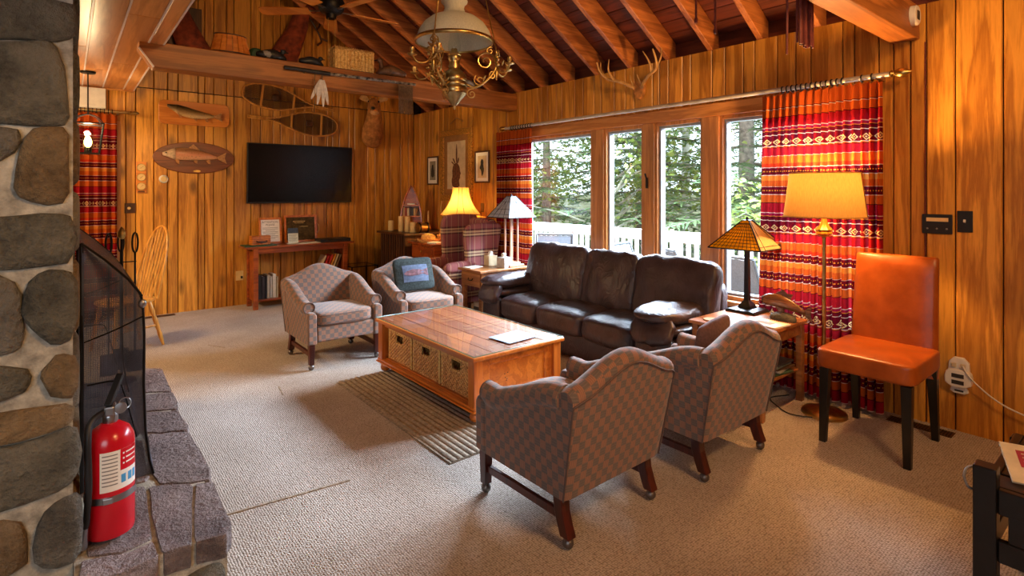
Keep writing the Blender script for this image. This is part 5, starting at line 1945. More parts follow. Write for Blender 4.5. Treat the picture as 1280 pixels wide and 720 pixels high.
def snowshoe(name, label, x0, z0, x1, z1, W, side):
    """tail at (x0, z0), rounded toe at (x1, z1), hung flat on the far wall"""
    s = thing(name, label, 'snowshoe', (x0, YW - .03, z0), 0, 'snowshoes on the far wall')
    dx, dz = x1 - x0, z1 - z0
    L = math.hypot(dx, dz)
    ux, uz = dx / L, dz / L

    def P(a, b, d=0.0):
        return V(a * L * ux - b * uz, d, a * L * uz + b * ux)

    def half(a):
        if a < 0.22:
            return 0.012
        t = (a - 0.22) / 0.78
        if t < 0.6:
            return 0.012 + W / 2 * smooth01(t / 0.6) ** .85
        return 0.012 + W / 2 * math.sqrt(max(0, 1 - ((t - 0.6) / 0.4) ** 2.4))

    AS = [k / 30 for k in range(0, 27)] + [.89, .915, .94, .96, .975, .988, .996]
    pts = [P(a, half(a)) for a in AS] + [P(a, -half(a)) for a in AS[::-1]]
    MB().tube(pts, 0.012, 8, True).build('wood_frame', M['yellowwood'], s, smooth=60)
    for a in (0.46, 0.80):
        MB().bar(P(a, -half(a)), P(a, half(a)), 0.028, 0.012).build('crossbar', M['yellowwood'], s)
    m = MB()
    for k in range(-20, 21):
        for dirn in (-1, 1):
            seg = []
            for q in range(31):
                a = 0.24 + q / 30 * 0.76
                b = (k / 20 * W * 1.3) + dirn * (a - 0.6) * L * 0.55
                if abs(b) < half(a) - 0.004:
                    seg.append(P(a, b, 0.0))
                elif len(seg) > 1:
                    m.tube([seg[0], seg[-1]], 0.0028, 4)
                    seg = []
                else:
                    seg = []
            if len(seg) > 1:
                m.tube([seg[0], seg[-1]], 0.0028, 4)
    m.build('rawhide_lacing', M['webbing'], s, kind='stuff')
    MB().cushion(P(0.66, 0.0, -.01), (.10, .03, .09), None, 6, 4).build('foot_binding', M['darkwood'], s, smooth=180)
    MB().tube(curve_pts([P(.64, -.02, -.02), P(.62, -.07, -.025), P(.66, -.12, -.02)], 5), .006, 6).build('strap', M['darkwood'], s, smooth=60)
    return s


snowshoe('snowshoe', 'upper snowshoe on the far wall, its rounded toe to the left under the beam', 2.98, 2.655, 1.76, 2.80, 0.30, 1)
snowshoe('snowshoe', 'lower snowshoe on the far wall, its tail to the left above the television', 1.83, 2.475, 3.04, 2.42, 0.30, -1)

# deer mount
dm = thing('deer_mount', 'tan deer head and neck mounted on the far wall under the beam', 'deer trophy', (3.55, YW, 2.45))
spine = [((0.02, 0.0, -0.24), .07, .05), ((0.0, -0.06, -0.21), .15, .11), ((-0.01, -0.12, -0.06), .155, .145), ((-0.02, -0.18, 0.08), .125, .12),
         ((-0.04, -0.24, 0.20), .098, .095), ((-0.07, -0.30, 0.29), .088, .086), ((-0.105, -0.36, 0.315), .080, .078), ((-0.14, -0.42, 0.285), .060, .058),
         ((-0.165, -0.475, 0.245), .045, .044), ((-0.18, -0.505, 0.222), .034, .030)]
cen = curve_pts([s[0] for s in spine], 4)
secs = []
for i, c in enumerate(cen):
    t = i / 4
    k = min(int(t), len(spine) - 2)
    f = t - k
    rx = spine[k][1] * (1 - f) + spine[k + 1][1] * f
    rz = spine[k][2] * (1 - f) + spine[k + 1][2] * f
    d = (cen[min(i + 1, len(cen) - 1)] - cen[max(i - 1, 0)]).normalized()
    tw = RAD(-27) * min(1.0, i / (len(cen) - 8))
    sx_ = V(math.cos(tw), math.sin(tw), 0)
    up_ = sx_.cross(d).normalized()
    secs.append([c + sx_ * (rx * math.cos(a)) + up_ * (rz * math.sin(a)) + 0.004 * noise.noise_vector(V(i * .7, a * 2, 1)) for a in [2 * PI * q / 16 for q in range(16)]])
MB().loft(secs).build('head_and_neck', M['fur'], dm, smooth=180)
Hd = Matrix.Translation((-0.105, -0.36, 0.315)) @ Matrix.Rotation(RAD(-27), 4, 'Z')     # head frame: -y towards the nose
MB().ball((-.06, -.30, .20), (.075, .05, .05)).build('throat_patch', M['furpale'], dm, smooth=180)
MB().ball((-0.182, -0.508, 0.226), (.030, .022, .024)).build('nose', M['black'], dm, smooth=180)
for s in (-1, 1):
    MB().ball(Hd @ V(s * .070, -.030, .022), .015).build('eye', M['black'], dm, smooth=180)
    ear = []
    for k in range(8):
        t = k / 7
        c = V(s * (.065 + .14 * t), .05 + .02 * t, 0.045 + .045 * math.sin(t * 2.2))
        w = .012 + .038 * math.sin(PI * min(1, t * .85 + .1))
        if k == 7:
            w = .004
        ear.append([Hd @ (c + V(0, .012 * math.cos(a), w * math.sin(a))) for a in [2 * PI * q / 10 for q in range(10)]])
    MB().loft(ear).build('ear', M['furpale'], dm, smooth=180)
    MB().tube([Hd @ p for p in curve_pts([(s * .035, .05, .07), (s * .08, .06, .15), (s * .13, .03, .23)], 5)], [.012] * 10 + [.006], 8).build('antler', M['antler'], dm, smooth=60)
# red-brown mount high in the gable, antlers turned to the right
rm = thing('antlered_mount', 'reddish brown antlered trophy mount high on the gable wall', 'deer trophy', (2.35, YW, 3.55))
spine = [((-0.12, -.03, -0.34), .13, .05), ((-0.10, -.10, -0.26), .20, .12), ((-0.03, -.16, -.08), .17, .14), ((0.05, -.22, .12), .13, .12), ((0.08, -.28, .28), .11, .10),
         ((0.10, -.36, .38), .09, .085), ((0.14, -.45, .36), .06, .055), ((0.17, -.52, .33), .04, .035)]
cen = curve_pts([s[0] for s in spine], 4)
secs = []
for i, c in enumerate(cen):
    t = i / 4
    k = min(int(t), len(spine) - 2)
    f = t - k
    rx = spine[k][1] * (1 - f) + spine[k + 1][1] * f
    rz = spine[k][2] * (1 - f) + spine[k + 1][2] * f
    d = (cen[min(i + 1, len(cen) - 1)] - cen[max(i - 1, 0)]).normalized()
    sx_ = V(1, 0, 0)
    up_ = sx_.cross(d).normalized()
    secs.append([c + sx_ * (rx * math.cos(a)) + up_ * (rz * math.sin(a)) for a in [2 * PI * q / 14 for q in range(14)]])
MB().loft(secs).build('head_and_neck', M['furred'], rm, smooth=180)
for p1 in ([(0.13, -.30, .40), (.27, -.30, .34), (.33, -.30, .24), (.28, -.32, .14)], [(.14, -.30, .36), (.28, -.28, .18), (.36, -.28, .02), (.30, -.3, -.06)],
           [(.30, -.30, .28), (.40, -.32, .26)], [(.34, -.28, .05), (.44, -.30, .02)]):
    MB().tube(curve_pts(p1, 5), .014, 8).build('antler', M['darkwood'], rm, smooth=60)
sp = thing('hide_mount', 'brown hide shaped shoulder mount beside the flat ceiling edge on the gable', 'trophy', (1.10, YW, 3.42))
secs = []
for k in range(13):
    t = k / 12
    c = V(-0.12 + 0.34 * t - .06 * math.sin(PI * t), -.04 - .10 * math.sin(PI * t), 0.50 - 0.86 * t)
    rx = .06 + .16 * t ** .8
    ry = .03 + .05 * math.sin(PI * min(1, t + .1))
    secs.append([c + V(rx * math.cos(a), ry * math.sin(a), 0) for a in [2 * PI * q / 14 for q in range(14)]])
MB().loft(secs).build('hide', M['furred'], sp, smooth=180)
MB().box(-.16, .20, -.02, -.001, -.30, .35).build('back_board', M['darkwood'], sp, bevel=.004)

# ------------------------------------------------------------------ pictures on the window wall (face -x)


def side_frame(name, label, y, z, w, h, bw, mat, d=.024, matte=None, inner=.03, print_m=None):
    f = thing(name, label, 'picture', (XW, y, z))
    for a in ((-w / 2, w / 2, -h / 2, -h / 2 + bw), (-w / 2, w / 2, h / 2 - bw, h / 2), (-w / 2, -w / 2 + bw, -h / 2 + bw, h / 2 - bw), (w / 2 - bw, w / 2, -h / 2 + bw, h / 2 - bw)):
        MB().box(-d, -.001, a[0], a[1], a[2], a[3]).build('frame_bar', mat, f, bevel=.006)
    b = MB().box(-d * .5, -.002, -w / 2 + bw, w / 2 - bw, -h / 2 + bw, h / 2 - bw).build('matte', matte or M['paper'], f)
    MB().box(-d * .56, -d * .5, -w / 2 + bw + inner, w / 2 - bw - inner, -h / 2 + bw + inner, h / 2 - bw - inner).build('print', print_m or M['paper'], b)
    return f, b, -d * .56


M['gold'] = plain('carved_gilt_frame', (196, 140, 58), 0.4, 0.3, 0.4, 60, 0.4)
M['mattetan'] = plain('tan_matte_board', (150, 104, 52), 0.8, 0, 0.06)
M['sepia'] = plain('sepia_print_paper', (206, 186, 150), 0.8, 0, 0.08)
M['sepiaink'] = plain('sepia_ink', (104, 62, 40), 0.8, 0, 0.3, 30)
M['greyprint'] = plain('grey_print', (150, 140, 118), 0.8, 0, 0.15, 30)
plx = lambda poly, x, nm, mat, par: MB().prism(smoothpoly(poly, 1), lambda u, v, e: V(e, u, v), x - .0012, x).build(nm, mat, par)
f, b, xx = side_frame('framed_print', 'tall gilt framed portrait print of a head with a long upright feather', 6.505, 1.86, 0.80, 1.02, 0.085, M['gold'], .04, M['mattetan'], 0.085, M['sepia'])
pr = plx([(-.10, -.32), (.09, -.32), (.12, -.22), (.09, -.16), (.10, -.06), (.06, .02), (-.03, .03), (-.09, -.02), (-.10, -.09), (-.125, -.12), (-.10, -.15), (-.105, -.19), (-.07, -.21)], xx, 'head_drawing', M['sepiaink'], b)
for q, poly in enumerate(([(-.03, .02), (.0, .02), (.005, .2), (-.015, .33), (-.035, .2)], [(.0, .02), (.03, .02), (.10, .10), (.06, .10)], [(-.05, .02), (-.02, .02), (-.06, .12), (-.085, .08)], [(.02, .0), (.05, 0), (.13, .05), (.10, .06)])):
    plx(poly, xx - .0004, 'feather_drawing', M['sepiaink'], b)
MB().tube([V(-.012, -.16, .61), V(-.012, 0.0, .675), V(-.012, .17, .60)], .003, 5).build('hanging_wire', M['steel'], f, smooth=60)
f, b, xx = side_frame('framed_print', 'small dark framed print left of the tall gilt portrait', 7.16, 1.80, 0.31, 0.43, 0.022, M['darkwood'], .024, M['paper'], 0.05, M['greyprint'])
plx([(-.04, -.10), (.04, -.10), (.05, -.02), (.03, .04), (.02, .09), (-.02, .09), (-.03, .04), (-.05, -.02)], xx, 'figure_drawing', M['ink'], b)
f, b, xx = side_frame('framed_print', 'small dark framed print right of the tall gilt portrait', 5.89, 1.815, 0.33, 0.43, 0.022, M['darkwood'], .024, M['paper'], 0.045, M['sepia'])
plx([(-.015, -.12), (.01, -.12), (.02, -.04), (.06, -.02), (.03, .03), (.035, .08), (.0, .11), (-.035, .08), (-.03, .02), (-.05, -.04)], xx, 'figure_drawing', M['ink'], b)

# antlers over the window
an = thing('antler_rack', 'eight point antler rack on the wall above the long window', 'antlers', (XW - .002, 3.29, 2.43))
MB().prism(smoothpoly([(-.05, -.02), (0, -.06), (.05, -.02), (.07, .10), (0, .14), (-.07, .10)], 2), lambda u, v, e: V(e, u, v), -.05, -.001).build('skull_plate', M['fur'], an, bevel=.01)


def taper(ctrl, r0, r1, nm='beam'):
    p = curve_pts(ctrl, 6)
    MB().tube(p, [r0 + (r1 - r0) * k / (len(p) - 1) for k in range(len(p))], 9).build(nm, M['antler'], an, smooth=60)


for s in (1, -1):
    taper([(-.05, s * .04, .06), (-.12, s * .16, .13), (-.16, s * .28, .17), (-.22, s * .33, .24), (-.27, s * .33, .33)], .020, .007, 'antler_beam')
    taper([(-.14, s * .22, .15), (-.20, s * .24, .24), (-.24, s * .20, .34)], .014, .004, 'tine')
    taper([(-.17, s * .29, .18), (-.18, s * .35, .26), (-.18, s * .36, .35)], .012, .004, 'tine')
    taper([(-.06, s * .05, .08), (-.10, s * .045, .13), (-.12, s * .04, .17)], .010, .004, 'tine')

# ------------------------------------------------------------------ on and under the far tie beam
BT = BZ1 + .0005
BYC = 5.25
lb = thing('pleated_shade_basket', 'pleated tapering bark basket lying at the left end of the beam', 'basket', (1.10, BYC, BT))
m = MB()
n = 20
for k in range(n):
    a0, a1 = 2 * PI * (k + .08) / n, 2 * PI * (k + .92) / n
    vs = []
    for a in (a0, a1):
        for z, rx, ry in ((.004, .165, .085), (.165, .125, .065)):
            for d in (1.0, .95):
                vs.append(V(rx * math.cos(a) * d, ry * math.sin(a) * d, z))
    MB().add(vs, [(0, 1, 3, 2), (4, 6, 7, 5), (0, 4, 5, 1), (2, 3, 7, 6), (0, 2, 6, 4), (1, 5, 7, 3)]).build('slat', M['plaque'], lb)
for z, rx, ry in ((.006, .165, .085), (.163, .125, .065)):
    MB().tube([V(rx * math.cos(a), ry * math.sin(a), z) for a in [2 * PI * q / 28 for q in range(28)]], .006, 6, True).build('hoop', M['darkwood'], lb, smooth=60)
o = MB().cushion((0, 0, .05), (.10, .08, .10), None, 6, 3, 0, .02, (12, 12, 12), 3).build('green_ornament', M['green'], smooth=180)
o.location = (1.315, BYC + .04, BT + .001)
tag(o, 'small dark green ornament between the bark basket and the first duck', 'ornament')


def duck(label, x, L, dirn, body, breast, head, rest=False):
    d = thing('duck_decoy', label, 'duck decoy', (x, BYC, BT), 0, 'duck decoys on the beam')
    secs = []
    for k in range(15):
        t = k / 14
        xx = (-L / 2 + t * L) * dirn
        r = (math.sin(PI * (0.04 + .92 * t)) ** .6)
        h = L * .17 * r * (1.0 + .15 * (1 - t)) + .004
        w = L * .20 * r + .004
        zc = h * .95 + (L * .10 * max(0, (t - .8) / .2) if t > .8 else 0)
        secs.append([V(xx, w * math.cos(a), max(0.0, zc + h * math.sin(a))) for a in [2 * PI * q / 14 for q in range(14)]])
    MB().loft(secs).build('body', body, d, smooth=180)
    hx = -L * .33 * dirn
    hz = L * (.33 if rest else .46)
    MB().tube(curve_pts([(hx, 0, L * .22), (hx - dirn * L * .03, 0, hz * .85), (hx - dirn * L * .05, 0, hz)], 4), [L * .085, L * .08, L * .075, L * .07, L * .07, L * .07, L * .07, L * .075, L * .08], 10).build('neck', head, d, smooth=180)
    hd = MB().ball((hx - dirn * L * .07, 0, hz + L * .03), (L * .105, L * .08, L * .085)).build('head', head, d, smooth=180)
    MB().loft([[V(hx - dirn * (L * .15), L * .04 * math.cos(a), hz + L * .02 + L * .028 * math.sin(a)) for a in [2 * PI * q / 8 for q in range(8)]],
               [V(hx - dirn * (L * .25), L * .035 * math.cos(a), hz + L * .0 + L * .012 * math.sin(a)) for a in [2 * PI * q / 8 for q in range(8)]]]).build('bill', M['duckdark'], hd, smooth=60)
    if breast:
        MB().ball((L * .12 * dirn, 0, L * .17), (L * .28, L * .225, L * .165)).build('side_panel', breast, d, smooth=180)
    return d


duck('dark duck decoy with pale grey flanks beside the green ornament', 1.44, 0.26, -1, M['duckdark'], M['duckgrey'], M['duckdark'], True)
duck('dark grey duck decoy left of the wicker picnic hamper', 1.80, 0.23, -1, M['duckdark'], None, M['duckdark'], True)
duck('brown duck decoy with raised head right of the wicker hamper', 2.64, 0.33, 1, M['duckbrown'], None, M['duckbrown'])
duck('pale grey duck decoy at the right end of the beam behind the hanging lamp', 3.60, 0.26, -1, M['duckgrey'], None, M['duckdark'], True)
hp = thing('picnic_hamper', 'golden wicker picnic hamper with a hinged lid standing on the beam', 'hamper', (2.205, BYC, BT))
m = MB()
W, D, H = .40, .15, .185
for r in range(13):
    z0 = .003 + r * H / 13
    for f in range(4):
        Ln = W if f in (0, 2) else D
        sg = 22 if f in (0, 2) else 8
        for q in range(sg):
            a0 = -Ln / 2 + q * Ln / sg
            a1 = a0 + Ln / sg
            io = .0045 * (1 if q % 2 else -1) + .0012 * (1 if r % 2 else -1)
            base = (D if f in (0, 2) else W) / 2
            pt = (lambda a, d, z: V(a, -d if f == 0 else d, z)) if f in (0, 2) else (lambda a, d, z: V(-d if f == 1 else d, a, z))
            vs = [pt(a, d, z) for a in (a0, a1) for d in (base + io - .004, base + io + .003) for z in (z0, z0 + H / 13 * .9)]
            m.add(vs, [(0, 1, 3, 2), (4, 6, 7, 5), (0, 4, 5, 1), (2, 3, 7, 6), (0, 2, 6, 4), (1, 5, 7, 3)])
m.build('weave', M['wicker_gold'], hp, kind='stuff')
m = MB()
for k in range(20):
    x0 = -W / 2 - .006 + k * (W + .012) / 20
    m.tube([V(x0 + .01, -D / 2 - .008, H + .008), V(x0 + .01, -D / 2 + .01, H + .028), V(x0 + .01, D / 2 - .01, H + .028), V(x0 + .01, D / 2 + .006, H + .008)], .0095, 6)
lidd = m.build('lid', M['wicker_gold'], hp, smooth=60, kind='stuff')
MB().tube(curve_pts([(-.05, -D / 2 - .008, .12), (-.05, -D / 2 - .03, .03), (0, -D / 2 - .035, .014), (.05, -D / 2 - .03, .03), (.05, -D / 2 - .008, .12)], 5), .005, 6).build('handle', M['wicker_gold'], hp, smooth=60)
MB().box(-W / 2 + .005, W / 2 - .005, -D / 2 + .005, D / 2 - .005, .002, H).build('lining', M['darkwood'], hp)

# old long pole hung along the front of the beam
pole = thing('hanging_pole', 'long dark pole with a pale birch end hung along the face of the beam', 'pole', (2.2, BY0 - .035, 2.615))
MB().cyl((-.68, 0, .004), (-.26, 0, .0), .018, .02, 10).build('bark_grip', M['duckdark'], pole, smooth=60)
MB().cyl((-.26, 0, 0), (.66, 0, .01), .016, .014, 10).build('shaft', plain('birch_bark_pole', (150, 136, 118), 0.6, 0, 0.5, 30), pole, smooth=60)
for x in (-.5, .52):
    MB().tube([V(x + .02 * 0, .017 * math.cos(a) + .01, .024 * math.sin(a)) for a in [2 * PI * q / 12 for q in range(12)]], .004, 5, True).build('tie', M['cordtan'], pole, smooth=60)
ff = thing('feather_bundle', 'bundle of white feathers hanging from the pole on the beam', 'feathers', (1.86, BY0 - .055, 2.59))
MB().tube([V(0, 0, 0), V(-.005, 0, -.06)], .008, 6).build('cord', M['cordtan'], ff)
for k, (a, l) in enumerate(((24, .21), (10, .24), (-1, .25), (-10, .23), (16, .16))):
    T = Matrix.Rotation(RAD(a), 4, 'Y')
    m = MB()
    pts = []
    for q in range(9):
        t = q / 8
        pts.append((.017 * math.sin(PI * (.08 + .86 * t)) ** .7, -.05 - l * t))
    poly = pts + [(-u, v) for u, v in pts[::-1]]
    m.prism(poly, lambda u, v, e: T @ V(u, e, v), -.004 * k - .003, -.004 * k)
    m.build('feather', M['feather'], ff)
MB().tube(curve_pts([(-.07, .0, .0), (-.075, 0, -.12), (-.07, 0, -.24), (-.075, 0, -.36)], 4), .004, 5).build('beaded_string', M['cordtan'], ff, smooth=60)
fr = thing('leather_fringe', 'tan fringe of leather strips hanging from the pole on the beam', 'fringe', (2.73, BY0 - .060, 2.60))
MB().box(-.085, .085, -.006, .006, -.02, .0).build('top_band', M['cordtan'], fr)
for k in range(18):
    x = -.08 + k * .0094
    l = .30 + .05 * noise.noise(V(k * .8, 2, 1))
    MB().tube(curve_pts([(x, -.004, -.01), (x + .004 * noise.noise(V(k, 1, 0)), -.01, -l * .5), (x + .006 * noise.noise(V(k, 5, 0)), -.006, -l)], 3), .0035, 5).build('strip', M['cordtan'], fr, smooth=60)

# red-brown cords hanging by the near beam
cb = thing('leather_cord_bundle', 'red brown bundle of leather cords hanging beside the near beam', 'cords', (3.08, 1.245, 2.70))
MB().cyl((0, 0, -.05), (0, 0, .04), .02, n=10).build('knot', M['cordred'], cb, smooth=60)
for k in range(14):
    a = k * 2.4
    rr_ = .012 + .09 * (k / 14)
    x, y = rr_ * math.cos(a), .3 * rr_ * math.sin(a) + .035
    l = .42 + .03 * noise.noise(V(k * 1.7, 0, 0))
    MB().tube(curve_pts([(x * .2, y * .3 + .01, 0), (x * .9, y, -.12), (x, y, -l)], 3), .007, 5).build('cord', M['cordred'], cb, smooth=60)
MB().tube(curve_pts([(-.02, .01, -.02), (-.20, .03, -.08), (-.21, .03, -.28), (-.215, .03, -.50)], 5), .006, 5).build('loose_cord', M['cordred'], cb, smooth=60)
for k, (p, z1, lb_) in enumerate((((2.66, 1.669), 2.415, 'left one of two thin tasselled cords hanging from the rafters'), ((2.755, 1.611), 2.36, 'right one of two thin tasselled cords hanging from the rafters'))):
    zt = rafter_z(p[0]) + .22
    q = thing('tasselled_cord', lb_, 'cord', (p[0], p[1], zt))
    MB().cyl((0, 0, 0), (0, 0, z1 + .03 - zt), .006, n=6).build('cord', M['cordred'], q, smooth=60)
    MB().lathe([(.004, z1 + .035 - zt), (.011, z1 + .02 - zt), (.008, z1 - zt)], (0, 0, 0), 8).build('tassel', M['cordred'], q, smooth=60)

# smoke alarm on the near beam
sa_ = thing('smoke_alarm', 'round white alarm with a dark square centre on the near beam', 'alarm', (4.13, 1.067, 2.60))
MB().lathe([(.055, -.034), (.062, -.028), (.064, -.001)], (0, 0, 0), 28, 'y').build('body', M['white'], sa_, smooth=40)
MB().box(-.024, .024, -.037, -.033, -.028, .028).build('grille', M['ink'], sa_, bevel=.002)

# ------------------------------------------------------------------ hanging brass oil lamp
hx, hy = 2.24, 3.43
hl = thing('hanging_oil_lamp', 'ornate brass oil lamp chandelier with a white glass dome', 'chandelier', (hx, hy, 0))
prof = [(0.284, 2.612), (0.280, 2.640), (0.262, 2.690), (0.225, 2.745), (0.170, 2.788), (0.110, 2.812), (0.083, 2.822), (0.080, 2.84), (0.072, 2.86), (0.078, 2.885), (0.098, 2.905), (0.100, 2.918), (0.090, 2.926)]
n = 40
secs = [[V(r * math.cos(2 * PI * k / n), r * math.sin(2 * PI * k / n), z) for k in range(n)] for r, z in prof]
secs += [[V((r - .004) * math.cos(2 * PI * k / n), (r - .004) * math.sin(2 * PI * k / n), z) for k in range(n)] for r, z in prof[::-1]]
MB().loft(secs, True, False).build('glass_dome', M['opal'], hl, smooth=180)
MB().lathe([(0.284, 2.600), (0.292, 2.603), (0.296, 2.615), (0.292, 2.628), (0.284, 2.630), (0.280, 2.615), (0.284, 2.600)], (0, 0, 0), 48, caps=False).build('shade_ring', M['brass'], hl, smooth=60)
MB().lathe([(0.004, 2.105), (0.012, 2.118), (0.010, 2.13), (0.03, 2.15), (0.062, 2.19), (0.088, 2.215), (0.094, 2.225), (0.090, 2.235), (0.094, 2.245), (0.094, 2.27), (0.088, 2.276), (0.094, 2.282), (0.094, 2.305),
           (0.088, 2.311), (0.094, 2.317), (0.094, 2.340), (0.086, 2.365), (0.066, 2.39), (0.046, 2.40), (0.040, 2.415), (0.046, 2.43), (0.038, 2.45), (0.044, 2.475), (0.05, 2.49), (0.046, 2.505)], (0, 0, 0), 32).build('oil_font', M['brassdull'], hl, smooth=45)
MB().lathe([(0.046, 2.505), (0.052, 2.515), (0.03, 2.53), (0.022, 2.56)], (0, 0, 0), 20).build('burner', M['brass'], hl, smooth=50)
prof = [(0.030, 2.52), (0.046, 2.555), (0.048, 2.59), (0.034, 2.65), (0.028, 2.74)]
secs = [[V(r * math.cos(2 * PI * k / 20), r * math.sin(2 * PI * k / 20), z) for k in range(20)] for r, z in prof]
MB().loft(secs, True, False).build('glass_chimney', M['glass'], hl, smooth=180)


def spiral(c, r0, turns, dirx, up, n=22, start=0.0):
    out = []
    for k in range(n + 1):
        t = k / n
        a = start + turns * 2 * PI * t
        r = r0 * (1 - .82 * t)
        out.append(c + dirx * (r * math.cos(a)) + up * (r * math.sin(a)))
    return out


UPV = V(0, 0, 1)
for k, az in enumerate((-30, 90, 210)):
    a = RAD(az)
    d = V(math.cos(a), math.sin(a), 0)
    tn = V(-math.sin(a), math.cos(a), 0)
    arm = MB().tube(curve_pts([d * .085 + UPV * 2.30, d * .15 + UPV * 2.275, d * .23 + UPV * 2.32, d * .30 + UPV * 2.40, d * .325 + UPV * 2.48, d * .315 + UPV * 2.56], 6), .009, 8).build('scroll_arm', M['brass'], hl, smooth=60)
    MB().tube(spiral(d * .235 + UPV * 2.475, .075, 1.6, d, UPV, start=0.0), .0065, 6).build('scroll', M['brass'], arm, smooth=60)
    MB().tube(spiral(d * .19 + UPV * 2.33, .045, 1.4, d, UPV, start=2.2), .005, 6).build('scroll', M['brass'], arm, smooth=60)
    MB().tube(spiral(d * .13 + UPV * 2.225, .04, 1.5, d, UPV, start=1.2), .004, 6).build('scroll', M['brass'], arm, smooth=60)
    for q, (rr_, zz_, r0_, st_) in enumerate(((.29, 2.37, .035, .5), (.335, 2.545, .035, 3.6), (.27, 2.555, .03, 1.0))):
        MB().tube(spiral(d * rr_ + UPV * zz_, r0_, 1.3, tn if q % 2 else d, UPV, 16, st_), .0045, 6).build('scroll', M['brass'], arm, smooth=60)
    for q, (rr_, zz_, s_) in enumerate(((.16, 2.285, 1), (.22, 2.33, -1), (.27, 2.38, 1), (.31, 2.50, -1), (.345, 2.41, 1), (.36, 2.45, -1))):
        c = d * rr_ + UPV * zz_
        MB().tube([c, c + tn * (.022 * s_) + UPV * .012, c + tn * (.045 * s_) + UPV * .03 + d * .01], [.004, .011, .002], 6).build('leaf', M['brass'], arm, smooth=60)
    for q in range(5):
        b = RAD(q * 72)
        c = d * .325 + UPV * 2.47 + (tn * math.cos(b) + UPV * math.sin(b)) * .02
        MB().ball(c + (tn * math.cos(b) + UPV * math.sin(b)) * .016, (.016, .016, .012), 8, 6).build('rosette_petal', M['brass'], arm, smooth=180)
    MB().lathe([(.004, 2.335), (.010, 2.36), (.016, 2.39), (.008, 2.42)], d * .318, 10).build('drop_ornament', M['brass'], arm, smooth=60)
    for s in (-1, 1):
        e = d * .42 + tn * (s * .10) if s > 0 else d * .40 + tn * (s * .12)
        br = MB().tube(curve_pts([d * .32 + UPV * 2.46, d * .34 + tn * (s * .04) + UPV * 2.395, d * .38 + tn * (s * .085) + UPV * 2.385, e + UPV * 2.43], 6), .006, 7).build('candle_branch', M['brass'], arm, smooth=60)
        MB().lathe([(.008, 2.425), (.034, 2.435), (.036, 2.442), (.012, 2.446), (.012, 2.455), (.017, 2.462), (.017, 2.485), (.013, 2.487)], e, 14).build('candle_cup', M['brass'], arm, smooth=50)
    # chain up to the ceiling hook
    top = V(0, 0, 3.62)
    p0 = d * .315 + UPV * 2.57
    p1 = d * .13 + UPV * 3.45
    MB().tube([p0, p0 + (p1 - p0) * .98], .005, 6).build('hanging_rod', M['brass'], hl, smooth=60)
    MB().tube([p0 + V(0, 0, .0) + tn * (.014 * math.cos(b)) + UPV * (.02 * math.sin(b)) for b in [2 * PI * q / 12 for q in range(12)]], .004, 5, True).build('chain_link', M['brass'], hl, smooth=60)
    MB().tube([p0 + (p1 - p0) * .5 + d * (.012 * math.cos(b)) + UPV * (.022 * math.sin(b)) for b in [2 * PI * q / 12 for q in range(12)]], .004, 5, True).build('chain_link', M['brass'], hl, smooth=60)
zc = rafter_z(hx)
MB().lathe([(.14, 3.44), (.145, 3.455), (.10, 3.48), (.03, 3.50), (.012, 3.52)], (0, 0, 0), 28).build('smoke_bell', M['brassdull'], hl, smooth=50)
MB().cyl((0, 0, 3.50), (0, 0, deck_z(hx) - .002), .007, n=8).build('hanger', M['brass'], hl, smooth=60)

# ------------------------------------------------------------------ ceiling fan
fan = thing('ceiling_fan', 'ceiling fan with reddish wooden blades hanging from the ridge', 'fan', (1.90, 5.0, 0))
fz = 3.17
MB().cyl((0, 0, fz + .16), (0, 0, rafter_z(RIDGE_X) - .021), .013, n=10).build('downrod', M['iron'], fan, smooth=60)
MB().lathe([(.06, rafter_z(RIDGE_X) - .09), (.07, rafter_z(RIDGE_X) - .021)], (0, 0, 0), 20).build('canopy', M['iron'], fan, smooth=50)
MB().lathe([(.02, fz - .075), (.045, fz - .07), (.05, fz - .03), (.09, fz - .015), (.115, fz + .02), (.12, fz + .09), (.09, fz + .14), (.03, fz + .165)], (0, 0, 0), 28).build('motor', M['iron'], fan, smooth=50)
blade_me = None
for k in range(5):
    a = RAD(69.5 + 72 * k)
    T = Matrix.Rotation(a, 4, 'Z') @ Matrix.Translation((0, 0, fz + .005)) @ Matrix.Rotation(RAD(11), 4, 'X')
    br = MB().bar(T @ V(.10, 0, 0.0), T @ V(.24, 0, .0), .03, .006).build('blade_arm', M['steel'], fan)
    outl = [(.20, -.055), (.62, -.07), (.655, -.055), (.665, 0), (.655, .055), (.62, .07), (.20, .055)]
    MB().prism(outl, lambda u, v, e: T @ V(u, v, e), -.006, .002).build('blade', M['plaque'], fan)
for dx, l in ((.03, .32), (-.035, .42)):
    MB().cyl((dx, -.02, fz - .07), (dx, -.02, fz - l), .002, n=5).build('pull_chain', M['brass'], fan)
    MB().lathe([(.004, fz - l - .03), (.008, fz - l - .015), (.003, fz - l)], (dx, -.02, 0), 8).build('chain_knob', M['brass'], fan, smooth=60)

# ------------------------------------------------------------------ far corner: slatted cabinet and what stands on it
cab = thing('slatted_cabinet', 'dark topped slatted cabinet in the far corner under the small left print', 'cabinet', (3.88, 6.97, 0))
MB().box(-.40, .40, -.42, .42, 0.885, 0.915).build('cabinet_top', M['darkwood'], cab, bevel=.006)
MB().box(-.34, .38, -.36, .36, 0.02, 0.885).build('carcass', M['panel_back'], cab)
for k in range(11):
    y = -.36 + k * .068
    MB().box(-.365, -.34, y, y + .040, 0.03, 0.884).build('slat', M['darkwood'], cab, bevel=.003)
MB().box(-.37, .385, -.375, -.362, 0.02, 0.884).build('side_panel', M['darkwood'], cab, bevel=.003)
CZ = 0.9155


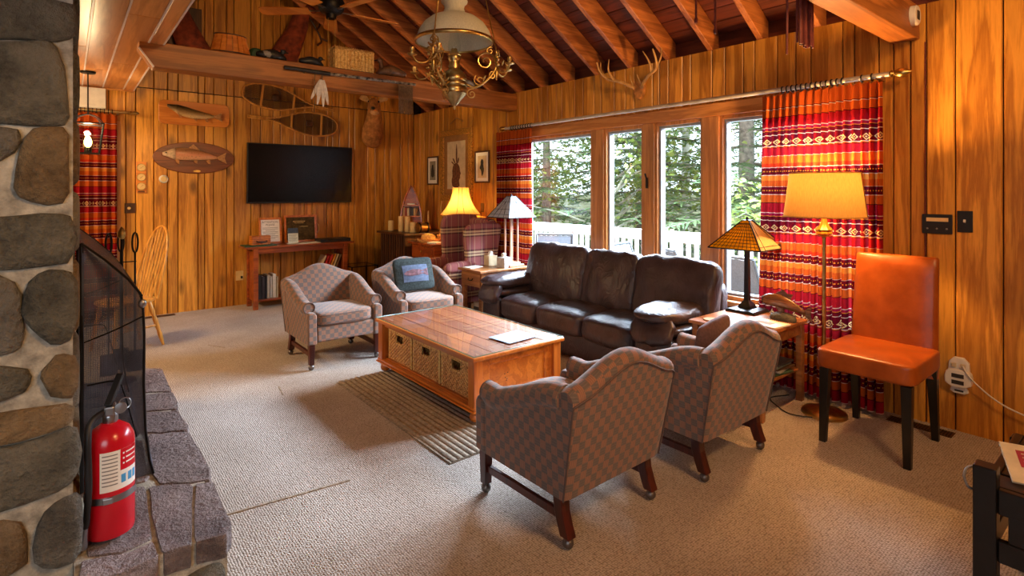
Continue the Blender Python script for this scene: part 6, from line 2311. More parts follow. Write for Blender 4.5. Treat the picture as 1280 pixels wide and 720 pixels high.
def candle(x, y, r, h, label):
    c = thing('pillar_candle', label, 'candle', (x, y, CZ), 0, 'pillar candles on the corner cabinet')
    MB().lathe([(r * .97, 0), (r, .004), (r, h - .006), (r * .94, h), (r * .5, h - .004), (.002, h - .006)], (0, 0, 0), 20).build('wax', M['candle'], c, smooth=45)
    MB().cyl((0, 0, h - .008), (.002, 0, h + .012), .0015, n=5).build('wick', M['ink'], c)


candle(3.65, 7.27, .042, .145, 'leftmost short pillar candle on the corner cabinet')
candle(3.70, 7.05, .042, .215, 'left one of the two tall pillar candles on the corner cabinet')
candle(3.72, 6.90, .042, .215, 'right one of the two tall pillar candles on the corner cabinet')
candle(3.73, 6.755, .047, .140, 'short pillar candle just left of the brass lantern on the cabinet')
cn = thing('canoe_shelf', 'canoe bow shaped wooden shelf of small books standing on the corner cabinet', 'shelf', (3.90, 7.12, CZ), RAD(58))
cR = Matrix.Translation((3.90, 7.12, CZ)) @ Matrix.Rotation(RAD(58), 4, 'Z')
out = []
for k in range(21):
    t = k / 20
    out.append((0.155 * (1 - t ** 2.4) ** .9 + .006, t * .66))
poly = [(-a, b) for a, b in out] + [(a, b) for a, b in out[::-1]]
MB().prism(poly, lambda u, v, e: V(e, u, v), .085, .10).build('back_panel', M['plaque'], cn)
for s in (-1, 1):
    MB().loft([[V(-.09 + .05 * (v / .66) ** 2, s * u, v), V(.10, s * u, v), V(.10, s * max(.001, u - .014), v), V(-.09 + .05 * (v / .66) ** 2, s * max(.001, u - .014), v)] for u, v in out]).build('hull_side', M['pine'], cn)
for z in (0.0, .20, .36):
    w = [u for u, v in out if v >= z][0] - .012
    MB().box(-.085, .085, -w, w, z, z + .014).build('shelf', M['plaque'], cn)
BKC = [((196, 166, 132), 'tan book'), ((150, 60, 48), 'rust red book'), ((214, 200, 176), 'cream book'), ((64, 62, 70), 'charcoal book'), ((54, 74, 92), 'slate blue book'), ((206, 176, 130), 'straw coloured book'), ((120, 88, 60), 'brown book')]
y = .118
for k, (c_, nm) in enumerate(BKC):
    w = .028
    key = 'mini_%d' % k
    b = thing('book', nm + ', number %s from the left in the canoe shelf' % ('one two three four five six seven'.split()[k]), 'book', tuple(cR @ V(-.06, y, .2145)), RAD(58), 'small books in the canoe shelf')
    b['label'] = nm + [' at the left end of the canoe shelf row', ' second in the canoe shelf row', ' left of the charcoal one in the canoe shelf', ' in the middle of the canoe shelf row',
                       ' right of the charcoal one in the canoe shelf', ' second from the right end of the canoe shelf row', ' at the right end of the canoe shelf row'][k]
    MB().box(0, .11, -w, 0, 0, .125 - .008 * (k % 3)).build('cover', plain(key, c_, .6), b, bevel=.002, seg=1)
    MB().box(.002, .112, -w + .003, -.003, .003, .121 - .008 * (k % 3)).build('page_block', M['paper'], b)
    y -= w + .003
o = MB().box(-.05, .05, -.055, .055, 0, .022).build('small_book', M['paper'], bevel=.002)
o.location = cR @ V(-.005, 0, .3745)
o.rotation_euler = (0, 0, RAD(58))
tag(o, 'small pale book lying flat on the upper board of the canoe shelf', 'book')
bl = thing('brass_lantern', 'dark topped brass cylinder lying beside the short candle on the cabinet', 'lantern', (3.80, 6.615, CZ + .071))
MB().lathe([(.045, -.09), (.066, -.085), (.07, -.07), (.07, -.055), (.060, -.05), (.060, .05), (.07, .055), (.07, .07), (.066, .085), (.045, .09)], (0, 0, 0), 24, 'x').build('drum', M['brass'], bl, smooth=45)
for x in (-.0625, .0625):
    MB().lathe([(.0705, x - .012), (.0715, x), (.0705, x + .012)], (0, 0, 0), 24, 'x').build('dark_band', M['iron'], bl, smooth=45)
ck = thing('candlestick', 'slim brass candlestick with an ivory candle at the back of the cabinet', 'candlestick', (4.02, 6.84, CZ))
MB().lathe([(.045, 0), (.045, .006), (.015, .02), (.010, .10), (.018, .115), (.018, .135), (.012, .14)], (0, 0, 0), 18).build('stick', M['brass'], ck, smooth=45)
MB().cyl((0, 0, .138), (0, 0, .29), .011, .009, 10).build('taper_candle', M['candle'], ck, smooth=60)

# ------------------------------------------------------------------ red-brown lamp table by the wing chair
rt = thing('lamp_table', 'reddish wooden table with drawers in the far corner under the gilt portrait', 'side table', (3.88, 6.20, 0))
MB().box(-.36, .34, -.315, .315, .795, .82).build('table_top', M['cherry'], rt, bevel=.005)
MB().box(-.32, .31, -.285, .285, .62, .795).build('drawer_case', M['cherry'], rt, bevel=.003)
d = MB().box(-.332, -.32, -.25, .25, .645, .775).build('drawer', M['cherry'], rt, bevel=.004)
MB().ball((-.342, 0, .71), .013).build('knob', M['brass'], d, smooth=180)
for sx in (-.29, .28):
    for sy in (-.255, .255):
        MB().bar((sx, sy, .62), (sx, sy, 0), .05, .05, .034, .034).build('leg', M['cherry'], rt, bevel=.004)
TZ = .8205
tr = thing('wicker_tray', 'shallow round wicker tray on the reddish corner table', 'tray', (3.70, 6.28, TZ))
MB().lathe([(.12, 0), (.15, .035), (.156, .037), (.15, .030), (.12, .006), (.003, .006)], (0, 0, 0), 28).build('tray_body', M['wicker_gold'], tr, smooth=45)
for z, r in ((.012, .130), (.024, .141), (.037, .153)):
    MB().tube([V(r * math.cos(a), r * math.sin(a), z) for a in [2 * PI * q / 28 for q in range(28)]], .005, 6, True).build('woven_ring', M['wicker'], tr, smooth=60)
br = thing('bread_ornament', 'golden brown loaf shaped ornament resting in the wicker tray', 'ornament', (3.70, 6.29, TZ + .007))
MB().cushion((0, 0, .05), (.12, .20, .10), Matrix.Rotation(RAD(20), 4, 'Z'), 9, 3.0, .2, .006, (20, 20, 20), 2).build('loaf', M['wicker_gold'], br, smooth=180)
bk2 = thing('handled_basket', 'small wicker basket with a tall hoop handle behind the wicker tray', 'basket', (3.98, 6.36, TZ))
MB().lathe([(.07, 0), (.09, .07), (.094, .072), (.085, .066), (.066, .006), (.002, .006)], (0, 0, 0), 22).build('basket_body', M['wicker_gold'], bk2, smooth=45)
MB().tube(curve_pts([(0, .088, .06), (0, .085, .15), (0, .05, .19), (0, -.05, .19), (0, -.085, .15), (0, -.088, .06)], 5), .007, 6).build('hoop_handle', M['wicker_gold'], bk2, smooth=60)
o = MB().box(-.05, .05, -.08, .08, 0, .02).build('small_box', M['paper'], bevel=.003)
o.location = (3.63, 6.02, TZ + .0005)
o.rotation_euler = (0, 0, RAD(15))
tag(o, 'small pale box at the front edge of the reddish corner table', 'box')
bell = thing('bell_lamp', 'lit yellow bell shade lamp on the reddish table under the gilt portrait', 'lamp', (4.005, 5.985, TZ))
MB().lathe([(.085, 0), (.085, .012), (.05, .025), (.03, .05), (.055, .10), (.06, .16), (.035, .22), (.016, .26), (.014, .36)], (0, 0, 0), 24).build('base', M['brass'], bell, smooth=50)
secs = []
for k in range(11):
    t = k / 10
    r = .258 * (1 - t) ** 1.0 + .105 * t - .040 * math.sin(PI * t)
    secs.append([V(r * math.cos(a) * (1 + .012 * math.cos(8 * a)), r * math.sin(a) * (1 + .012 * math.cos(8 * a)), .362 + .352 * t) for a in [2 * PI * q / 48 for q in range(48)]])
sh = MB().loft(secs, True, False).build('bell_shade', M['shade_lit'], bell, smooth=180)
for k in range(8):
    MB().tube([s[(30, 33, 38, 43, 0, 6, 14, 22)[k]] * 1.004 for s in secs], .0035, 5).build('rib_piping', M['darkwood'] if k < 2 else M['shade_lit'], sh, smooth=60)
MB().tube(secs[0], .005, 6, True).build('hem', M['shade_lit'], sh, smooth=60)
MB().ball((0, 0, .45), (.03, .03, .04)).build('bulb', M['bulb'], bell, smooth=180)
point_light('bell_lamp_light', (4.005, 5.985, TZ + .47), 60, (1.0, 0.60, 0.20), .04)
o = MB().tube(curve_pts([(XW - .012, 6.90, 1.34), (XW - .012, 6.93, 1.20), (XW - .014, 6.80, 1.05), (XW - .014, 6.74, .94), (XW - .016, 6.70, .72)], 6), .006, 6).build('cable', M['candle'], smooth=60)
tag(o, 'pale lamp cord hanging down the wall below the gilt portrait frame', 'cord')

# ------------------------------------------------------------------ plaid wing chair (faces -x)
wg = thing('wing_chair', 'mauve plaid wing chair in the far corner behind the drawer table', 'armchair', (3.72, 5.50, 0))


def wing_panel(y0, y1):
    poly = [(-.40, .32), (-.40, .60), (-.30, .66), (-.13, .66), (-.145, .80), (-.16, .95), (-.15, 1.05), (-.10, 1.10), (.05, 1.115), (.25, 1.11), (.38, 1.10), (.36, .95), (.31, .70), (.27, .32)]
    return MB().prism(smoothpoly(poly, 1), lambda u, v, e: V(u, e, v), y0, y1)


for y0, y1 in ((-.285, -.215), (.215, .285)):
    wp_ = wing_panel(y0, y1)
    if y0 > 0:
        wp_.v = [(a, b, c if c < .66 else .66 + (c - .66) * 1.2) for a, b, c in wp_.v]
    wp_.build('wing', M['plaid'], wg, smooth=45, bevel=.018)
    yc = (y0 + y1) / 2
    MB().cushion((-.20, yc, .615), (.46, .12, .13), None, 8, 3.2, .1).build('arm_roll', M['plaid'], wg, smooth=180)
MB().cushion((.25, 0, .72), (.18, .46, .84), Matrix.Rotation(RAD(10), 4, 'Y'), 9, 5, .2, axis=0).build('backrest', M['plaid'], wg, smooth=180)
MB().cushion((.31, .04, 1.09), (.15, .50, .14), None, 9, 3.2, .1).build('top_roll', M['plaid'], wg, smooth=180)
MB().cushion((-.06, 0, .44), (.62, .44, .15), None, 9, 6, .15).build('seat_cushion', M['plaid'], wg, smooth=180)
MB().box(-.38, .27, -.22, .22, .18, .37).build('seat_base', M['plaid'], wg, bevel=.01)
for sx in (-.35, .25):
    for sy in (-.23, .23):
        MB().bar((sx, sy, .32), (sx, sy, 0), .045, .045, .03, .03).build('leg', M['darkleg'], wg)

# ------------------------------------------------------------------ drawer table at the far end of the sofa
ft = thing('drawer_table', 'wooden end table with one drawer at the far end of the sofa', 'side table', (3.72, 4.885, 0))
MB().box(-.345, .335, -.215, .215, .615, .64).build('table_top', M['oak'], ft, bevel=.005)
MB().box(-.31, .31, -.19, .19, .455, .615).build('drawer_case', M['oak'], ft, bevel=.003)
d = MB().box(-.322, -.31, -.175, .175, .47, .60).build('drawer', M['oak'], ft, bevel=.005)
for yy in (-.01,):
    MB().tube(curve_pts([(-.325, yy - .04, .545), (-.338, yy - .03, .525), (-.338, yy + .03, .525), (-.325, yy + .04, .545)], 4), .005, 6).build('drawer_pull', M['iron'], d, smooth=60)
for sx in (-.285, .285):
    for sy in (-.165, .165):
        MB().box(sx - .025, sx + .025, sy - .025, sy + .025, 0, .455).build('leg', M['oak'], ft, bevel=.004)
MB().box(-.29, .29, -.17, .17, .12, .14).build('shelf', M['oak'], ft, bevel=.003)
for k, (c_, lb_) in enumerate((((150, 40, 40), 'red book at the bottom of the pile under the drawer table'), ((70, 74, 70), 'dark grey book in the middle of the pile under the drawer table'), ((206, 200, 180), 'cream book on top of the pile under the drawer table'))):
    o = MB().box(-.13, .13, -.10, .10, 0, .035).build('book', plain('pile_cover_%d' % k, c_, .5), bevel=.003)
    o.location = (3.62 + .01 * k, 4.87, .1405 + .0355 * k)
    o.rotation_euler = (0, 0, RAD(6 * k - 5))
    tag(o, lb_, 'book', 'books under the drawer table')


def base_m(L):
    MB().box(-.105, .105, -.105, .105, 0, .028).build('base', M['oakpale'], L, bevel=.005)
    MB().box(-.075, .075, -.075, .075, .028, .05).build('base_step', M['oakpale'], L, bevel=.004)


def col_m(L):
    for sx in (-1, 1):
        for sy in (-1, 1):
            MB().box(sx * .05 - .010, sx * .05 + .010, sy * .05 - .010, sy * .05 + .010, .05, .56).build('post', M['oakpale'], L, bevel=.002)
    MB().cyl((0, 0, .05), (0, 0, .75), .008, n=8).build('stem', M['iron'], L, smooth=60)
    MB().box(-.062, .062, -.062, .062, .56, .58).build('cap', M['oakpale'], L, bevel=.003)


M['oakpale'] = wood('pinkish_oak', (150, 96, 72), (196, 146, 118), 2, .35, 1.3, .1)


def lat_m(m, P, k):
    for q in (.25, .5, .75):
        m.tube([P(q, 0, .001), P(.5 + (q - .5) * .95, 1, .001)], .0022, 4)
    for v in (.16, .4, .75):
        m.tube([P(.02, v, .001), P(.98, v, .001)], .0022, 4)
    m.tube([P(.25, .16, .001), P(.5, .75, .001), P(.75, .16, .001)], .0022, 4)


panel_lamp('mission_lamp', 'four post wooden lamp with a pearly grey stained glass shade', (3.905, 4.80, .6405), .197, .040, .555, .79,
           [M['glass_pearl']] * 4, lat_m, col_m, base_m, 'off')
for (x, y, rz, lb_) in ((3.80, 4.765, 12, 'pale marbled tissue box beside the mission lamp'), (3.79, 5.00, -8, 'dark tissue box holder left of the pale tissue box')):
    tb = thing('tissue_box', lb_, 'tissue box', (x - .03, y, .6405), RAD(rz))
    MB().box(-.058, .058, -.058, .058, 0, .115).build('box_body', M['sepia'] if rz < 0 else plain('marbled_card', (190, 186, 184), .6, 0, .15, 30), tb, bevel=.004)
    MB().cushion((0, 0, .125), (.06, .05, .07), None, 6, 2.5, 0, .012, (30, 30, 30), rz).build('tissue', M['paper'], tb, smooth=180)
o = MB().box(-.10, .10, -.06, .06, 0, .010).build('papers', M['paper'], bevel=.002)
o.location = (3.50, 4.98, .6405)
o.rotation_euler = (0, 0, RAD(10))
tag(o, 'folded white papers on the left edge of the drawer table', 'paper')

# ------------------------------------------------------------------ left: lantern, windsor chair
lt = thing('hanging_lantern', 'black framed glass lantern with a lit bulb hanging before the left curtain', 'lantern', (0.15, 6.8, 0))
zb, zt, wb, wt = 1.865, 2.155, .088, .122
cor = [(-1, -1), (1, -1), (1, 1), (-1, 1)]
for i in range(4):
    a, b = cor[i], cor[(i + 1) % 4]
    MB().bar((a[0] * wb, a[1] * wb, zb), (a[0] * wt, a[1] * wt, zt), .012).build('frame_bar', M['iron'], lt)
    for w, z in ((wb, zb), (wt, zt)):
        MB().bar((a[0] * w, a[1] * w, z), (b[0] * w, b[1] * w, z), .012).build('frame_bar', M['iron'], lt)
    MB().add([V(a[0] * wb * .98, a[1] * wb * .98, zb), V(b[0] * wb * .98, b[1] * wb * .98, zb), V(b[0] * wt * .98, b[1] * wt * .98, zt), V(a[0] * wt * .98, a[1] * wt * .98, zt)], [(0, 1, 2, 3)]).build('pane', M['glass'], lt)
MB().box(-wb, wb, -wb, wb, zb - .004, zb + .004).build('floor_plate', M['iron'], lt)
MB().cyl((0, 0, zb), (0, 0, zb + .06), .03, n=14).build('socket', M['iron'], lt, smooth=60)
MB().lathe([(.012, zb + .06), (.03, zb + .09), (.032, zb + .12), (.018, zb + .16), (.003, zb + .175)], (0, 0, 0), 16).build('bulb', M['bulb'], lt, smooth=180)
secs = [[V(.045 * math.cos(2 * PI * k / 20), .045 * math.sin(2 * PI * k / 20), z) for k in range(20)] for z in (zb + .03, zb + .20)]
MB().loft(secs, True, False).build('inner_chimney', M['glass'], lt, smooth=180)
for s in cor:
    MB().tube(curve_pts([(s[0] * wt, s[1] * wt, zt), (s[0] * .07, s[1] * .07, zt + .07), (0, 0, zt + .10)], 4), .005, 6).build('top_arm', M['iron'], lt, smooth=60)
MB().cyl((0, 0, zt + .09), (0, 0, FZ - .002), .006, n=8).build('stem', M['iron'], lt, smooth=60)
MB().lathe([(.06, FZ - .02), (.065, FZ - .002)], (0, 0, 0), 20).build('canopy', M['iron'], lt, smooth=50)
point_light('lantern_light', (0.15, 6.8, zb + .24), 16, (1.0, .70, .38), .03)

ws = thing('windsor_chair', 'golden hoop back windsor chair by the far wall behind the fire screen', 'chair', (0.42, 6.32, 0), RAD(24))
seat = []
for z, s in ((.435, .94), (.445, 1.0), (.462, 1.0), (.468, .95)):
    seat.append([V(.225 * s * math.copysign(abs(math.cos(a)) ** .75, math.cos(a)), .215 * s * math.copysign(abs(math.sin(a)) ** .75, math.sin(a)), z) for a in [2 * PI * k / 28 for k in range(28)]])
MB().loft(seat).build('seat', M['yellowwood'], ws, smooth=45)
for sx, sy in ((-1, -1), (-1, 1), (1, -1), (1, 1)):
    a, b = V(sx * .14, sy * .13, .44), V(sx * (.20 if sx < 0 else .24), sy * .19, 0)
    p = [a + (b - a) * (k / 12) for k in range(13)]
    MB().tube(p, [.014, .017, .020, .022, .016, .022, .021, .020, .016, .021, .017, .014, .011], 10).build('leg', M['yellowwood'], ws, smooth=60)
for sy in (-1, 1):
    MB().tube([V(-.175, sy * .165, .20), V(0, sy * .168, .20), V(.20, sy * .165, .20)], [.009, .014, .009], 8).build('stretcher', M['yellowwood'], ws, smooth=60)
MB().tube([V(.0, -.168, .20), V(0, 0, .20), V(0, .168, .20)], [.009, .014, .009], 8).build('stretcher', M['yellowwood'], ws, smooth=60)
hoop = []
for k in range(25):
    a = PI * k / 24
    y = .205 * math.cos(a) * (1.0 if True else 1)
    h = .68 * math.sin(a) ** .62
    hoop.append(V(.17 + .25 * h, y, .462 + h))
MB().tube(hoop, .012, 8).build('hoop_back', M['yellowwood'], ws, smooth=60)
for k in range(7):
    y = -.14 + k * .0467
    yy = y * 1.12
    h = .68 * max(0, 1 - (yy / .205) ** 2) ** .31
    MB().tube([V(.17, y * .85, .462), V(.17 + .25 * h * .5, y, .462 + h * .5), V(.17 + .25 * h, yy, .462 + h)], [.007, .009, .006], 8).build('spindle', M['yellowwood'], ws, smooth=60)

# floor registers


def register(label, x, y, rz):
    g = thing('floor_register', label, 'vent', (x, y, 0.0), rz)
    MB().box(-.17, .17, -.05, .05, .001, .004).build('frame', M['darkwood'], g)
    for k in range(22):
        MB().bar((-.155 + k * .0148, -.04, .0055), (-.155 + k * .0148, .04, .0055), .006, .003).build('louvre', M['iron'], g)


register('dark floor register at the foot of the right wall behind the leather chair', 4.19, 1.04, RAD(90))
register('dark floor register at the foot of the far wall near the windsor chair', 0.83, 7.67, 0)

# ------------------------------------------------------------------ right wall fittings
wp = thing('control_plate', 'wide black wall plate with a pale label strip on the right wall', 'wall plate', (XW, 0.975, 1.286))
MB().box(-.012, -.001, -.078, .078, -.062, .062).build('plate', M['plasticblack'], wp, bevel=.003)
MB().box(-.0135, -.012, -.058, .055, .016, .040).build('label_strip', M['candle'], wp)
for k in range(3):
    MB().lathe([(.005, -.016), (.006, -.012)], (0, -.05 + k * .05, -.03), 10, 'x').build('button', M['inkgrey'], wp)
wp = thing('switch_plate', 'narrow black toggle switch plate on the right wall', 'switch', (XW, 0.836, 1.307))
MB().box(-.010, -.001, -.038, .038, -.066, .066).build('plate', M['plasticblack'], wp, bevel=.003)
MB().bar((-.010, 0, 0.0), (-.024, 0, .006), .010, .016).build('toggle', M['white'], wp)
o = MB().tube([V(XW - .006, 1.037, 2.46), V(XW - .006, 1.037, 1.9), V(XW - .006, 1.037, 1.33), V(XW - .006, 1.037, 1.0)], .004, 6).build('bell_wire', M['cordred'], smooth=60)
tag(o, 'thin brown wire running down the right wall beside the black plates', 'wire')
sp = thing('surge_plug', 'white plug in power adapter with two sockets low on the right wall', 'adapter', (XW, 0.862, 0.345))
MB().prism(smoothpoly([(-.055, .0), (.055, 0), (.048, .12), (-.048, .12)], 1), lambda u, v, e: V(e, u, v), -.03, -.001).build('upper_body', M['white'], sp, bevel=.006)
MB().prism(smoothpoly([(-.065, -.06), (.065, -.06), (.068, .02), (.045, .05), (-.045, .05), (-.068, .02)], 1), lambda u, v, e: V(e, u, v), -.055, -.001).build('lower_body', M['white'], sp, bevel=.008)
MB().prism(smoothpoly([(-.05, -.105), (.05, -.105), (.036, -.055), (-.036, -.055)], 1), lambda u, v, e: V(e, u, v), -.022, -.002).build('hook_tab', M['white'], sp, bevel=.004)
for z in (.012, -.028):
    MB().box(-.0575, -.0552, -.030, .030, z - .012, z + .012).build('socket_face', M['ink'], sp)
MB().box(-.0235, -.0222, -.022, .022, -.092, -.082).build('tab_slot', M['ink'], sp)
for y in (-.022, .022):
    MB().box(-.048, -.03, y - .012, y + .012, .06, .085).build('plug', M['sepia'], sp, bevel=.004)
o = MB().tube(curve_pts([(XW - .05, .838, .42), (XW - .06, .80, .36), (XW - .055, .70, .27), (XW - .05, .60, .22), (XW - .05, .45, .185), (XW - .05, .30, .17), (XW - .05, 0.0, .16)], 7), .005, 6).build('cable', M['white'], smooth=60)
tag(o, 'white power cord running from the adapter along the right wall', 'cord')

# ------------------------------------------------------------------ black rack at the lower right
bx = thing('black_rack', 'black wooden slatted rack at the lower right edge', 'rack', (2.335, 0.40, 0))
W2, D2 = .62, .60
for x in (0, W2):
    for y in (0, -D2):
        MB().box(x - .030, x + .030, y - .030, y + .030, 0, .60 if x == 0 else .512).build('post', M['blackwood'], bx, bevel=.004)
for x in (0, W2):
    for z0, z1 in ((.455, .535), (.30, .37)):
        MB().box(x - .014, x + .014, -D2 + .03, -.03, z0, z1).build('rail', M['blackwood'], bx, bevel=.004)
    for k in range(4):
        y = -.10 - k * .125
        MB().box(x - .008, x + .008, y - .045, y + .045, .37, .455).build('slat', M['blackwood'], bx, bevel=.002)
for y in (0, -D2):
    for z0, z1 in ((.455, .535), (.30, .37)):
        MB().box(.03, W2 - .03, y - .014, y + .014, z0, z1).build('rail', M['blackwood'], bx, bevel=.004)
for k in range(5):
    MB().box(.03 + k * .114, .03 + k * .114 + .10, -D2 + .014, -.014, .515, .530).build('shelf_slat', M['blackwood'], bx, bevel=.002)
RZ = .5305
bg = thing('laptop_bag', 'flat dark grey bag lying on the black rack', 'bag', (2.335 + .26, .02, RZ))
MB().cushion((0, 0, .028), (.30, .30, .05), None, 8, 6, .3, .004).build('bag_body', M['duckdark'], bg, smooth=180)
mg = thing('magazine', 'cream magazine with a red box on its cover leaning on the black rack', 'magazine', (2.535, .285, RZ + .034), RAD(-70))
T = Matrix.Rotation(RAD(19), 4, 'X')
MB().box(-.10, .10, -.095, .095, 0, .008, T).build('cover', M['sepia'], mg, bevel=.002)
MB().box(-.062, .085, -.02, .062, .0081, .0088, T).build('red_box', plain('dull_red_print', (160, 40, 52), .6), mg)
MB().box(-.03, .085, -.082, -.04, .0081, .0088, T).build('dark_picture', M['inkgrey'], mg)
m = MB()
for k in range(4):
    m.box(-.05, .072, -.010 + k * .018, -.006 + k * .018, .0089, .0092, T)
m.build('cover_lines', M['sepia'], mg)
o = MB().tube(curve_pts([(2.43, .405, RZ + .006), (2.37, .445, RZ + .035), (2.325, .455, RZ + .02), (2.315, .445, RZ - .01), (2.345, .438, RZ - .03)], 6), .004, 6).build('grey_cord', M['inkgrey'], smooth=60)
tag(o, 'grey cord looping off the corner of the black rack', 'cord')

# ------------------------------------------------------------------ outdoors: deck, railing, chairs, trees
gr = MB().grid(lambda u, v: V(4.6 + 60 * u, -20 + 80 * v, -1.1 + .5 * noise.noise(V(u * 6, v * 8, 0)) + u * 2.0), 24, 30).build(
    'ground', plain('leaf_strewn_ground', (122, 122, 84), .95, 0, .3, 1.5, .3), smooth=180)
tag(gr, kind='structure')
deck = thing('deck', 'grey board deck outside the long window', 'deck', (0, 0, 0))
for k in range(14):
    x = 4.60 + k * .125
    MB().box(x, x + .118, -2, 9.5, -.15, -.115).build('deck_board', M['deckboard'], deck)
MB().box(4.55, 6.4, -2, 9.5, -.30, -.155).build('deck_frame', M['deckboard'], deck)
rl = thing('deck_railing', 'white painted railing along the deck outside the window', 'railing', (6.20, 0, -.115))
bal = None
MB().box(-.075, .075, -2, 9.4, 1.03, 1.07).build('cap_rail', M['railwhite'], rl, bevel=.006)
MB().box(-.025, .025, -2, 9.4, .93, 1.03).build('top_rail', M['railwhite'], rl, bevel=.004)
MB().box(-.025, .025, -2, 9.4, .08, .15).build('bottom_rail', M['railwhite'], rl, bevel=.004)
y = -1.9
while y < 9.3:
    if bal is None:
        b0 = MB().box(-.02, .02, -.022, .022, .15, .93).build('baluster', M['railwhite'], rl)
        bal = b0.data
    else:
        b0 = bpy.data.objects.new('baluster', bal)
        col.objects.link(b0)
        b0.parent = rl
    b0.location = (0, y, 0)
    y += .118
for y in (-1.5, .4, 2.3, 4.2, 6.1, 8.0, 9.4):
    MB().box(-.05, .05, y - .05, y + .05, 0.001, 1.03).build('post', M['railwhite'], rl, bevel=.004)
rl2 = thing('deck_railing', 'white painted railing across the far end of the deck', 'railing', (0, 9.4, -.115))
MB().box(4.7, 6.12, -.075, .075, 1.03, 1.07).build('cap_rail', M['railwhite'], rl2, bevel=.006)
MB().box(4.7, 6.12, -.025, .025, .93, 1.03).build('top_rail', M['railwhite'], rl2, bevel=.004)
for k in range(12):
    MB().box(4.72 + k * .118, 4.76 + k * .118, -.02, .02, .001, .93).build('baluster', M['railwhite'], rl2)


def make_deck_chair():
    """sling chair facing -x... origin on the deck"""
    c = thing('deck_chair', None, 'chair')
    for s in (-1, 1):
        MB().tube(curve_pts([(.30, s * .27, .95), (.18, s * .27, .62), (.06, s * .27, .40), (-.24, s * .27, .43)], 6), .016, 8).build('side_rail', M['greymetal'], c, smooth=60)
        MB().bar((.05, s * .285, .42), (-.26, s * .285, .016), .026, .018).build('leg', M['greymetal'], c)
        MB().bar((-.12, s * .285, .42), (.26, s * .285, .016), .026, .018).build('leg', M['greymetal'], c)
        MB().bar((.20, s * .29, .63), (-.22, s * .29, .61), .045, .02).build('armrest', M['greymetal'], c, bevel=.005)
        MB().bar((-.20, s * .29, .60), (-.22, s * .285, .42), .02, .02).build('arm_post', M['greymetal'], c)
    pts = curve_pts([(.295, 0, .93), (.17, 0, .60), (.04, 0, .395), (-.23, 0, .425)], 6)
    MB().loft([[p + V(0, -.262, 0), p + V(0, .262, 0), p + V(-.006, .262, -.008), p + V(-.006, -.262, -.008)] for p in pts]).build('sling', M['greysling'], c, smooth=60)
    MB().cyl((.30, -.27, .95), (.30, .27, .95), .016, n=8).build('top_bar', M['greymetal'], c, smooth=60)
    return c


dc = make_deck_chair()
for k, (x, y, rz, lb_) in enumerate(((5.42, 2.75, 165, 'grey sling deck chair outside behind the amber lamp'), (5.35, 4.10, 100, 'grey sling deck chair outside the second window from the left'),
                                     (5.50, 3.55, 150, 'grey sling deck chair outside the third window from the left'), (5.45, 5.75, 40, 'grey sling deck chair outside the leftmost window'))):
    o = dc if k == 0 else copy_tree(dc)
    o.location = (x, y, -.114)
    o.rotation_euler = (0, 0, RAD(rz))
    tag(o, lb_, 'chair', 'deck chairs outside')


def leaf_mat(name, a, b):
    t = NT(name)
    n = t.noise(t.coord('Object'), 1.3, 4)
    c = t.ramp(n, [(0.3, lin(a)), (0.7, lin(b))])
    dif = t.n('ShaderNodeBsdfDiffuse')
    trl = t.n('ShaderNodeBsdfTranslucent')
    t.l(c, dif.inputs[0])
    t.l(c, trl.inputs[0])
    mx = t.n('ShaderNodeMixShader', i_0=.4)
    t.l(dif.outputs[0], mx.inputs[1])
    t.l(trl.outputs[0], mx.inputs[2])
    t.l(mx.outputs[0], t.out.inputs['Surface'])
    return t.m


M['needles'] = leaf_mat('spruce_needles', (84, 112, 82), (152, 176, 128))
M['leaves'] = leaf_mat('yellow_green_leaves', (122, 146, 76), (186, 196, 120))
M['bark'] = plain('grey_brown_bark', (150, 142, 132), .9, 0, .3, 12, .5)
M['birch'] = plain('white_birch_bark', (226, 222, 212), .8, 0, .12, 6, .3)


def conifer_mesh(seed, h, spread, density=1.0):
    r = random.Random(seed)
    m = MB()
    tr_ = MB().cyl((0, 0, 0), (0, 0, h), .10 + h * .008, .02, 10)
    z = h * .06
    while z < h * .985:
        nb = 6
        L0 = spread * (1 - (z / h)) ** .7 + .3
        for k in range(nb):
            a = r.uniform(0, 2 * PI)
            L = L0 * r.uniform(.7, 1.1)
            d = V(math.cos(a), math.sin(a), 0)
            s = V(-math.sin(a), math.cos(a), 0)
            droop = r.uniform(.15, .4)
            n = max(3, int(L / .15 * density))
            tr_.tube([V(0, 0, z), d * L * .5 + V(0, 0, z - droop * L * .2), d * L + V(0, 0, z - droop * L * .55)], [.016, .010, .004], 4)
            for q in range(n):
                t = .15 + .85 * (q + r.random()) / n
                c = d * (L * t) + V(0, 0, z - droop * L * .55 * t ** 1.5)
                for sd in (-1, 1):
                    ln = r.uniform(.24, .44) * (1.15 - .5 * t)
                    dir_ = (s * sd * r.uniform(.6, 1) + d * r.uniform(.3, .9) + V(0, 0, r.uniform(-.5, .1))).normalized()
                    w = dir_.cross(V(r.uniform(-.4, .4), r.uniform(-.4, .4), 1)).normalized() * r.uniform(.03, .06)
                    m.add([c - w * .6, c + w * .6, c + dir_ * ln + w * .2, c + dir_ * ln - w * .2], [(0, 1, 2, 3)])
        z += h * .022 + .07
    return tr_, m


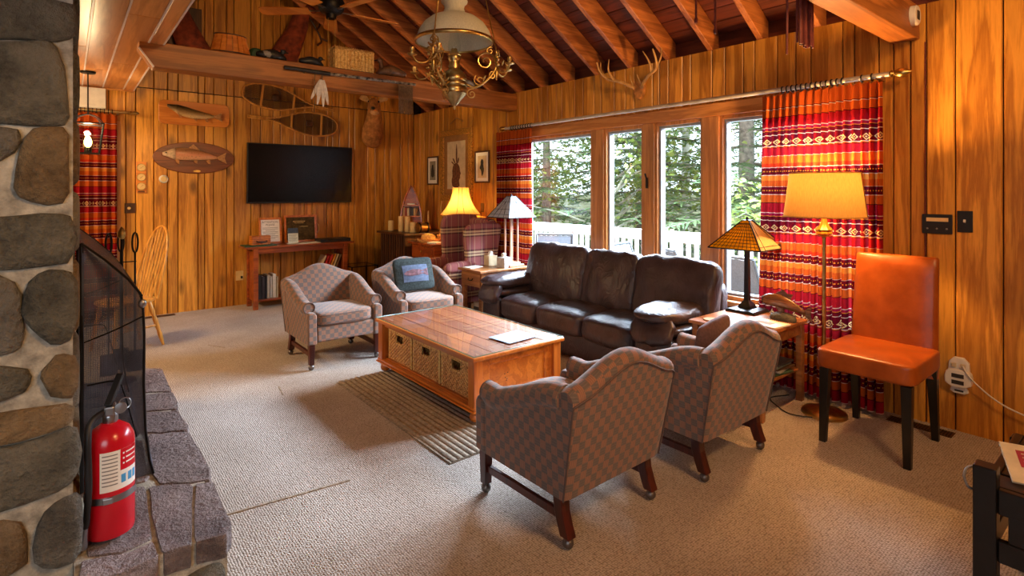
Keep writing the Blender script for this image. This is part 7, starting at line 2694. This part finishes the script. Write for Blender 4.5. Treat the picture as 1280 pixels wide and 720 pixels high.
def leafy_mesh(seed, h, spread, n):
    r = random.Random(seed)
    m = MB()
    tr_ = MB().tube([V(0, 0, 0), V(.1, .05, h * .4), V(.0, .1, h * .75), V(.1, .1, h)], [.13, .11, .07, .02], 10)
    tips = []
    for k in range(34):
        a = r.uniform(0, 2 * PI)
        z = h * r.uniform(.22, .98)
        L = spread * r.uniform(.35, 1.0) * (1.1 - .6 * abs(z / h - .55))
        e = V(math.cos(a) * L, math.sin(a) * L, z + L * r.uniform(.1, .5))
        tr_.tube([V(0, 0, z * .9), e * .5 + V(0, 0, z * .5), e], [.03, .018, .006], 5)
        tips.append((e, .45 + .4 * r.random()))
    for k in range(n):
        e, rad = r.choice(tips)
        c = e + V(r.gauss(0, 1), r.gauss(0, 1), r.gauss(0, .8)) * rad * .6
        d = V(r.uniform(-1, 1), r.uniform(-1, 1), r.uniform(-.6, .4)).normalized()
        w = d.cross(V(r.uniform(-1, 1), r.uniform(-1, 1), 1)).normalized() * r.uniform(.03, .055)
        ln = r.uniform(.07, .13)
        m.add([c - w, c + d * ln * .5 - w * .4 - w, c + d * ln, c + w], [(0, 1, 2, 3)])
    return tr_, m


def tree(proto, name, label, loc, rz, s, group=None):
    t = thing(name, label, 'tree', loc, rz, group)
    t.scale = (s, s, s)
    for nm, me in proto:
        o = bpy.data.objects.new(nm, me)
        col.objects.link(o)
        o.parent = t
        if nm == 'foliage':
            o['kind'] = 'stuff'
    return t


def proto(builder, bark, leaf):
    tr_, m = builder
    a = tr_.build('trunk', bark, smooth=60)
    b = m.build('foliage', leaf, recalc=False)
    out = [('trunk', a.data), ('foliage', b.data)]
    bpy.data.objects.remove(a)
    bpy.data.objects.remove(b)
    return out


PA = proto(conifer_mesh(1, 9.0, 2.0), M['bark'], M['needles'])
PB = proto(conifer_mesh(2, 11.0, 2.6), M['bark'], M['needles'])
PC = proto(leafy_mesh(3, 7.5, 2.6, 5200), M['birch'], M['leaves'])
PD = proto(leafy_mesh(4, 3.0, 1.9, 3600), M['bark'], M['leaves'])
G = 'trees beyond the deck'
GZ = -1.2
forest = [(PB, 'spruce_tree', 'spruce with a bare grey trunk seen through the rightmost window', 9.9, 5.15, 40, 1.0),
          (PA, 'spruce_tree', 'dense spruce seen through the third window', 10.0, 7.4, 10, 1.1),
          (PC, 'birch_tree', 'white trunked birch seen through the second window', 9.4, 8.0, 100, 1.1),
          (PB, 'spruce_tree', 'tall spruce behind the birch', 12.5, 11.0, 200, 1.0),
          (PA, 'spruce_tree', 'spruce just beyond the railing in the leftmost window', 8.9, 9.6, 70, .85),
          (PD, 'leafy_shrub', 'low yellow green shrub beyond the railing in the leftmost window', 8.6, 10.6, 30, .9),
          (PC, 'birch_tree', 'leafy birch far beyond the leftmost window', 13.0, 15.0, 10, 1.2),
          (PB, 'spruce_tree', 'distant spruce between the birch and the dense spruce', 15.0, 11.5, 120, 1.1),
          (PA, 'spruce_tree', 'distant spruce right of the bare trunked spruce', 14.5, 6.0, 300, 1.1),
          (PC, 'birch_tree', 'pale leafed birch behind the dense spruce', 14.0, 9.2, 220, 1.1),
          (PB, 'spruce_tree', 'spruce seen at the right side of the rightmost window', 12.0, 4.4, 250, .9),
          (PD, 'leafy_shrub', 'pale shrub low in the rightmost window', 9.5, 4.1, 200, .8),
          (PC, 'birch_tree', 'distant birch at the left side of the leftmost window', 12.0, 19.0, 150, 1.2),
          (PA, 'spruce_tree', 'far spruce at the left edge of the leftmost window', 15.0, 20.5, 330, 1.3)]
for p, nm, lb_, x, y, rz, s in forest:
    tree(p, nm, lb_, (x, y, GZ + (x - 4.6) / 60 * 2 - .1), RAD(rz), s, G)
